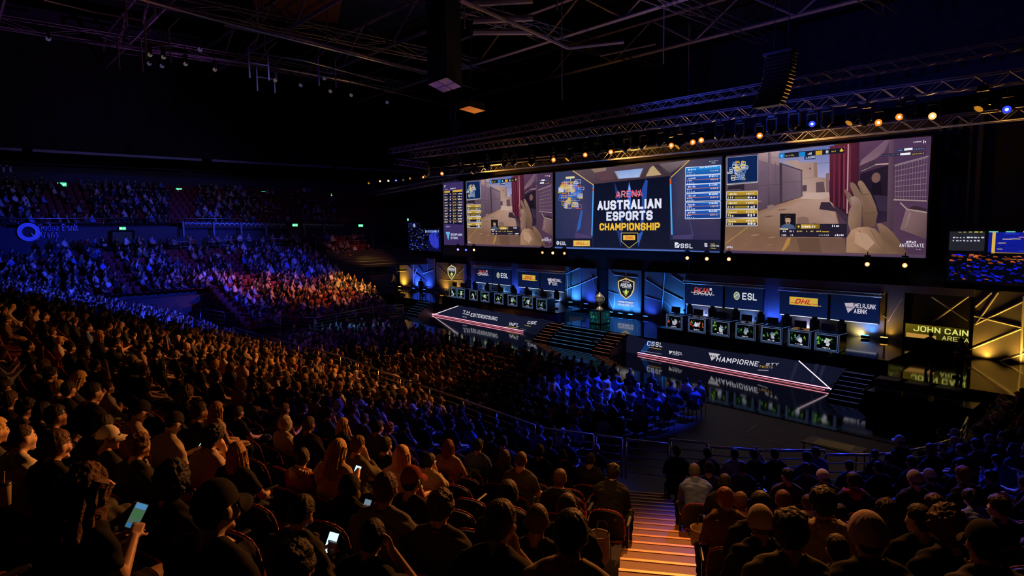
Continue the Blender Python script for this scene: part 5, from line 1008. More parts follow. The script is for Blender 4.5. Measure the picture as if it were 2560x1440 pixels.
# relay screens at both sides, showing the hall itself
def crowd_pic(s, seed, big):
    rr = random.Random(seed); s.rect(0, 0, 1, 1, '#05050c'); s.up()
    if big:
        s.rect(.22, .58, 1, .96, '#101a8c'); s.rect(0, .6, .2, .97, '#23232c'); s.up()
        for u in (.24, .41, .62, .8): s.rect(u, .56 if u < .3 else .72, u+.018, .97, '#d8b048' if u < .3 else '#a88868')
        for i in range(9): s.rect(.22+i*.09, .955, .27+i*.09, .975, rr.choice(['#2a9c5c', '#60c0a0', '#c8c040', '#2a7cc0']))
        s.scrawl(.02, .84, .2, .87, '#d0d0e4', 9, rr); s.scrawl(.02, .78, .18, .81, '#c8c8dc', 8, rr); s.scrawl(.05, .95, .2, .97, '#c8c050', 5, rr); s.up()
        for i in range(70): u, v = rr.uniform(.25, 1), rr.uniform(.6, .93); s.rect(u, v, u+rr.uniform(.01, .05), v+.012, rr.choice(['#3040d8', '#c870c0', '#e0c0a0', '#2858c8', '#080a30', '#c8b060']))
        s.line((.24, .575), (1, .565), .012, '#b88830'); s.line((.3, .46), (.62, .45), .008, '#c8943c'); s.up()
    nn = 420 if big else 300
    for i in range(nn):
        u, v = rr.uniform(0, .97), rr.uniform(.01, .52 if big else .98)
        if not big and u > .62 and v < .95 and rr.random() < .6: continue
        blue = rr.random() < (.9 if v < .4 else .25) if big else True; k = rr.uniform(.35, 1); a = rr.uniform(.01, .035)
        c = (int(20*k), int(30*k), int(235*k)) if blue else (int(215*k), int(100*k), int(45*k))
        if not big and rr.random() < .45: c = (int(130*k), int(160*k), int(240*k))
        s.poly([(u, v), (u+a, v+rr.uniform(-.01, .01)), (u+a*.8, v+a*rr.uniform(.4, 1.2)), (u+a*.1, v+a)], '#%02x%02x%02x' % c)
    s.up()
p0, p1 = at_y(2375, 575, YW), at_y(2373, 702, YW)
o, s = led(p0[0], -1.6, p1[2], p0[2], YW, 'relay screen at the right edge showing the blue lit crowd and stage', 'relay_screen'); crowd_pic(s, 3, True); s.p.build('picture', M['pic'], o)
o, s = led(-57.35, -51.45, 5.18, 7.45, YW+.1, 'small bright relay screen left of the screens, lower wide part', 'relay_screen'); crowd_pic(s, 5, False); s.rect(.63, .02, .99, .97, '#0a0d3c'); s.up()
for i in range(40): s.scrawl(.65+.3*random.random(), .05+.8*random.random(), .7+.25*random.random(), .1+.8*random.random(), '#3038c0', 2)
s.scrawl(.55, .82, .97, .95, '#90a8e8', 9); s.p.build('picture', M['pic'], o)
o, s = led(-57.3, -54.95, 7.5, 8.1, YW+.1, 'small bright relay screen left of the screens, upper narrow part', 'relay_screen'); crowd_pic(s, 6, False); s.p.disc(*s.q([(.5, .5)])[0], .2, '#8aa8e8', 12); s.up(); s.p.disc(*s.q([(.5, .4)])[0], .07, '#d8b040', 8); s.p.build('picture', M['pic'], o)
from mathutils import noise as mnoise
# ================================================================ people: bodies
def nz(v): v = np.array(v, float); return v/np.linalg.norm(v)
class Fig:
    """joined tapered limbs; each piece carries a label for clothing"""
    def __init__(s): s.b = MB(); s.caps = []
    def cap(s, p0, p1, r0, r1, lab, n=10):
        p0, p1 = np.array(p0, float), np.array(p1, float); s.caps.append((p0, p1, r0, r1, lab)); d = p1-p0; L = np.linalg.norm(d); d = d/L if L > 1e-6 else np.array([0, 0, 1.])
        a = np.cross(d, (0, 0, 1) if abs(d[2]) < .9 else (1, 0, 0)); a /= np.linalg.norm(a); c = np.cross(d, a); rings = []
        for t in (-1, -.7, -.35, 0): rings.append((p0+d*r0*t, r0*math.sqrt(max(0, 1-t*t))+1e-4))
        for t in (0, .35, .7, 1): rings.append((p1+d*r1*t, r1*math.sqrt(max(0, 1-t*t))+1e-4))
        vs = [q+r*(math.cos(2*PI*i/n)*a+math.sin(2*PI*i/n)*c) for q, r in rings for i in range(n)]
        fs = [(k*n+i, k*n+(i+1) % n, (k+1)*n+(i+1) % n, (k+1)*n+i) for k in range(7) for i in range(n)]+[tuple(range(n-1, -1, -1)), tuple(range(7*n, 8*n))]
        s.b.add(vs, fs)
    def ell(s, c, rad, lab, Mx=None, f=None):
        bb = MB().ball((0, 0, 0), 1, 18, 12); P = np.array(bb.v)*np.array(rad)
        if f is not None: P = f(P)
        P = P+np.array(c) if Mx is None else (np.array(Mx)[:3, :3]@(P+np.array(c)).T).T+np.array(Mx)[:3, 3]
        s.b.add(P, [fc for fc in bb.f]); q = P.mean(0); s.caps.append((q, q, min(rad), min(rad), lab))
def headf(P):
    """skull to jaw shaping in the head frame (face towards +y)"""
    P = P.copy(); t = np.clip((-.015-P[:, 2])/.10, 0, 1); P[:, 0] *= 1-.36*t; bk = P[:, 1] < 0; P[bk, 1] *= (1-.42*t[bk]); P[~bk, 1] *= .96; P[:, 1] += .006*t; return P
HR = (.077, .099, .118)
def hand(F, w, d, n, lab=4, curl=.5, side=1):
    """palm, four bent fingers and a thumb from wrist w along d with palm normal n"""
    d, n = nz(d), nz(n); sd = np.cross(d, n); w = np.array(w, float)
    for q in (-.022, 0, .022): F.cap(w+d*.02+sd*q, w+d*.08+sd*q*1.15, .016, .0145, lab, 8)
    for i, L in enumerate((.036, .041, .038, .03)):
        b0 = w+d*.088+sd*(-.031+.0205*i); d1 = nz(d+n*curl); d2 = nz(d+n*curl*2.6); m = b0+d1*L
        F.cap(b0, m, .0095, .009, lab, 8); F.cap(m, m+d2*L*.8, .009, .0078, lab, 8)
    t0 = w+d*.03-sd*.03*side; t1 = t0+nz(d*.6-sd*side+n*.5)*.038; F.cap(t0, t1, .012, .0105, lab, 8); F.cap(t1, t1+nz(d+n*.5-sd*.2*side)*.03, .0105, .009, lab, 8)
POSES = {  # lean, head yaw, head pitch, (elbow, wrist, hand direction) right and left, legs
 'lap': (0, 0, 0, ((.25, .04, .77), (.15, .30, .67), (.0, 1, -.25)), ((-.25, .04, .77), (-.15, .30, .67), (0, 1, -.25)), 'sit'),
 'lapl': (-.05, .5, 0, ((.25, .06, .77), (.10, .30, .68), (-.5, 1, -.2)), ((-.25, .02, .77), (-.16, .28, .67), (.2, 1, -.25)), 'sit'),
 'lapr': (0, -.5, .03, ((.25, .04, .77), (.16, .30, .67), (0, 1, -.25)), ((-.26, .06, .77), (-.08, .30, .68), (.6, 1, -.2)), 'wide'),
 'lean': (.5, 0, .25, ((.20, .42, .66), (.05, .60, .82), (-.5, .4, .5)), ((-.20, .42, .66), (-.05, .60, .80), (.5, .4, .5)), 'wide'),
 'leanl': (.35, .45, .12, ((.20, .36, .66), (.03, .54, .70), (-.8, .5, -.1)), ((-.20, .36, .66), (-.04, .55, .68), (.7, .5, -.1)), 'wide'),
 'cross': (-.06, 0, 0, ((.25, .08, .80), (-.06, .20, .84), (-1, .15, .1)), ((-.25, .08, .78), (.08, .21, .80), (1, .1, 0)), 'sit'),
 'chin': (.12, -.12, .05, ((.17, .30, .80), (.05, .20, 1.04), (-.25, 0, 1)), ((-.24, .10, .76), (.02, .28, .74), (1, .3, 0)), 'sit'),
 'clasp': (.02, .15, .02, ((.25, .08, .76), (.05, .32, .80), (-.6, .7, .3)), ((-.25, .08, .76), (-.05, .32, .79), (.6, .7, .3)), 'sit'),
 'phone': (.14, .1, .5, ((.22, .10, .74), (.07, .34, .84), (-.4, .8, .4)), ((-.22, .10, .74), (-.06, .34, .82), (.5, .8, .3)), 'sit'),
 'ankle': (-.08, .1, 0, ((.25, .06, .77), (.12, .31, .68), (-.3, 1, -.1)), ((-.25, .06, .80), (-.20, .33, .74), (.2, 1, 0)), 'ankle'),
 'ear': (.1, .2, .05, ((.22, .26, .86), (.12, .13, 1.16), (-.3, -.1, 1)), ((-.24, .1, .76), (-.04, .3, .74), (.9, .4, 0)), 'sit'),
 'raise': (0, .1, 0, ((.30, .14, 1.02), (.16, .16, 1.24), (-.5, 0, 1)), ((-.25, .04, .77), (-.15, .30, .67), (0, 1, -.25)), 'sit'),
 'stand': (.0, .3, .05, ((.25, -.02, 1.10), (.15, .18, .98), (-.4, .8, 0)), ((-.25, -.02, 1.10), (-.15, .18, .98), (.4, .8, 0)), 'stand'),
 'standside': (.0, -.7, .1, ((.26, -.05, 1.10), (.25, .06, .86), (0, .3, -1)), ((-.26, -.02, 1.12), (-.12, .20, 1.10), (.6, .7, .3)), 'stand'),
}
def make_fig(pose, hair=None, hands=True, face=True):
    lean, yaw, pit, ra, la, legs = POSES[pose]; F = Fig(); up = .34 if legs == 'stand' else 0.
    piv = np.array([0, 0, .60+up]); cl, sl = math.cos(lean), math.sin(lean)
    def U(p): x, y, z = np.array(p, float)+np.array([0, 0, up])-piv; return piv+np.array([x, y*cl+z*sl, z*cl-y*sl])
    F.cap((-.085, 0, .55+up), (.085, 0, .55+up), .125, .125, 5)
    for s in (-1, 1): F.cap(U((s*.055, -.01, .62)), U((s*.06, -.02, .86)), .115, .118, 1)
    F.cap(U((-.08, -.03, .96)), U((.08, -.03, .96)), .125, .125, 1); F.cap(U((-.15, -.035, 1.025)), U((.15, -.035, 1.025)), .068, .068, 1)
    for s in (-1, 1): F.cap(U((s*.14, -.035, 1.05)), U((s*.035, -.03, 1.105)), .05, .05, 1)
    hc = U((0, .02, 1.24)); hp = pit-lean*.55
    F.cap(U((0, -.035, 1.05)), hc+np.array([0, -.02, -.05]), .058, .054, 0)
    cy, sy, cp, sp = math.cos(yaw), math.sin(yaw), math.cos(-hp*1. if False else -(pit+lean*.35)), math.sin(-(pit+lean*.35))
    R = np.array([[cy, -sy, 0], [sy, cy, 0], [0, 0, 1]])@np.array([[1, 0, 0], [0, cp, -sp], [0, sp, cp]])
    H = np.eye(4); H[:3, :3] = R; H[:3, 3] = hc
    T = lambda p: R@np.array(p)+hc
    F.ell((0, 0, 0), HR, 0, H, headf)
    if face:
        F.cap(T((0, .088, .012)), T((0, .109, -.022)), .008, .0135, 0); F.cap(T((-.034, .078, .031)), T((.034, .078, .031)), .013, .013, 0)
        for s in (-1, 1): F.ell((s*.041, .06, -.03), (.03, .03, .03), 0, H); F.ell((s*.079, -.006, -.004), (.011, .026, .034), 0, H)
        F.cap(T((-.017, .088, -.062)), T((.017, .088, -.062)), .010, .010, 0); F.ell((0, .07, -.1), (.03, .026, .022), 0, H)
    for s, (e, wst, hd) in ((1, ra), (-1, la)):
        sh = U((s*.188, -.035, 1.005)); e = np.array(e); wst = np.array(wst)
        if up: pass
        F.cap(sh, e, .055, .044, 2); F.cap(e, wst, .045, .029, 3)
        if hands: hand(F, wst, hd, (-s*.5, -.2, -1) if hd[2] < .5 else (-s*.4, -1, 0), 4, .55, s)
        else: F.cap(wst, wst+nz(hd)*.12, .035, .028, 4)
    for s in (-1, 1):
        if legs == 'stand':
            k, a = (s*.11, .03, .48), (s*.12, -.02, .09); F.cap((s*.085, 0, .88), k, .095, .062, 5); F.cap(k, a, .062, .042, 6); F.cap((s*.12, -.03, .05), (s*.14, .16, .035), .045, .035, 7)
        elif legs == 'ankle' and s == 1:
            k, a = (.30, .40, .66), (-.06, .46, .64); F.cap((.09, .03, .56), k, .09, .066, 5); F.cap(k, a, .062, .042, 6); F.cap(a, (-.20, .52, .66), .044, .036, 7)
        else:
            wd = .22 if legs == 'wide' else .13
            k, a = (s*wd, .45, .55), (s*wd*.95, .44, .10); F.cap((s*.09, .03, .56), k, .09, .066, 5); F.cap(k, a, .062, .042, 6); F.cap((s*wd, .40, .05), (s*(wd+.02), .60, .035), .045, .035, 7)
    return F, H
def remesh(mb, vox, name):
    me = mb.data(name+'_src'); o = bpy.data.objects.new(name+'_src', me); COL.objects.link(o)
    md = o.modifiers.new('r', 'REMESH'); md.mode = 'VOXEL'; md.voxel_size = vox; md.use_smooth_shade = True
    sm = o.modifiers.new('s', 'SMOOTH'); sm.factor = .5; sm.iterations = 2 if vox < .01 else 1
    dg = bpy.context.evaluated_depsgraph_get(); dg.update(); out = bpy.data.meshes.new_from_object(o.evaluated_get(dg)); out.name = name
    COL.objects.unlink(o); bpy.data.objects.remove(o); bpy.data.meshes.remove(me); return out
def arrays(me):
    n = len(me.vertices); V = np.empty(n*3); me.vertices.foreach_get('co', V); V = V.reshape(-1, 3)
    N = np.empty(n*3); me.vertices.foreach_get('normal', N); N = N.reshape(-1, 3)
    F = np.empty(len(me.loops), int); me.loops.foreach_get('vertex_index', F); return V, N, F.reshape(-1, 4)
def labels(V, caps):
    best = np.full(len(V), 9.); lab = np.zeros(len(V), int); par = np.zeros(len(V))
    for p0, p1, r0, r1, l in caps:
        d = p1-p0; L2 = d@d; t = np.clip(((V-p0)@d)/L2, 0, 1) if L2 > 1e-9 else np.zeros(len(V)); q = p0+t[:, None]*d; ds = np.linalg.norm(V-q, axis=1)-(r0+(r1-r0)*t)
        m = ds < best; best[m] = ds[m]; lab[m] = l; par[m] = t[m]
    return lab, par
def mesh_np(name, V, F, m, smooth=True):
    me = bpy.data.meshes.new(name); me.vertices.add(len(V)); me.vertices.foreach_set('co', V.astype(np.float32).ravel()); me.loops.add(F.size); me.loops.foreach_set('vertex_index', F.astype(np.int32).ravel())
    me.polygons.add(len(F)); me.polygons.foreach_set('loop_start', np.arange(0, F.size, F.shape[1], dtype=np.int32))
    me.update(calc_edges=True)
    if smooth: me.polygons.foreach_set('use_smooth', np.ones(len(F), bool))
    if m is not None: me.materials.append(m)
    return me
def garment(name, V, N, F, keep, off, seed=0, wr=.004):
    fk = keep[F].all(1); Fk = F[fk]; ids = np.unique(Fk); mp = -np.ones(len(V), int); mp[ids] = np.arange(len(ids)); P = V[ids]; Nn = N[ids]; Fm = mp[Fk]
    for _ in range(4):      # let the cloth bridge small hollows
        acc = np.zeros_like(P); cnt = np.zeros(len(P))
        for i in range(4): a, b_ = Fm[:, i], Fm[:, (i+1) % 4]; np.add.at(acc, a, P[b_]); np.add.at(acc, b_, P[a]); np.add.at(cnt, a, 1); np.add.at(cnt, b_, 1)
        P = P*.4+.6*acc/cnt[:, None]
    w = np.sin(P[:, 0]*31+seed)*np.sin(P[:, 2]*43+P[:, 1]*37+seed*2)+.6*np.sin(P[:, 1]*71+P[:, 2]*57+P[:, 0]*23)
    P = P+Nn*(off+.004+wr*w[:, None]); return mesh_np(name, P, Fm, M['cloth'])
BODY = {}
for pose, lod in [(p, 0) for p in POSES]+[(p, 1) for p in POSES if p not in ('ear', 'stand', 'standside')]:
    F, H = make_fig(pose, hands=lod == 0); me = remesh(F.b, (.0088, .0175)[lod], 'body_'+pose); V, N, Q = arrays(me); lab, par = labels(V, F.caps)
    for m in ('skin', 'brow', 'eye', 'lip'): me.materials.append(M[m])
    Hi = np.linalg.inv(H); Lc = (Hi[:3, :3]@V.T).T+Hi[:3, 3]; C = Lc[Q].mean(1); mi = np.zeros(len(Q), int); ax = abs(C[:, 0]); fr = C[:, 1] > .055
    mi[fr & (ax > .014) & (ax < .052) & (C[:, 2] > .026) & (C[:, 2] < .04)] = 1; mi[fr & (((ax-.033)/.014)**2+((C[:, 2]-.008)/.0075)**2 < 1)] = 2; mi[(C[:, 1] > .082) & (ax < .024) & (abs(C[:, 2]+.062) < .009)] = 3
    me.polygons.foreach_set('material_index', mi.astype(np.int32))
    torso = lab == 1; ua = lab == 2; fa = lab == 3; pel = lab == 5; shin = lab == 6; neckz = H[2, 3]-.155; seedp = hash(pose) % 7 if False else len(pose)
    fl_ = [c for c in F.caps if c[4] == 7]; foot = np.argmin(np.stack([np.linalg.norm(V-(c[0]+c[1])/2, axis=1) for c in fl_]), 0)
    hipz = V[:, 2] > ( .58 if 'stand' not in pose else .92)
    nape = (lab == 0) & (Lc[:, 2] < -.128)
    up_ = torso | nape | (pel & hipz & (abs(V[:, 0]) < .22) & (V[:, 1] < .14))
    g = dict(short=garment('tee', V, N, Q, up_ | (ua & (par < .72)), .008, 1), long=garment('sweater', V, N, Q, up_ | ua | (fa & (par < .9)), .013, 2, .006),
             trousers=garment('trousers', V, N, Q, pel | shin, .007, 3), shorts=garment('shorts', V, N, Q, pel & ~((par > .86) & (abs(V[:, 1]) > .3)), .014, 4), shoes=[garment('shoe', V, N, Q, (lab == 7) & (foot == f_), .007, 5, 0) for f_ in (0, 1)] if lod == 0 else [])
    BODY[pose if lod == 0 else pose+'_'] = dict(me=me, H=H, g=g, head=H[:3, 3])
# ---------------------------------------------------------------- hair and headwear, in the head frame
def shell(name, thick, inside, m, na=56, ne=34, ridge=0., rf=9, bump=0., seed=0, zlo=-.13):
    """a shell over the skull: thick(az, z) in metres, kept where inside(az, z)"""
    vs, keep, rr = [], [], random.Random(seed); ph = [rr.uniform(0, 6) for _ in range(6)]
    for j in range(ne+1):
        el = PI*j/ne
        for i in range(na):
            az = 2*PI*i/na; u = np.array([[math.sin(az)*math.sin(el), math.cos(az)*math.sin(el), math.cos(el)]]); p = headf(u*np.array(HR))[0]
            a = abs((az+PI) % (2*PI)-PI); t = thick(a, p[2])
            t += ridge*math.sin(az*rf+ph[0]+3*el)*math.sin(el)+(bump*2.2*mnoise.noise(Vector(tuple(p*(42 if bump > .008 else 30))))+bump*1.2*mnoise.noise(Vector(tuple(p*80+5))) if bump else 0)
            vs.append(p+nz(p)*t); keep.append(inside(a, p[2]))
    fs = []
    for j in range(ne):
        for i in range(na):
            q = (j*na+i, j*na+(i+1) % na, (j+1)*na+(i+1) % na, (j+1)*na+i)
            if all(keep[k] for k in q): fs.append(q[::-1])
    b = MB().use(m); used = sorted({k for q in fs for k in q}); mp = {k: n for n, k in enumerate(used)}; b.add([vs[k] for k in used], [tuple(mp[k] for k in q) for q in fs]); return b
def hl(a, z, f=.062, sd=.02, bk=-.07):
    d = math.degrees(a); lim = f if d < 48 else f+(sd-f)*(d-48)/22 if d < 70 else sd if d < 96 else sd+(bk-sd)*(d-96)/30 if d < 126 else bk
    return z > lim
def skirt(b, L, r0=.012, a0=72, fl=.0, wav=.006, ns=40, nr=12, zt=.03):
    """hanging hair from the crown line down to L below the head centre, two sided"""
    outer = []
    for j in range(nr+1):
        z = zt-(L+zt)*j/nr
        for i in range(ns+1):
            az = math.radians(a0+(360-2*a0)*i/ns); zz = max(z, -.02); k = 1+max(0, -.02-z)*fl
            px = (HR[0]+r0+.006)*math.sin(az)*k; py = (HR[1]+r0)*math.cos(az)*(1 if z > -.05 else .9)*k-.012*min(1, max(0, -z)*8)
            w = wav*math.sin(i*1.7+j*.35)+wav*.5*math.sin(i*4.1-j*.5); q = nz((math.sin(az), math.cos(az), 0)); outer.append(np.array([px, py, z])+q*w)
    n = ns+1; inner = [p*np.array([.8, .8, 1]) for p in outer]; vs = outer+inner; o = len(outer); fs = []
    for j in range(nr):
        for i in range(ns): a = j*n+i; fs += [(a, a+n, a+n+1, a+1), (o+a, o+a+1, o+a+n+1, o+a+n)]
    for i in range(ns): a = nr*n+i; fs.append((a, o+a, o+a+1, a+1))
    for j in range(nr):
        for i in (0, ns): a = j*n+i; fs.append((a, o+a, o+a+n, a+n))
    return b.add(vs, fs)
HAIR = {}
HAIR['short'] = shell('h', lambda a, z: .010+.012*max(0, min(1, (z-.0)/.09)), hl, M['hair'], ridge=.002, rf=13, bump=.0015, seed=1).data('hair_short', True)
HAIR['buzz'] = shell('h', lambda a, z: .005, lambda a, z: hl(a, z, .066, .024, -.06), M['hair']).data('hair_buzz', True)
HAIR['messy'] = shell('h', lambda a, z: .012+.026*max(0, min(1, (z+.01)/.09)), lambda a, z: hl(a, z, .05, .0, -.085), M['hair'], na=72, ne=44, bump=.006, seed=2).data('hair_messy', True)
HAIR['curly'] = shell('h', lambda a, z: .034+.012*max(0, z/.1), lambda a, z: hl(a, z, .045, -.01, -.09), M['hair'], na=84, ne=52, bump=.010, seed=3).data('hair_curly', True)
b = shell('h', lambda a, z: .015, lambda a, z: hl(a, z, .05, .0, -.05), M['hair'], ridge=.003, rf=17, seed=4); HAIR['long'] = skirt(b, .34, .014, 66, .9, .010).data('hair_long', True)
b = shell('h', lambda a, z: .028, lambda a, z: hl(a, z, .045, -.01, -.06), M['hair'], na=84, ne=48, bump=.007, seed=5); HAIR['frizzy'] = skirt(b, .30, .045, 62, 1.6, .016).data('hair_frizzy', True)
b = shell('h', lambda a, z: .016, lambda a, z: hl(a, z, .05, .0, -.05), M['hair'], ridge=.003, rf=19, seed=6); HAIR['bob'] = skirt(b, .17, .018, 64, .4).data('hair_bob', True)
HAIR['tail'] = shell('h', lambda a, z: .010, lambda a, z: hl(a, z, .058, .0, -.07), M['hair'], ridge=.002, rf=21, seed=7).ball((0, -.12, .03), .03, 10, 8).ball((0, -.15, -.06), .04, 10, 8, (.7, .7, 2)).data('hair_tail', True)
cp = shell('c', lambda a, z: .019+.01*max(0, min(1, (z-.04)/.06)), lambda a, z: z > .034-.022*(1-math.cos(a))/2, M['cloth'])
vs = []
for k, th in ((0, 0), (1, -.007)):
    for j in range(4):
        for i in range(13): a = math.radians(-62+124*i/12); r = .098+.024*j*math.cos(a*1.1); vs.append((r*math.sin(a)*.92, r*math.cos(a)*1.03+.01, .036-.010*j-.03*(math.sin(a)**2)*(j > 0)*1.+th))
fs = [(j*13+i, j*13+i+1, (j+1)*13+i+1, (j+1)*13+i) for j in range(3) for i in range(12)]; fs = fs+[tuple(52+k for k in q[::-1]) for q in fs]+[(39+i, 39+i+1, 91+i+1, 91+i) for i in range(12)]
CAPD = cp.data('cap_crown', True); BRIM = MB().use(M['cloth']).add(vs, fs).data('cap_brim', True)
BEANIE = shell('w', lambda a, z: .022+.01*max(0, z/.1), lambda a, z: z > .02-.03*(1-math.cos(a))/2, M['cloth'], ridge=.0022, rf=40).data('beanie', True)
HOOD = shell('w', lambda a, z: .034, lambda a, z: (z > .085) or (math.degrees(a) > 52 and z > -.13), M['cloth'], bump=.003, seed=9).data('hood_up', True)
hb = MB().use(M['cloth']); pr = [(.13*math.sin(t), -.045-.075*math.cos(t)*1.0, -.135+.02*math.cos(t*2)) for t in np.linspace(-2.2, 2.2, 15)]
for a, c in zip(pr[:-1], pr[1:]): hb.tube(a, c, .038, 9)
hb.ball((0, -.14, -.17), .075, 12, 8, (1.2, .7, 1)); HOODD = hb.data('hood_down', True)
LANY = MB().use(M['cloth']).path([(.068*math.sin(t), -.03+.07*math.cos(t), -.145-.03*math.cos(t)) for t in np.linspace(0, 2*PI, 19)], .011, 5).data('lanyard', True)
GLS = MB().use(M['plastic']).path([(.08, 0, .012), (.07, .075, .01), (.035, .1, .008), (0, .104, .012), (-.035, .1, .008), (-.07, .075, .01), (-.08, 0, .012)], .004, 4).data('glasses')
EARB = None
HC = dict(d=(.014, .010, .009), n=(.075, .038, .02), b=(.6, .40, .15), g=(.085, .08, .08), r=(.22, .065, .025), a=(.13, .055, .025), k=(.008, .008, .009), l=(.38, .22, .1))
HCN = dict(d='dark', n='brown', b='blond', g='grey', r='reddish', a='auburn', k='black', l='light brown')
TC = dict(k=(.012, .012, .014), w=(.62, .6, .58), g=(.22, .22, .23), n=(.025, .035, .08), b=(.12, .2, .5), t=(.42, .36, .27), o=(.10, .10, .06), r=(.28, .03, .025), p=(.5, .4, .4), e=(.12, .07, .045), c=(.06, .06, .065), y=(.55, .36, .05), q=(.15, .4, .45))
TCN = dict(k='black', w='white', g='grey', n='navy', b='blue', t='beige', o='olive', r='red', p='pink', e='brown', c='charcoal', y='yellow', q='teal')
SKC = [(.52, .30, .2), (.58, .36, .26), (.42, .24, .15), (.3, .16, .09), (.6, .4, .3), (.5, .31, .22)]
HN = dict(short='short %s hair', buzz='cropped %s hair', messy='tousled %s hair', curly='curly %s hair', long='long %s hair', frizzy='frizzy long %s hair', bob='bobbed %s hair', tail='tied %s hair')
def col4(c, j=0.): k = 1+RNG.uniform(-j, j); return (c[0]*k, c[1]*k, c[2]*k, 1)
def add_part(name, me, root, Mx=None, color=(1, 1, 1, 1)):
    o = bpy.data.objects.new(name, me); COL.objects.link(o); o.parent = root; o.color = color
    if Mx is not None: o.matrix_local = Matrix(Mx.tolist())
    return o
NPEOPLE = 0
def person(loc, rz, pose, hair, hc, top, sl='short', leg='k', extra='', scale=1., capc='k', skin=None, lod=0):
    """extra letters: h hood down, l lanyard, g glasses, s shorts; hair may be cap, beanie or hood"""
    global NPEOPLE; NPEOPLE += 1
    B = BODY[pose+('_' if lod else '')]; o = bpy.data.objects.new('person', B['me']); COL.objects.link(o); o.location = loc; o.rotation_euler = (0, 0, rz); o.scale = (scale,)*3
    o.color = col4(SKC[NPEOPLE*5 % 6] if skin is None else SKC[skin], .1); H = B['H']
    add_part('sweater' if sl == 'long' else 'shirt', B['g'][sl], o, None, col4(TC[top], .15))
    add_part('shorts' if 's' in extra else 'trousers', B['g']['shorts' if 's' in extra else 'trousers'], o, None, col4(TC[leg], .2) if leg != 'j' else (.05, .075, .13, 1))
    for sh_ in B['g']['shoes']: add_part('shoe', sh_, o, None, (.03, .03, .03, 1) if NPEOPLE % 3 else (.5, .5, .5, 1))
    h = col4(HC[hc], .25)
    if hair == 'cap':
        add_part('hair', HAIR['buzz'], o, H, h); c = add_part('cap', CAPD, o, H, col4(TC[capc], .1)); add_part('brim', BRIM, c, None, col4(TC[capc], .1))
    elif hair == 'backcap':
        R = H.copy(); R[:3, :3] = H[:3, :3]@np.array([[-1, 0, 0], [0, -1, 0], [0, 0, 1]]); add_part('hair', HAIR['short'], o, H, h); c = add_part('cap', CAPD, o, R, col4(TC[capc], .1)); add_part('brim', BRIM, c, None, col4(TC[capc], .1))
    elif hair == 'beanie': add_part('hair', HAIR['buzz'], o, H, h); add_part('beanie', BEANIE, o, H, col4(TC[capc], .1))
    elif hair == 'hood': add_part('hood', HOOD, o, H, col4(TC[top], .1))
    else: add_part('hair', HAIR[hair], o, H, h)
    if 'h' in extra: add_part('hood', HOODD, o, np.array(H) if False else np.block([[np.eye(3), H[:3, 3:4]], [np.zeros((1, 3)), np.ones((1, 1))]]), col4(TC[capc if hair not in ('cap', 'beanie', 'backcap') and capc != 'k' else top], .1))
    if 'l' in extra: add_part('lanyard', LANY, o, np.block([[np.eye(3), H[:3, 3:4]], [np.zeros((1, 3)), np.ones((1, 1))]]), (.02, .02, .02, 1))
    if 'g' in extra: add_part('glasses', GLS, o, H)
    return o
# ---------------------------------------------------------------- seats
def seat_meshes():
    prof = [(-.225, .42), (-.235, .55), (-.235, .68), (-.225, .77), (-.195, .84), (-.14, .885), (-.07, .905), (0, .91), (.07, .905), (.14, .885), (.195, .84), (.225, .77), (.235, .68), (.235, .55), (.225, .42)]
    Y = lambda x, z, t: -.235-.17*(z-.42)+.05*(x/.23)**2+t
    sh, fb = MB().use(M['seatshell']), MB().use(M['seatfab']); n = len(prof)
    cx = [(x*.55, .42+(z-.42)*.6) for x, z in prof]
    def plate(b, t, k, flip):
        P = [(x*k, Y(x*k, z, t), .42+(z-.42)*(k if k < 1 else 1)) for x, z in prof]; Q = [(x, Y(x, z, t+(.018 if not flip else -.018)), z) for x, z in cx]; c = (0, Y(0, .66, t), .63); vs = P+Q+[c]
        fs = []
        for i in range(n):
            j = (i+1) % n; fs += [(i, j, n+j, n+i), (n+i, n+j, 2*n)]
        b.add(vs, [f[::-1] if flip else f for f in fs])
    plate(sh, -.03, 1., False); plate(fb, .035, .96, True)
    P0 = [(x, Y(x, z, -.03), z) for x, z in prof]; P1 = [(x*.96, Y(x*.96, z, .035), .42+(z-.42)*.96) for x, z in prof]
    for i in range(n-1): sh.poly([P0[i], P0[i+1], P1[i+1], P1[i]])
    back = sh; base_i = len(back.v); back.use(M['seatfab']); back.add(fb.v, fb.f)
    pip = MB().use(M['piping']).path([(x, Y(x, z, .012), z+.004) for x, z in prof[1:-1]], .011, 6)
    cu = MB().use(M['seatfab']).rbox((0, -.02, .45), (.45, .46, .09), .035)
    arm = MB().use(M['plastic']).rbox((0, -.02, .655), (.05, .32, .035), .012).box((0, -.12, .45), (.035, .07, .38))
    ped = MB().use(M['plastic']).box((0, -.12, .2), (.08, .1, .42)).box((0, -.12, .01), (.3, .18, .02))
    bt = MB().use(M['rail']).lathe([(.001, 0), (.016, 0), (.018, .004)], n=8); bt.v = [(x+.13, Y(.13, .8, -.036)-z*0-.0, .8+y) for x, y, z in bt.v]
    return dict(backrest=back.data('seat_backrest', True), piping=pip.data('seat_piping', True), cushion=cu.data('seat_cushion'), arm=arm.data('seat_armrest'), ped=ped.data('seat_pedestal'), badge=bt.data('seat_number_badge'))
SM = seat_meshes()
def seat(loc, rz):
    o = empty('stadium_seat', loc, rz); b_ = link('backrest', SM['backrest'], o); link('piping', SM['piping'], b_); link('number_badge', SM['badge'], b_); link('cushion', SM['cushion'], o); link('pedestal', SM['ped'], o)
    for s in (-1, 1): link('armrest', SM['arm'], o, (s*.265, 0, 0))
    return o
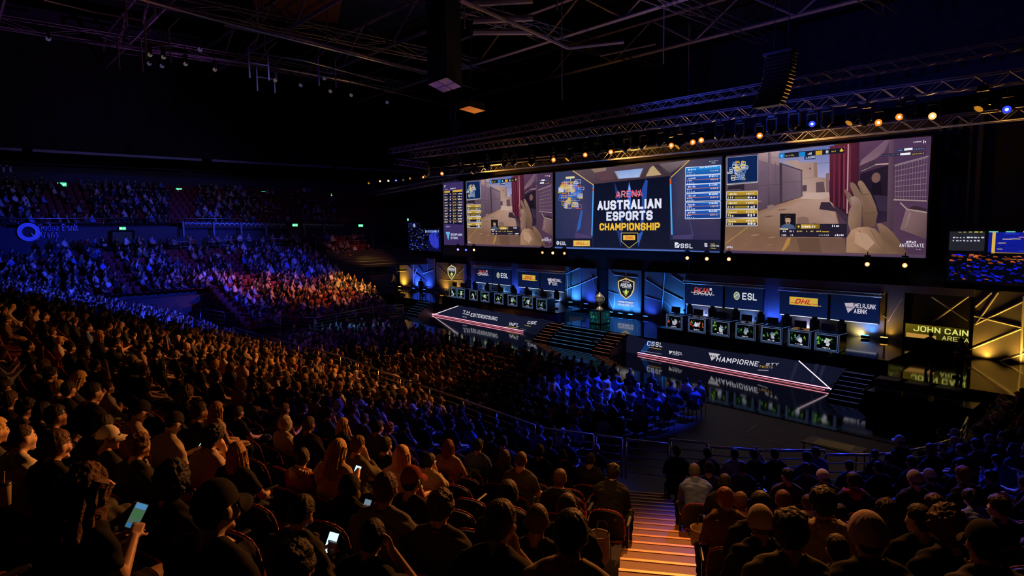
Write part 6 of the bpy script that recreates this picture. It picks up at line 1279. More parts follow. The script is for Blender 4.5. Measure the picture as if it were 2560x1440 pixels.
fc = MB().use(M['plastic']); prof = [(-.2, .5), (-.22, .62), (-.21, .74), (-.16, .82), (-.08, .85), (.08, .85), (.16, .82), (.21, .74), (.22, .62), (.2, .5)]
fr = [(x, -.22-.12*(z-.5)+.03*(x/.2)**2, z) for x, z in prof]; bk_ = [(x, y-.03, z) for x, y, z in fr]
fc.poly(fr[::-1]); fc.poly(bk_)
for i in range(len(prof)-1): fc.poly([fr[i], fr[i+1], bk_[i+1], bk_[i]])
fc.rbox((0, 0, .445), (.44, .42, .04), .015)
for sx in (-.2, .2):
    for sy in (-.18, .18): fc.tube((sx, sy, 0), (sx, sy, .44), .012, 5)
    fc.tube((sx, -.2, .44), (sx, -.24, .6), .012, 5)
FCHAIR = fc.data('folding_chair_shape')
# ================================================================ who sits where
def ordw(n):
    t = ['zeroth']+ordn; 
    if n < len(t): return t[n]
    return '%d%s' % (n, 'th' if 10 < n % 100 < 14 else {1: 'st', 2: 'nd', 3: 'rd'}.get(n % 10, 'th'))
CAMXY = np.array([0., 0.])
def facing(x, y):
    if x < CX: n_ = np.array([0, 1.])
    elif y > CY: n_ = np.array([-1., 0])
    else: n_ = nz((CX-x, CY-y))
    return n_
def rz_of(d): return math.atan2(-d[0], d[1])
def aisle_d(x, y):
    v = np.array([x, y])-AA; return abs(v@AN), v@AD
class Spot: pass
STAND, FLOORP = [], []
LIST = [  # head pixel x, y, hair, hair colour, top, sleeve, pose, extra, head wear colour, legs
 (63, 893, 'short', 'd', 'k', 'short', 'lap', 's', 'k', 't'), (72, 866, 'short', 'd', 'k', 'short', 'lap', '', 'k', 'k'), (18, 800, 'beanie', 'n', 'e', 'long', 'lap', '', 'e', 'k'), (110, 784, 'short', 'd', 'k', 'short', 'lap', '', 'k', 'k'), (150, 857, 'short', 'b', 'w', 'short', 'lap', '', 'k', 'k'),
 (131, 830, 'short', 'n', 'n', 'short', 'lapl', '', 'k', 'k'), (178, 871, 'short', 'd', 'k', 'short', 'clasp', '', 'k', 'k'), (210, 882, 'messy', 'd', 'k', 'long', 'lapr', '', 'k', 'k'), (247, 832, 'long', 'l', 'k', 'long', 'lap', '', 'k', 'k'), (287, 860, 'messy', 'd', 'k', 'short', 'chin', 'g', 'k', 't'),
 (219, 812, 'short', 'd', 'b', 'short', 'lap', '', 'k', 'k'), (191, 800, 'buzz', 'd', 'k', 'short', 'lap', '', 'k', 'k'), (339, 838, 'short', 'd', 'k', 'short', 'lap', '', 'k', 'k'), (238, 915, 'short', 'n', 'k', 'short', 'raise', '', 'k', 'k'), (230, 958, 'short', 'd', 'k', 'long', 'lap', '', 'k', 'k'),
 (271, 978, 'short', 'd', 'g', 'short', 'cross', '', 'k', 'k'), (347, 1030, 'cap', 'd', 'p', 'short', 'phone', '', 'k', 'k'), (432, 1060, 'cap', 'd', 't', 'short', 'phone', 's', 'k', 'k'), (405, 915, 'long', 'd', 'k', 'long', 'lap', '', 'k', 'k'), (448, 938, 'cap', 'd', 'k', 'short', 'lap', '', 'k', 'k'),
 (391, 886, 'short', 'd', 'n', 'short', 'lap', '', 'k', 'k'), (440, 888, 'cap', 'n', 'k', 'short', 'lap', '', 't', 'k'), (465, 986, 'curly', 'n', 'k', 'long', 'lapl', '', 'k', 'k'), (495, 1004, 'short', 'd', 'k', 'short', 'lap', 'l', 'k', 'k'), (541, 1024, 'long', 'l', 'p', 'short', 'lap', '', 'k', 'k'),
 (596, 1032, 'short', 'g', 'k', 'short', 'ankle', '', 'k', 'j'), (626, 996, 'short', 'n', 'c', 'long', 'clasp', '', 'k', 'k'), (667, 972, 'cap', 'n', 'k', 'short', 'lap', '', 't', 'k'), (544, 945, 'short', 'd', 'k', 'short', 'lap', '', 'k', 'k'), (506, 888, 'short', 'd', 'k', 'short', 'lap', '', 'k', 'k'),
 (503, 918, 'cap', 'd', 'k', 'short', 'lap', '', 'k', 'k'), (604, 961, 'hood', 'd', 'p', 'long', 'lap', '', 'k', 'k'), (634, 960, 'cap', 'd', 'k', 'long', 'lap', '', 'k', 'k'), (582, 884, 'short', 'n', 'k', 'short', 'lap', '', 'k', 'k'), (610, 906, 'short', 'd', 'p', 'short', 'lap', '', 'k', 'k'), (418, 832, 'cap', 'n', 'b', 'short', 'lap', '', 'w', 'k'), (397, 850, 'messy', 'd', 'k', 'short', 'raise', '', 'k', 'k'),
 (714, 1060, 'hood', 'n', 'w', 'long', 'lap', '', 'w', 'k'), (772, 1063, 'short', 'g', 'k', 'long', 'lap', '', 'k', 'k'), (760, 1023, 'short', 'd', 'k', 'long', 'lap', '', 'k', 'k'), (857, 1063, 'long', 'b', 'n', 'long', 'chin', '', 'k', 'k'), (946, 1069, 'short', 'd', 'b', 'short', 'lap', '', 'k', 'k'), (973, 1072, 'messy', 'r', 'n', 'short', 'lap', '', 'k', 'k'), (1013, 1069, 'short', 'd', 'k', 'short', 'chin', '', 'k', 'k'),
 (845, 1126, 'long', 'b', 't', 'long', 'phone', '', 'k', 'k'), (756, 1146, 'short', 'd', 'r', 'long', 'lapl', 'h', 'p', 'k'), (894, 1115, 'short', 'n', 'o', 'long', 'chin', '', 'k', 'k'), (964, 1115, 'short', 'd', 'k', 'long', 'lap', 'l', 'k', 'k'), (1004, 1139, 'bob', 'b', 'w', 'short', 'lap', '', 'k', 'k'), (1077, 1155, 'short', 'd', 't', 'long', 'chin', 'g', 'k', 'k'),
 (1028, 1204, 'cap', 'd', 'k', 'short', 'lap', '', 'r', 'k'), (964, 1226, 'short', 'a', 'g', 'long', 'clasp', 'l', 'k', 'k'), (1102, 1272, 'messy', 'n', 'c', 'long', 'lap', 'l', 'k', 'k'), (876, 1218, 'hood', 'd', 'k', 'long', 'phone', '', 'k', 'k'), (753, 1285, 'short', 'd', 'c', 'long', 'phone', 'h', 'k', 'k'), (931, 1345, 'short', 'd', 'k', 'short', 'ear', 'l', 'k', 'k'),
 (1245, 1312, 'short', 'n', 'k', 'short', 'chin', '', 'k', 'k'), (1343, 1303, 'buzz', 'n', 'k', 'long', 'lap', '', 'k', 'k'), (1270, 1240, 'short', 'd', 'k', 'long', 'lap', '', 'k', 'k'), (1178, 1068, 'buzz', 'n', 'b', 'long', 'lap', '', 'k', 'k'), (1196, 1115, 'short', 'd', 'b', 'short', 'lap', '', 'k', 'k'), (1129, 1062, 'short', 'n', 'k', 'short', 'lap', '', 'k', 'k'), (1059, 1062, 'short', 'd', 'k', 'short', 'lap', '', 'k', 'k'), (1196, 1041, 'buzz', 'n', 'n', 'short', 'lap', '', 'k', 'k'),  # short dark hair, blue short top: white shirt, blue light in its colour
 (1227, 1093, 'short', 'd', 'k', 'short', 'lap', '', 'k', 'k'), (1258, 1105, 'short', 'd', 'n', 'short', 'lap', '', 'k', 'k'), (1261, 1143, 'long', 'g', 'k', 'long', 'lap', '', 'k', 'k'), (1303, 1151, 'buzz', 'n', 'c', 'short', 'lap', '', 'k', 'k'), (1316, 1083, 'buzz', 'd', 'n', 'long', 'lap', 'h', 'k', 'k'), (1349, 1129, 'short', 'd', 'k', 'short', 'lap', '', 'k', 'k'), (1349, 1059, 'short', 'd', 'b', 'short', 'lap', '', 'k', 'k'), (1374, 1108, 'short', 'd', 'n', 'long', 'lap', 'h', 'k', 'k'),
 (1076, 1425, 'curly', 'd', 'k', 'short', 'lap', '', 'k', 'k'), (738, 1424, 'messy', 'd', 'k', 'short', 'lap', '', 'k', 'k'), (1385, 1405, 'messy', 'd', 'k', 'short', 'lap', '', 'k', 'k'),
 (213, 1222, 'frizzy', 'a', 'k', 'short', 'phone', 's', 'k', 'k'), (430, 1206, 'curly', 'd', 'k', 'long', 'lapl', '', 'k', 'k'), (536, 1236, 'cap', 'd', 'k', 'short', 'lap', '', 'k', 'k'), (572, 1372, 'curly', 'g', 'k', 'short', 'lap', '', 'k', 'k'),
 (1407, 1138, 'buzz', 'd', 'n', 'short', 'lap', '', 'k', 'k'), (1476, 1149, 'buzz', 'd', 'k', 'long', 'lap', '', 'k', 'k'), (1418, 1102, 'buzz', 'n', 'n', 'long', 'lap', '', 'k', 'k'), (1400, 1198, 'short', 'n', 'k', 'short', 'lap', 'h', 'k', 'k'), (1418, 1269, 'buzz', 'n', 'k', 'long', 'lap', '', 'k', 'k'), (1452, 1342, 'short', 'd', 't', 'short', 'lap', '', 'k', 'k'), (1546, 1186, 'messy', 'd', 'k', 'long', 'lean', '', 'k', 'k'),
 (1693, 1108, 'short', 'd', 'n', 'long', 'lap', 'h', 'k', 'k'), (1717, 1179, 'short', 'g', 'b', 'long', 'lean', 'h', 'k', 'k'), (1769, 1123, 'short', 'd', 'k', 'short', 'lap', '', 'k', 'k'), (1837, 1123, 'short', 'd', 'w', 'short', 'lap', 'h', 'k', 'k'), (1885, 1123, 'short', 'd', 'n', 'short', 'raise', '', 'k', 'k'), (1855, 1170, 'short', 'n', 'c', 'long', 'lap', '', 'k', 'k'), (1772, 1172, 'cap', 'd', 'n', 'long', 'lap', '', 'k', 'k'), (1812, 1207, 'short', 'd', 'k', 'long', 'lap', '', 'k', 'k'),
 (1779, 1246, 'short', 'r', 'e', 'long', 'leanl', 'h', 'k', 'k'), (1852, 1256, 'short', 'a', 'g', 'short', 'lap', '', 'k', 'k'), (1901, 1266, 'bob', 'd', 'k', 'long', 'lap', '', 'k', 'k'), (1876, 1308, 'beanie', 'n', 'k', 'long', 'chin', '', 't', 'k'), (1919, 1330, 'messy', 'd', 'o', 'long', 'lap', '', 'k', 'k'), (2005, 1328, 'short', 'g', 'k', 'long', 'lap', '', 'k', 'k'), (1957, 1253, 'short', 'a', 'e', 'long', 'lap', 'h', 't', 'k'), (2020, 1279, 'short', 'n', 'g', 'long', 'lap', 'g', 'k', 'k'),
 (2059, 1260, 'messy', 'd', 't', 'long', 'lap', 'h', 't', 'k'), (2100, 1286, 'short', 'd', 't', 'long', 'lap', '', 'k', 'k'), (2094, 1376, 'short', 'd', 'k', 'short', 'lap', '', 'k', 'k'), (2171, 1337, 'beanie', 'd', 'k', 'long', 'lap', '', 'p', 'k'), (2218, 1280, 'frizzy', 'd', 'k', 'long', 'lap', '', 'k', 'k'), (2337, 1266, 'messy', 'n', 'k', 'long', 'lap', '', 'k', 'k'), (2298, 1301, 'short', 'd', 'k', 'short', 'lapl', '', 'k', 'k'), (2369, 1320, 'curly', 'n', 'k', 'long', 'lap', '', 'k', 'k'),
 (2340, 1342, 'messy', 'd', 'k', 'short', 'lapl', '', 'k', 'k'), (2464, 1366, 'cap', 'd', 'c', 'long', 'chin', '', 'k', 'k'), (2496, 1269, 'messy', 'd', 'k', 'short', 'lapl', '', 'k', 'k'), (2397, 1428, 'curly', 'd', 'k', 'short', 'lap', '', 'k', 'k'), (2420, 1247, 'messy', 'd', 'b', 'long', 'lean', '', 'k', 'k'), (2132, 1202, 'short', 'd', 'k', 'long', 'lap', 'h', 'r', 'k'), (2056, 1193, 'beanie', 'd', 'k', 'long', 'leanl', '', 'w', 'k'), (1969, 1190, 'short', 'd', 'c', 'long', 'lapl', '', 'k', 'k'),
 (2014, 1173, 'short', 'g', 'n', 'long', 'lap', '', 'k', 'k'), (2196, 1170, 'short', 'd', 'k', 'long', 'lap', '', 'k', 'k'), (2123, 1166, 'short', 'd', 'n', 'long', 'lap', 'h', 'k', 'k'), (2187, 1137, 'short', 'd', 'k', 'long', 'lap', '', 'k', 'k'), (2222, 1150, 'short', 'd', 'k', 'long', 'lapl', '', 'k', 'k'), (2279, 1157, 'short', 'd', 'k', 'long', 'lap', '', 'k', 'k'), (2286, 1199, 'beanie', 'd', 'k', 'long', 'lap', '', 'g', 'k'), (2324, 1192, 'cap', 'd', 'n', 'long', 'lap', '', 'w', 'k'),
 (2404, 1163, 'short', 'd', 'k', 'long', 'lap', '', 'k', 'k'), (2410, 1190, 'messy', 'a', 'k', 'long', 'chin', '', 'k', 'k'), (2477, 1195, 'messy', 'd', 'k', 'short', 'lapl', '', 'k', 'k'), (2487, 1153, 'short', 'd', 'b', 'long', 'lean', '', 'k', 'k'), (2356, 1121, 'short', 'd', 'k', 'long', 'lapl', '', 'k', 'k'), (2327, 1121, 'short', 'n', 'k', 'long', 'lap', '', 'k', 'k'), (2493, 1045, 'curly', 'b', 'k', 'long', 'raise', '', 'k', 'k'), (2040, 1112, 'short', 'd', 'b', 'short', 'lap', '', 'k', 'k'), (1989, 1102, 'short', 'd', 'n', 'short', 'lap', '', 'k', 'k'), (2024, 1083, 'short', 'd', 'k', 'long', 'lap', '', 'k', 'k'),
 (2155, 1106, 'bob', 'b', 'w', 'short', 'lap', '', 'k', 'k'), (2209, 1083, 'short', 'd', 'r', 'long', 'lap', 'h', 'r', 'k'), (2250, 1086, 'cap', 'd', 'k', 'long', 'lap', '', 'w', 'k'), (2350, 1083, 'short', 'd', 'k', 'short', 'lap', '', 'k', 'k'), (2017, 1144, 'short', 'd', 'n', 'long', 'lap', '', 'k', 'k'), (1937, 1125, 'short', 'd', 'k', 'short', 'lap', '', 'k', 'k')]
def ray_hit(px, py, k, hy, hz):
    """where the sight line meets the head circle of row k"""
    d = ray(px, py); rt = row_r(k)-hy; t = np.linspace(1.2, 45, 3000); X = d[0]*t; Y = d[1]*t; Z = EYE+d[2]*t
    R = np.where(X < CX, CY-Y, np.where(Y > CY, X-CX, np.hypot(X-CX, Y-CY))); i = np.argmin(abs(R-rt)); 
    return (X[i], Y[i], Z[i]-row_z(k)-hz, abs(R[i]-rt))
kept = []
for L in LIST:
    hd = BODY[L[6]]['head']; opts = []
    for k in range(0, 20):
        x, y, dz, e = ray_hit(L[0], L[1], k, hd[1], hd[2])
        if e < .06 and math.hypot(x, y) > 1.35 and abs(dz) < .36: opts.append((abs(dz), x, y, dz, k))
    for _, x, y, dz, k in sorted(opts):
        f_ = facing(x, y); s = Spot(); s.k = k; s.x, s.y = x-f_[0]*hd[1], y-f_[1]*hd[1]; s.z = row_z(k); s.L = L; s.scale = min(1.12, max(.88, (hd[2]+dz)/hd[2])); s.f = f_
        da, ta = aisle_d(s.x, s.y)
        if da < .64 and -1 < ta < Ls+2:
            q = (np.array([s.x, s.y])-AA)@AN; mv = AN*(math.copysign(.66, q)-q); s.x += mv[0]; s.y += mv[1]
        if all(math.hypot(s.x-t.x, s.y-t.y) > .44 for t in kept): kept.append(s); break
STAND = kept
LISTED = list(STAND); LPX = [(L[0], L[1]) for L in LIST]
BYROW = {}
for s in LISTED: BYROW.setdefault(s.k, []).append(s)
rr = random.Random(23); print('kept', len(kept), 'of', len(LIST))
HAIRS = ['short']*9+['buzz']+['messy']*3+['curly', 'long', 'long', 'tail', 'bob']+['cap']*3+['beanie', 'hood']
def rand_L(px, py):
    warm = px < 1150; tops = 'kkkkkkkkgnncceo'+('wtpg' if warm else 'nnb'); hr = rr.choice(HAIRS)
    return (px, py, hr, rr.choice('ddddnnnabl' if hr not in ('long', 'bob', 'tail') else 'dnblra'), rr.choice(tops), rr.choice(['short', 'short', 'long']), rr.choice(['lap', 'lap', 'lapl', 'lapr', 'lean', 'leanl', 'cross', 'chin', 'clasp', 'ankle', 'lap', 'clasp']), rr.choice(['', '', '', 'h', 'g', 'l', '']), rr.choice('kkkwtnrg'), rr.choice('kkjjcn'))
EMPTY_SEATS = []; EXTRA_EMPTY = [(1490, 1310), (1525, 1368), (1560, 1425), (1160, 1230), (1440, 1270)]
for k in range(0, 18):
    r = row_r(k); cand = []
    x = CX
    while x > -49.3: cand.append((x, CY-r)); x -= .55
    na = int(PI/2*r/.55)
    for i in range(1, na): a = -PI/2+PI/2*i/na; cand.append((CX+r*math.cos(a), CY+r*math.sin(a)))
    y = CY+.3
    while y < 27: cand.append((CX+r, y)); y += .55
    for x, y in cand:
        da, ta = aisle_d(x, y)
        if da < .76 and -1.2 < ta < Ls+2: continue
        if math.hypot(x, y) < 1.9 or (k == 0 and y > 15.5): continue
        hx, hy, dd = proj((x, y, row_z(k)+1.2))
        if dd < .5 or hx < -90 or hx > 2650 or hy > 1560: continue
        if any(math.hypot(x-s.x, y-s.y) < .48 for s in BYROW.get(k, [])): continue
        s = Spot(); s.k, s.x, s.y, s.z = k, x, y, row_z(k); s.f = facing(x, y); s.scale = rr.uniform(.95, 1.05); s.L = rand_L(hx, hy)
        if dd < 8 and s.L[2] in ('hood', 'beanie') or dd < 6 and s.L[2] == 'cap': s.L = s.L[:2]+('short',)+s.L[3:]
        m = F_PX/dd
        near = any(abs(hx-a) < .30*m and -.22*m < hy-b_ < .38*m for a, b_ in LPX)
        occ = .93 if hx < 1500 else (.88 if hy < 1250 else .84)
        vac = near or dd < 4.1 or rr.random() > occ or any(math.hypot(hx-a, hy-b_) < 40 for a, b_ in EXTRA_EMPTY) or math.hypot(x, y) < 3.1 or (hx < 620 and hy > 1180) or (hx > 1380 and hx < 1640 and da < 1.45 and k >= 5)
        if vac: EMPTY_SEATS.append(s)
        else: STAND.append(s); BYROW.setdefault(k, []).append(s)
# floor block
for fr in range(10):
    y = 14.0+.95*fr; x = -13.3-(.3 if fr % 2 else 0)-max(0, (y-22)*.15); j = 0
    while x > -40.3+max(0, (16-y)*1.2):
        if not (-29.2 < x < -28.2):
            s = Spot(); s.k, s.x, s.y, s.z = fr, x, y, 0.; s.f = np.array([0, 1.]); s.scale = rr.uniform(.95, 1.05); hx, hy, dd = proj((x, y, 1.2)); s.L = rand_L(hx, hy); s.j = j
            if hx > 1380: s.L = s.L[:4]+(rr.choice('bbwnkkcg'),)+s.L[5:]
            s.occ = rr.random() < (.9 if (fr < 8 or x < -18) else .5); FLOORP.append(s)
        x -= .58; j += 1
def dist(s): return math.sqrt(s.x**2+s.y**2+(EYE-s.z-1.1)**2)
# order seats in every row so that a label can count from the stairs
def side_of(s):
    v = np.array([s.x, s.y])-AA; return 'left' if v@AN < 0 else 'right'
if side_of(next(s for s in LISTED if s.L[0] < 900)) != 'left': _flip = True
else: _flip = False
def side(s): a = side_of(s); return a if not _flip else ('left' if a == 'right' else 'right')
for k in range(20):
    row = [s for s in STAND+EMPTY_SEATS if s.k == k]
    for sd in ('left', 'right'):
        q = sorted((s for s in row if side(s) == sd), key=lambda s: abs((np.array([s.x, s.y])-AA)@AN))
        for i, s in enumerate(q): s.n = i+1; s.sd = sd
allp = [s for s in STAND]+[s for s in FLOORP if s.occ]
for s in FLOORP: s.sd = None
def inframe(s): hx, hy, d = proj((s.x, s.y, s.z+1.1)); return -40 < hx < 2600 and hy < 1490
vis = sorted((s for s in allp if inframe(s)), key=dist)
IND = vis[:292]; IS = set(IND); REST = [s for s in allp if s not in IS and dist(s) > 9.5]
PN = dict(lean='leaning forward', leanl='leaning forward', cross='arms crossed', chin='hand at the chin', clasp='hands clasped', phone='looking down', ankle='legs crossed', ear='hand at the ear', **{'raise': 'hand raised'})
SPECIAL = {(213, 1222): 'person with frizzy long auburn hair holding up a glowing phone, lower left corner', (430, 1206): 'person in profile with curly black hair, beside the frizzy haired phone user', (845, 1126): 'person with long straight blond hair and beige sweater looking at a bright phone', (1028, 1204): 'person in a red cap and black shirt, seen from behind',
 (347, 1030): 'large person in black cap and pale pink shirt looking down', (432, 1060): 'person in black cap and beige shirt holding a phone above bare knees', (964, 1226): 'auburn haired person in a grey sweater with a dark lanyard', (1245, 1312): 'brown haired person in black with hands folded before the face, bottom centre', (931, 1345): 'dark haired person holding a hand to the right ear, bottom centre left',
 (1004, 1139): 'person with a blond bob and white top, seen from behind', (541, 1024): 'person with long light brown hair and a pale pink top', (596, 1032): 'grey haired person in a black shirt with jeans and crossed legs', (714, 1060): 'person with a white hood pulled up', (753, 1285): 'dark haired person in a charcoal hoodie looking down at a phone', (1077, 1155): 'dark haired person with glasses and beige sweater, hand at the chin', (876, 1218): 'person hidden under a black hood behind the blond phone user',
 (1546, 1186): 'broad person in black leaning forward on the last seat left of the stairs', (1876, 1308): 'person in a beige beanie resting the chin on a hand', (1919, 1330): 'tousled dark haired person in an olive sweater, low right of the stairs', (2171, 1337): 'person in a pink patterned beanie and black jacket', (271, 978): 'young person in a grey shirt with arms crossed', (756, 1146): 'person in a dark red jacket with a pale pink hood', (2132, 1202): 'person in black with a bright red hood lying on the shoulders'}
used = set()
def label_of(s):
    L = s.L
    if (L[0], L[1]) in SPECIAL: return SPECIAL[(L[0], L[1])]
    hr = L[2]; a = HN[hr] % HCN[L[3]] if hr in HN else {'cap': TCN[L[8]]+' cap', 'beanie': TCN[L[8]]+' beanie', 'hood': 'hood up'}[hr]
    tp = TCN[L[4]]+(' sweater' if L[5] == 'long' else ' shirt')
    if s.sd is None: return 'person with %s, %s, %s floor row, %s from right' % (a, tp, ordw(s.k+1), ordw(s.j+1))
    return 'person with %s, %s, %s row, %s %s of the stairs' % (a, tp, ordw(s.k+1), ordw(s.n), s.sd)
for s in IND:
    L = s.L; pose = L[6]; f_ = nz(s.f*1.0+.35*nz((-27-s.x, 33-s.y)))
    ps = pose; rz = rz_of(f_)+rr.uniform(-.12, .12)
    o = person((s.x, s.y, s.z), rz, ps, L[2], L[3], L[4], L[5], L[9], L[7], s.scale, L[8], None, 0 if dist(s) < 6.6 and pose+'_' in BODY or pose == 'ear' else 1); s.o = o
    lb = label_of(s)
    tag(o, lb, 'person', 'audience on the floor seats' if s.sd is None else 'audience in the near stand %s of the stairs' % s.sd)
# seats: the nearest ones as things
seatspots = sorted((s for s in STAND+EMPTY_SEATS if proj((s.x, s.y, s.z+.8))[1] < 1500 and -60 < proj((s.x, s.y, s.z+.8))[0] < 2620), key=dist)
SEAT_IND = seatspots[:296]; sset = set(SEAT_IND); proto = None
for s in SEAT_IND:
    empty_ = s in EMPTY_SEATS; rz = rz_of(s.f); lb = '%s stadium seat, %s row, %s %s of the stairs' % ('empty dark' if empty_ else 'dark occupied', ordw(s.k+1), ordw(s.n), s.sd)
    if proto is None: proto = seat((s.x, s.y, s.z), rz); o = proto; o['label'] = lb
    else: o = dup(proto, (s.x, s.y, s.z), rz, lb)
    tag(o, lb, 'seat', 'stadium seats of the near stand')
fch = sorted((s for s in FLOORP if proj((s.x, s.y, .8))[0] < 2620), key=dist)
for s in fch[:290]: tag(link('folding_chair', FCHAIR, None, (s.x, s.y, 0), 0), 'black folding chair, %s floor row from the rail, %s from the right end' % (ordw(s.k+1), ordw(s.j+1)), 'chair', 'folding chairs on the floor')
# ================================================================ the rest of the crowd and seats, one object each
CROWD = {}
def crowd_mesh(pose, hair, vox):
    F, H = make_fig(pose, hands=False, face=vox < .04); c = H[:3, 3]; R = H[:3, :3]; T = lambda p: R@np.array(p)+c
    F.ell((0, -.012, .022), (.09, .108, .112) if hair != 'cap' else (.09, .108, .1), 8, H)
    if hair == 'long': F.cap(T((-.04, -.085, 0)), T((-.05, -.1, -.24)), .06, .05, 8); F.cap(T((.04, -.085, 0)), T((.05, -.1, -.24)), .06, .05, 8)
    if hair == 'cap': F.cap(T((-.04, .12, .04)), T((.04, .12, .04)), .03, .03, 8)
    me = remesh(F.b, vox, 'crowd_src'); V, N, Q = arrays(me); lab, par = labels(V, F.caps)
    hd = lab == 8; loc = (np.linalg.inv(R)@(V-c).T).T; face = hd & (loc[:, 1] > .045) & (loc[:, 2] < .055) & (hair != 'cap'); lab[face] = 0
    low = V[:, 2] < .46; kf = ~low[Q].all(1); Q = Q[kf]; bpy.data.meshes.remove(me); return V, Q, lab, par
for vox, key in ((.033, 'mid'), (.055, 'mid2'), (.08, 'far')):
    CROWD[key] = [crowd_mesh(p, h, vox) for p in ('lap', 'lapl', 'lean', 'cross', 'chin', 'raise') for h in (('short', 'long', 'cap') if p in ('lap', 'lean') else ('short',))]
def shirt_col(q):
    c = TC[rr.choice(q)]; k = rr.uniform(.5, 1.2); return tuple(x*k for x in c)
PTS = []   # x, y, z, rz, scale, lod, shirt palette
for s in REST: PTS.append((s.x, s.y, s.z, rz_of(nz(s.f+.35*nz((-27-s.x, 33-s.y))))+rr.uniform(-.2, .2), s.scale, 'mid' if dist(s) < 20 else 'mid2' if dist(s) < 36 else 'far', TC[s.L[4]]))
def stage_rz(x, y): return rz_of(nz((-28-x, 33-y)))
for m in range(19):
    y0, y1 = (14.6, 25.1+.05*m) if m < 9 else (-3, 25.1)
    y = y0
    while y < y1:
        y += rr.uniform(.5, .62); gap = any(abs(y-g) < .5 for g in (2.2, 9.5, 17.6)) if m >= 9 else False
        if m >= 13 and 13.6 < y < 15.2: gap = True
        if gap or rr.random() > (.88 if m < 16 else .7): continue
        x = far_x(m); PTS.append((x, y, far_z(m), stage_rz(x, y)+rr.uniform(-.25, .25), rr.uniform(.93, 1.06), 'far', shirt_col('kkkkkkgncwbtceop')))
for n in range(9):       # upper tier, in blocks between the stairs
    y = -4.
    while y < 40:
        y += rr.uniform(.5, .66); x, z = -62.75-.85*n, 7.75+.42*n; px, py, d = proj((x, y, z+1))
        blk = [(0, 110, .85), (118, 218, .3), (222, 310, .85 if n < 20 else 0), (228, 420, .85), (492, 640, .85), (640, 700, .5), (715, 860, .45 if n < 6 else .15), (860, 900, .06)]
        pr = max([p_ for a, c, p_ in blk if a <= px <= c] or [0]); 
        if px < 0: pr = .6
        if rr.random() < pr: PTS.append((x, y, z, stage_rz(x, y)+rr.uniform(-.3, .3), rr.uniform(.93, 1.05), 'far', shirt_col('kkkkgnwbcceo')))
for i in range(46):      # people along the walkway
    y = rr.uniform(6, 33); PTS.append((-59.8-rr.uniform(0, 1.5), y, 5.6+rr.uniform(0, .3), stage_rz(-60, y)+rr.uniform(-.8, .8), 1.02, 'far', shirt_col('kkgnwbr')))
for i in range(40):      # the few in the red corner seats
    rw = rr.randint(0, 6); y = 28.4+abs(rr.gauss(0, 1.2)) if rr.random() < .8 else rr.uniform(28, 33.4); PTS.append((-55.6-.78*rw, y, 3.+.6*0+.2*rw*2, stage_rz(-56, y), 1., 'far', shirt_col('kgbwn')))
VV, FF, CC, base = [], [], [], 0
for i, (x, y, z, rz, sc, lod, tc) in enumerate(PTS):
    V, Q, lab, par = CROWD[lod][rr.randrange(len(CROWD[lod]))]; ca, sa = math.cos(rz)*sc, math.sin(rz)*sc
    P = np.empty_like(V); P[:, 0] = V[:, 0]*ca-V[:, 1]*sa+x; P[:, 1] = V[:, 0]*sa+V[:, 1]*ca+y; P[:, 2] = V[:, 2]*sc+z
    pal = np.zeros((9, 3)); sk = np.array(SKC[i % 6])*rr.uniform(.8, 1.15); hr = np.array(HC[rr.choice('ddddnnnablg')]) if rr.random() < .85 else np.array(TC[rr.choice('kwtnr')]); tc = np.array(tc); lg = np.array(TC[rr.choice('kkcn')])
    pal[:] = sk; pal[1] = tc; pal[2] = tc; pal[3] = tc if rr.random() < .4 else sk; pal[5] = lg; pal[6] = lg; pal[7] = .02; pal[8] = hr
    c = pal[lab]
    VV.append(P); FF.append(Q+base); CC.append(c); base += len(V)
V = np.concatenate(VV); Q = np.concatenate(FF); C = np.concatenate(CC)
me = mesh_np('crowd', V, Q, M['crowd']); at = me.color_attributes.new('col', 'FLOAT_COLOR', 'POINT'); at.data.foreach_set('color', np.concatenate([C, np.ones((len(C), 1))], 1).astype(np.float32).ravel())
o = bpy.data.objects.new('crowd', me); COL.objects.link(o); tag(o, 'rest of the seated audience filling the back stand, the floor and the far stands', 'crowd', None, 'stuff')
print('people', len(IND), 'crowd', len(PTS), 'quads', len(Q), 'seats', len(SEAT_IND), 'listed', len(LISTED))
# remaining seats
b = MB().use(M['seatshell']); SV = []
sb = MB().rbox((0, -.27, .66), (.46, .09, .5), .04).rbox((0, -.02, .45), (.45, .44, .09), .03); SVv = np.array(sb.v); SF = sb.f
rest = [(s.x, s.y, s.z, rz_of(s.f)) for s in seatspots[296:]]
for m in range(19):
    y = 14.6 if m < 9 else -3.
    while y < 25.2: rest.append((far_x(m), y, far_z(m), -PI/2)); y += .56
for rw in range(8):
    for i in range(10): rest.append((-55.6-.78*rw, 28.4+.54*i, 3.0+.4*rw, -PI/2-.2))
for n in range(9):
    y = -4
    while y < 42: rest.append((-62.75-.85*n, y, 7.75+.42*n, -PI/2)); y += .58
VV, FF, MI, base = [], [], [], 0
fq = np.array([f for f in SF if len(f) == 4]); f8 = [f for f in SF if len(f) == 8]
tri = np.array([(f[0], f[i], f[i+1], f[i+2]) for f in f8 for i in (1, 3, 5)]); FQ = np.concatenate([fq, tri])
for x, y, z, rz in rest:
    ca, sa = math.cos(rz), math.sin(rz); P = np.empty_like(SVv); P[:, 0] = SVv[:, 0]*ca-SVv[:, 1]*sa+x; P[:, 1] = SVv[:, 0]*sa+SVv[:, 1]*ca+y; P[:, 2] = SVv[:, 2]+z; VV.append(P); FF.append(FQ+base); base += len(SVv)
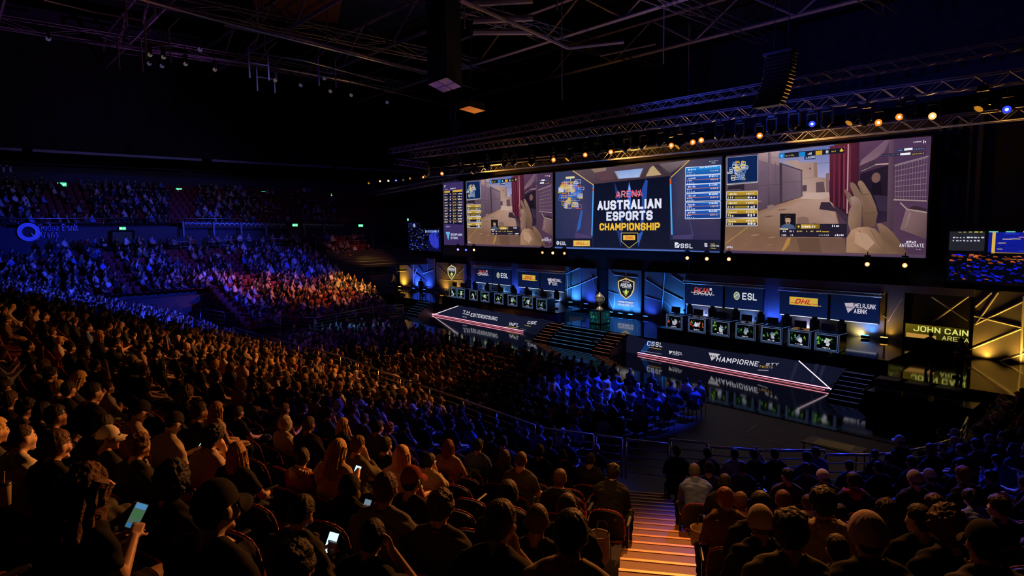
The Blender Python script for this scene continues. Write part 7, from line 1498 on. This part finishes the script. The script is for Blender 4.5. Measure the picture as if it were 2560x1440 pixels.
me = mesh_np('seat_rows', np.concatenate(VV), np.concatenate(FF), M['seatfab'], False); o = bpy.data.objects.new('seat_rows', me); COL.objects.link(o); tag(o, 'remaining rows of dark red stadium seats farther off', 'seats', None, 'stuff')
# ================================================================ things people hold, stage people, odds and ends
def phone(p, d_up, d_n, label, glowc=(.5, .75, .9), s=1.9, sz=(.075, .155)):
    """a lit phone at p, long axis d_up, screen facing d_n"""
    u = nz(d_up); n = nz(np.array(d_n)-u*(np.array(d_n)@u)); x = np.cross(u, n); o = empty('phone', tuple(map(float, p))); tag(o, label, 'phone', 'glowing phones')
    o.matrix_world = Matrix([[x[0], u[0], n[0], p[0]], [x[1], u[1], n[1], p[1]], [x[2], u[2], n[2], p[2]], [0, 0, 0, 1]])
    MB().use(M['plastic']).rbox((0, 0, 0), (sz[0], sz[1], .009), .004).build('body', None, o)
    b_ = MB().use(glow('phone_glow', glowc, s)); b_.poly([(-sz[0]*.45, -sz[1]*.46, .0055), (sz[0]*.45, -sz[1]*.46, .0055), (sz[0]*.45, sz[1]*.46, .0055), (-sz[0]*.45, sz[1]*.46, .0055)]); b_.build('screen', None, o)
    if sz[1] > .16:
        bb = MB()
        for (z0, z1, c) in ((.25, .44, (.15, .5, 1)), (-.1, .2, (.1, .28, .12)), (-.42, -.3, (.05, .3, .9))): bb.use(glow('phone_app', c, .45)); bb.poly([(-sz[0]*.4, sz[1]*z0, .0062), (sz[0]*.4, sz[1]*z0, .0062), (sz[0]*.4, sz[1]*z1, .0062), (-sz[0]*.4, sz[1]*z1, .0062)])
        bb.build('app_picture', None, o)
def hand_pos(s, pose, w_):
    ra = np.array(POSES[pose][3][1]); la = np.array(POSES[pose][4][1]); m = (ra+la)/2+np.array([0, .09, .035])
    return np.array(s.o.matrix_basis@Vector(m)) if False else np.array(Matrix.LocRotScale(s.o.location, s.o.rotation_euler, s.o.scale)@Vector(m))
for key, lab in (((213, 1222), 'tall phone with a green and blue game held by the frizzy haired person'), ((845, 1126), 'bright phone in the hands of the blond person in beige'), ((753, 1285), 'pale lit phone held by the person in the charcoal hoodie'), ((432, 1060), 'small lit phone held by the person in cap and beige shirt'), ((876, 1218), 'dim phone in the hands of the hooded person')):
    for s in IND:
        if (s.L[0], s.L[1]) == key:
            p = hand_pos(s, s.L[6], 0); f_ = np.array([s.f[0], s.f[1], 0]); big = key == (213, 1222)
            phone(p+(np.array([0, 0, .06]) if big else 0), (f_[0]*.6, f_[1]*.6, .8), CAMP-p, lab, (.3, .5, .35) if big else (.5, .75, .95), .22 if big else 1.6 if key != (876, 1218) else .3, (.08, .17) if big else (.075, .15))
def cup(p, label, c=(.35, .3, .22)):
    o = empty('drink_cup', tuple(map(float, p))); tag(o, label, 'cup'); MB().use(mat('paper_cup', c, .6, noise=.2)).lathe([(.001, 0), (.033, 0), (.045, .15), (.047, .155)], n=16).build('cup_body', None, o, True)
    MB().use(M['plastic']).lathe([(.048, .15), (.048, .165), (.04, .172), (.001, .172)], n=16).build('lid', None, o, True); MB().use(M['white']).tube((.01, 0, .17), (.03, .01, .26), .004, 6).build('straw', None, o)
p = at_z(14, 1262, 5.75); cup(p, 'drink cup with lid and straw at the lower left edge')
def bag(p, label, c, s=1., rz=0):
    o = empty('bag', tuple(map(float, p)), rz); o.scale = (s, s, s); tag(o, label, 'bag'); MB().use(mat('bag_cloth', c, .85, noise=.25, bump=.3)).lathe([(.001, 0), (.15, .0), (.175, .05), (.17, .28), (.16, .42), (.165, .43), (.15, .43), (.14, .36), (.12, .3), (.001, .29)], n=18).build('sack', None, o, True)
    MB().use(M['plastic']).path([(.12, .08, .42), (.1, .1, .56), (0, .12, .6), (-.1, .1, .56), (-.12, .08, .42)], .012, 5).build('strap', None, o)
def tread_z(x, y): return .9+RISE*max(0, math.floor((rad(x, y)-(row_r(0)-.45))/ROW))
def on_tread(px, py, up=0.):
    z = 3.
    for _ in range(40): q = at_z(px, py, z+up); z = .5*z+.5*tread_z(q[0], q[1])
    return q[0], q[1], tread_z(q[0], q[1])+up
bag(on_tread(1752, 1388), 'tan open canvas bag standing beside the stairs', (.34, .22, .13), 1.)
bag(on_tread(1497, 1400, .5), 'pale cloth bag lying on an empty seat beside the beige shirt', (.4, .34, .26), .7)

# people on the stage
def stage_person(px, py, z, pose, rz, top, label, hair='short'):
    p = at_z(px, py, z); o = person((p[0], p[1], z), rz, pose, hair, 'd', top, 'long', 'k', '', 1.0); tag(o, label, 'person'); return o
stage_person(2398, 945, ZS, 'standside', 2.4, 'k', 'dark dressed person standing at the right stage edge, nearest the gold panel')
stage_person(2322, 925, ZS, 'stand', -.3, 'k', 'dark dressed person standing before the yellow sign')
stage_person(1053, 741, ZS, 'stand', .4, 'k', 'dark dressed person standing on the left stage wing by the blue panel')
stage_person(986, 728, 1.5, 'stand', PI*.8, 'y', 'gold lit person standing left of the set')  # gold light is put into the sweater colour
t_ = at_z(2085, 1112, .75); o = empty('judge_table', (t_[0], t_[1], 0)); tag(o, 'dark table with white papers on the floor right of the floor seats', 'table')
MB().use(M['plastic']).box((0, 0, .73), (1.7, .8, .04)).build('table_top', None, o)
for a in (-.78, .78):
    for c in (-.35, .35): MB().use(M['steel']).tube((a, c, 0), (a, c, .71), .02, 5).build('leg', None, o)
tag(MB().use(M['paper']).box((0, 0, .004), (1.1, .6, .008)).build('paper_sheet', None, None, False, (t_[0], t_[1], .751), .1), 'large white paper sheet lying on the dark floor table', 'paper')
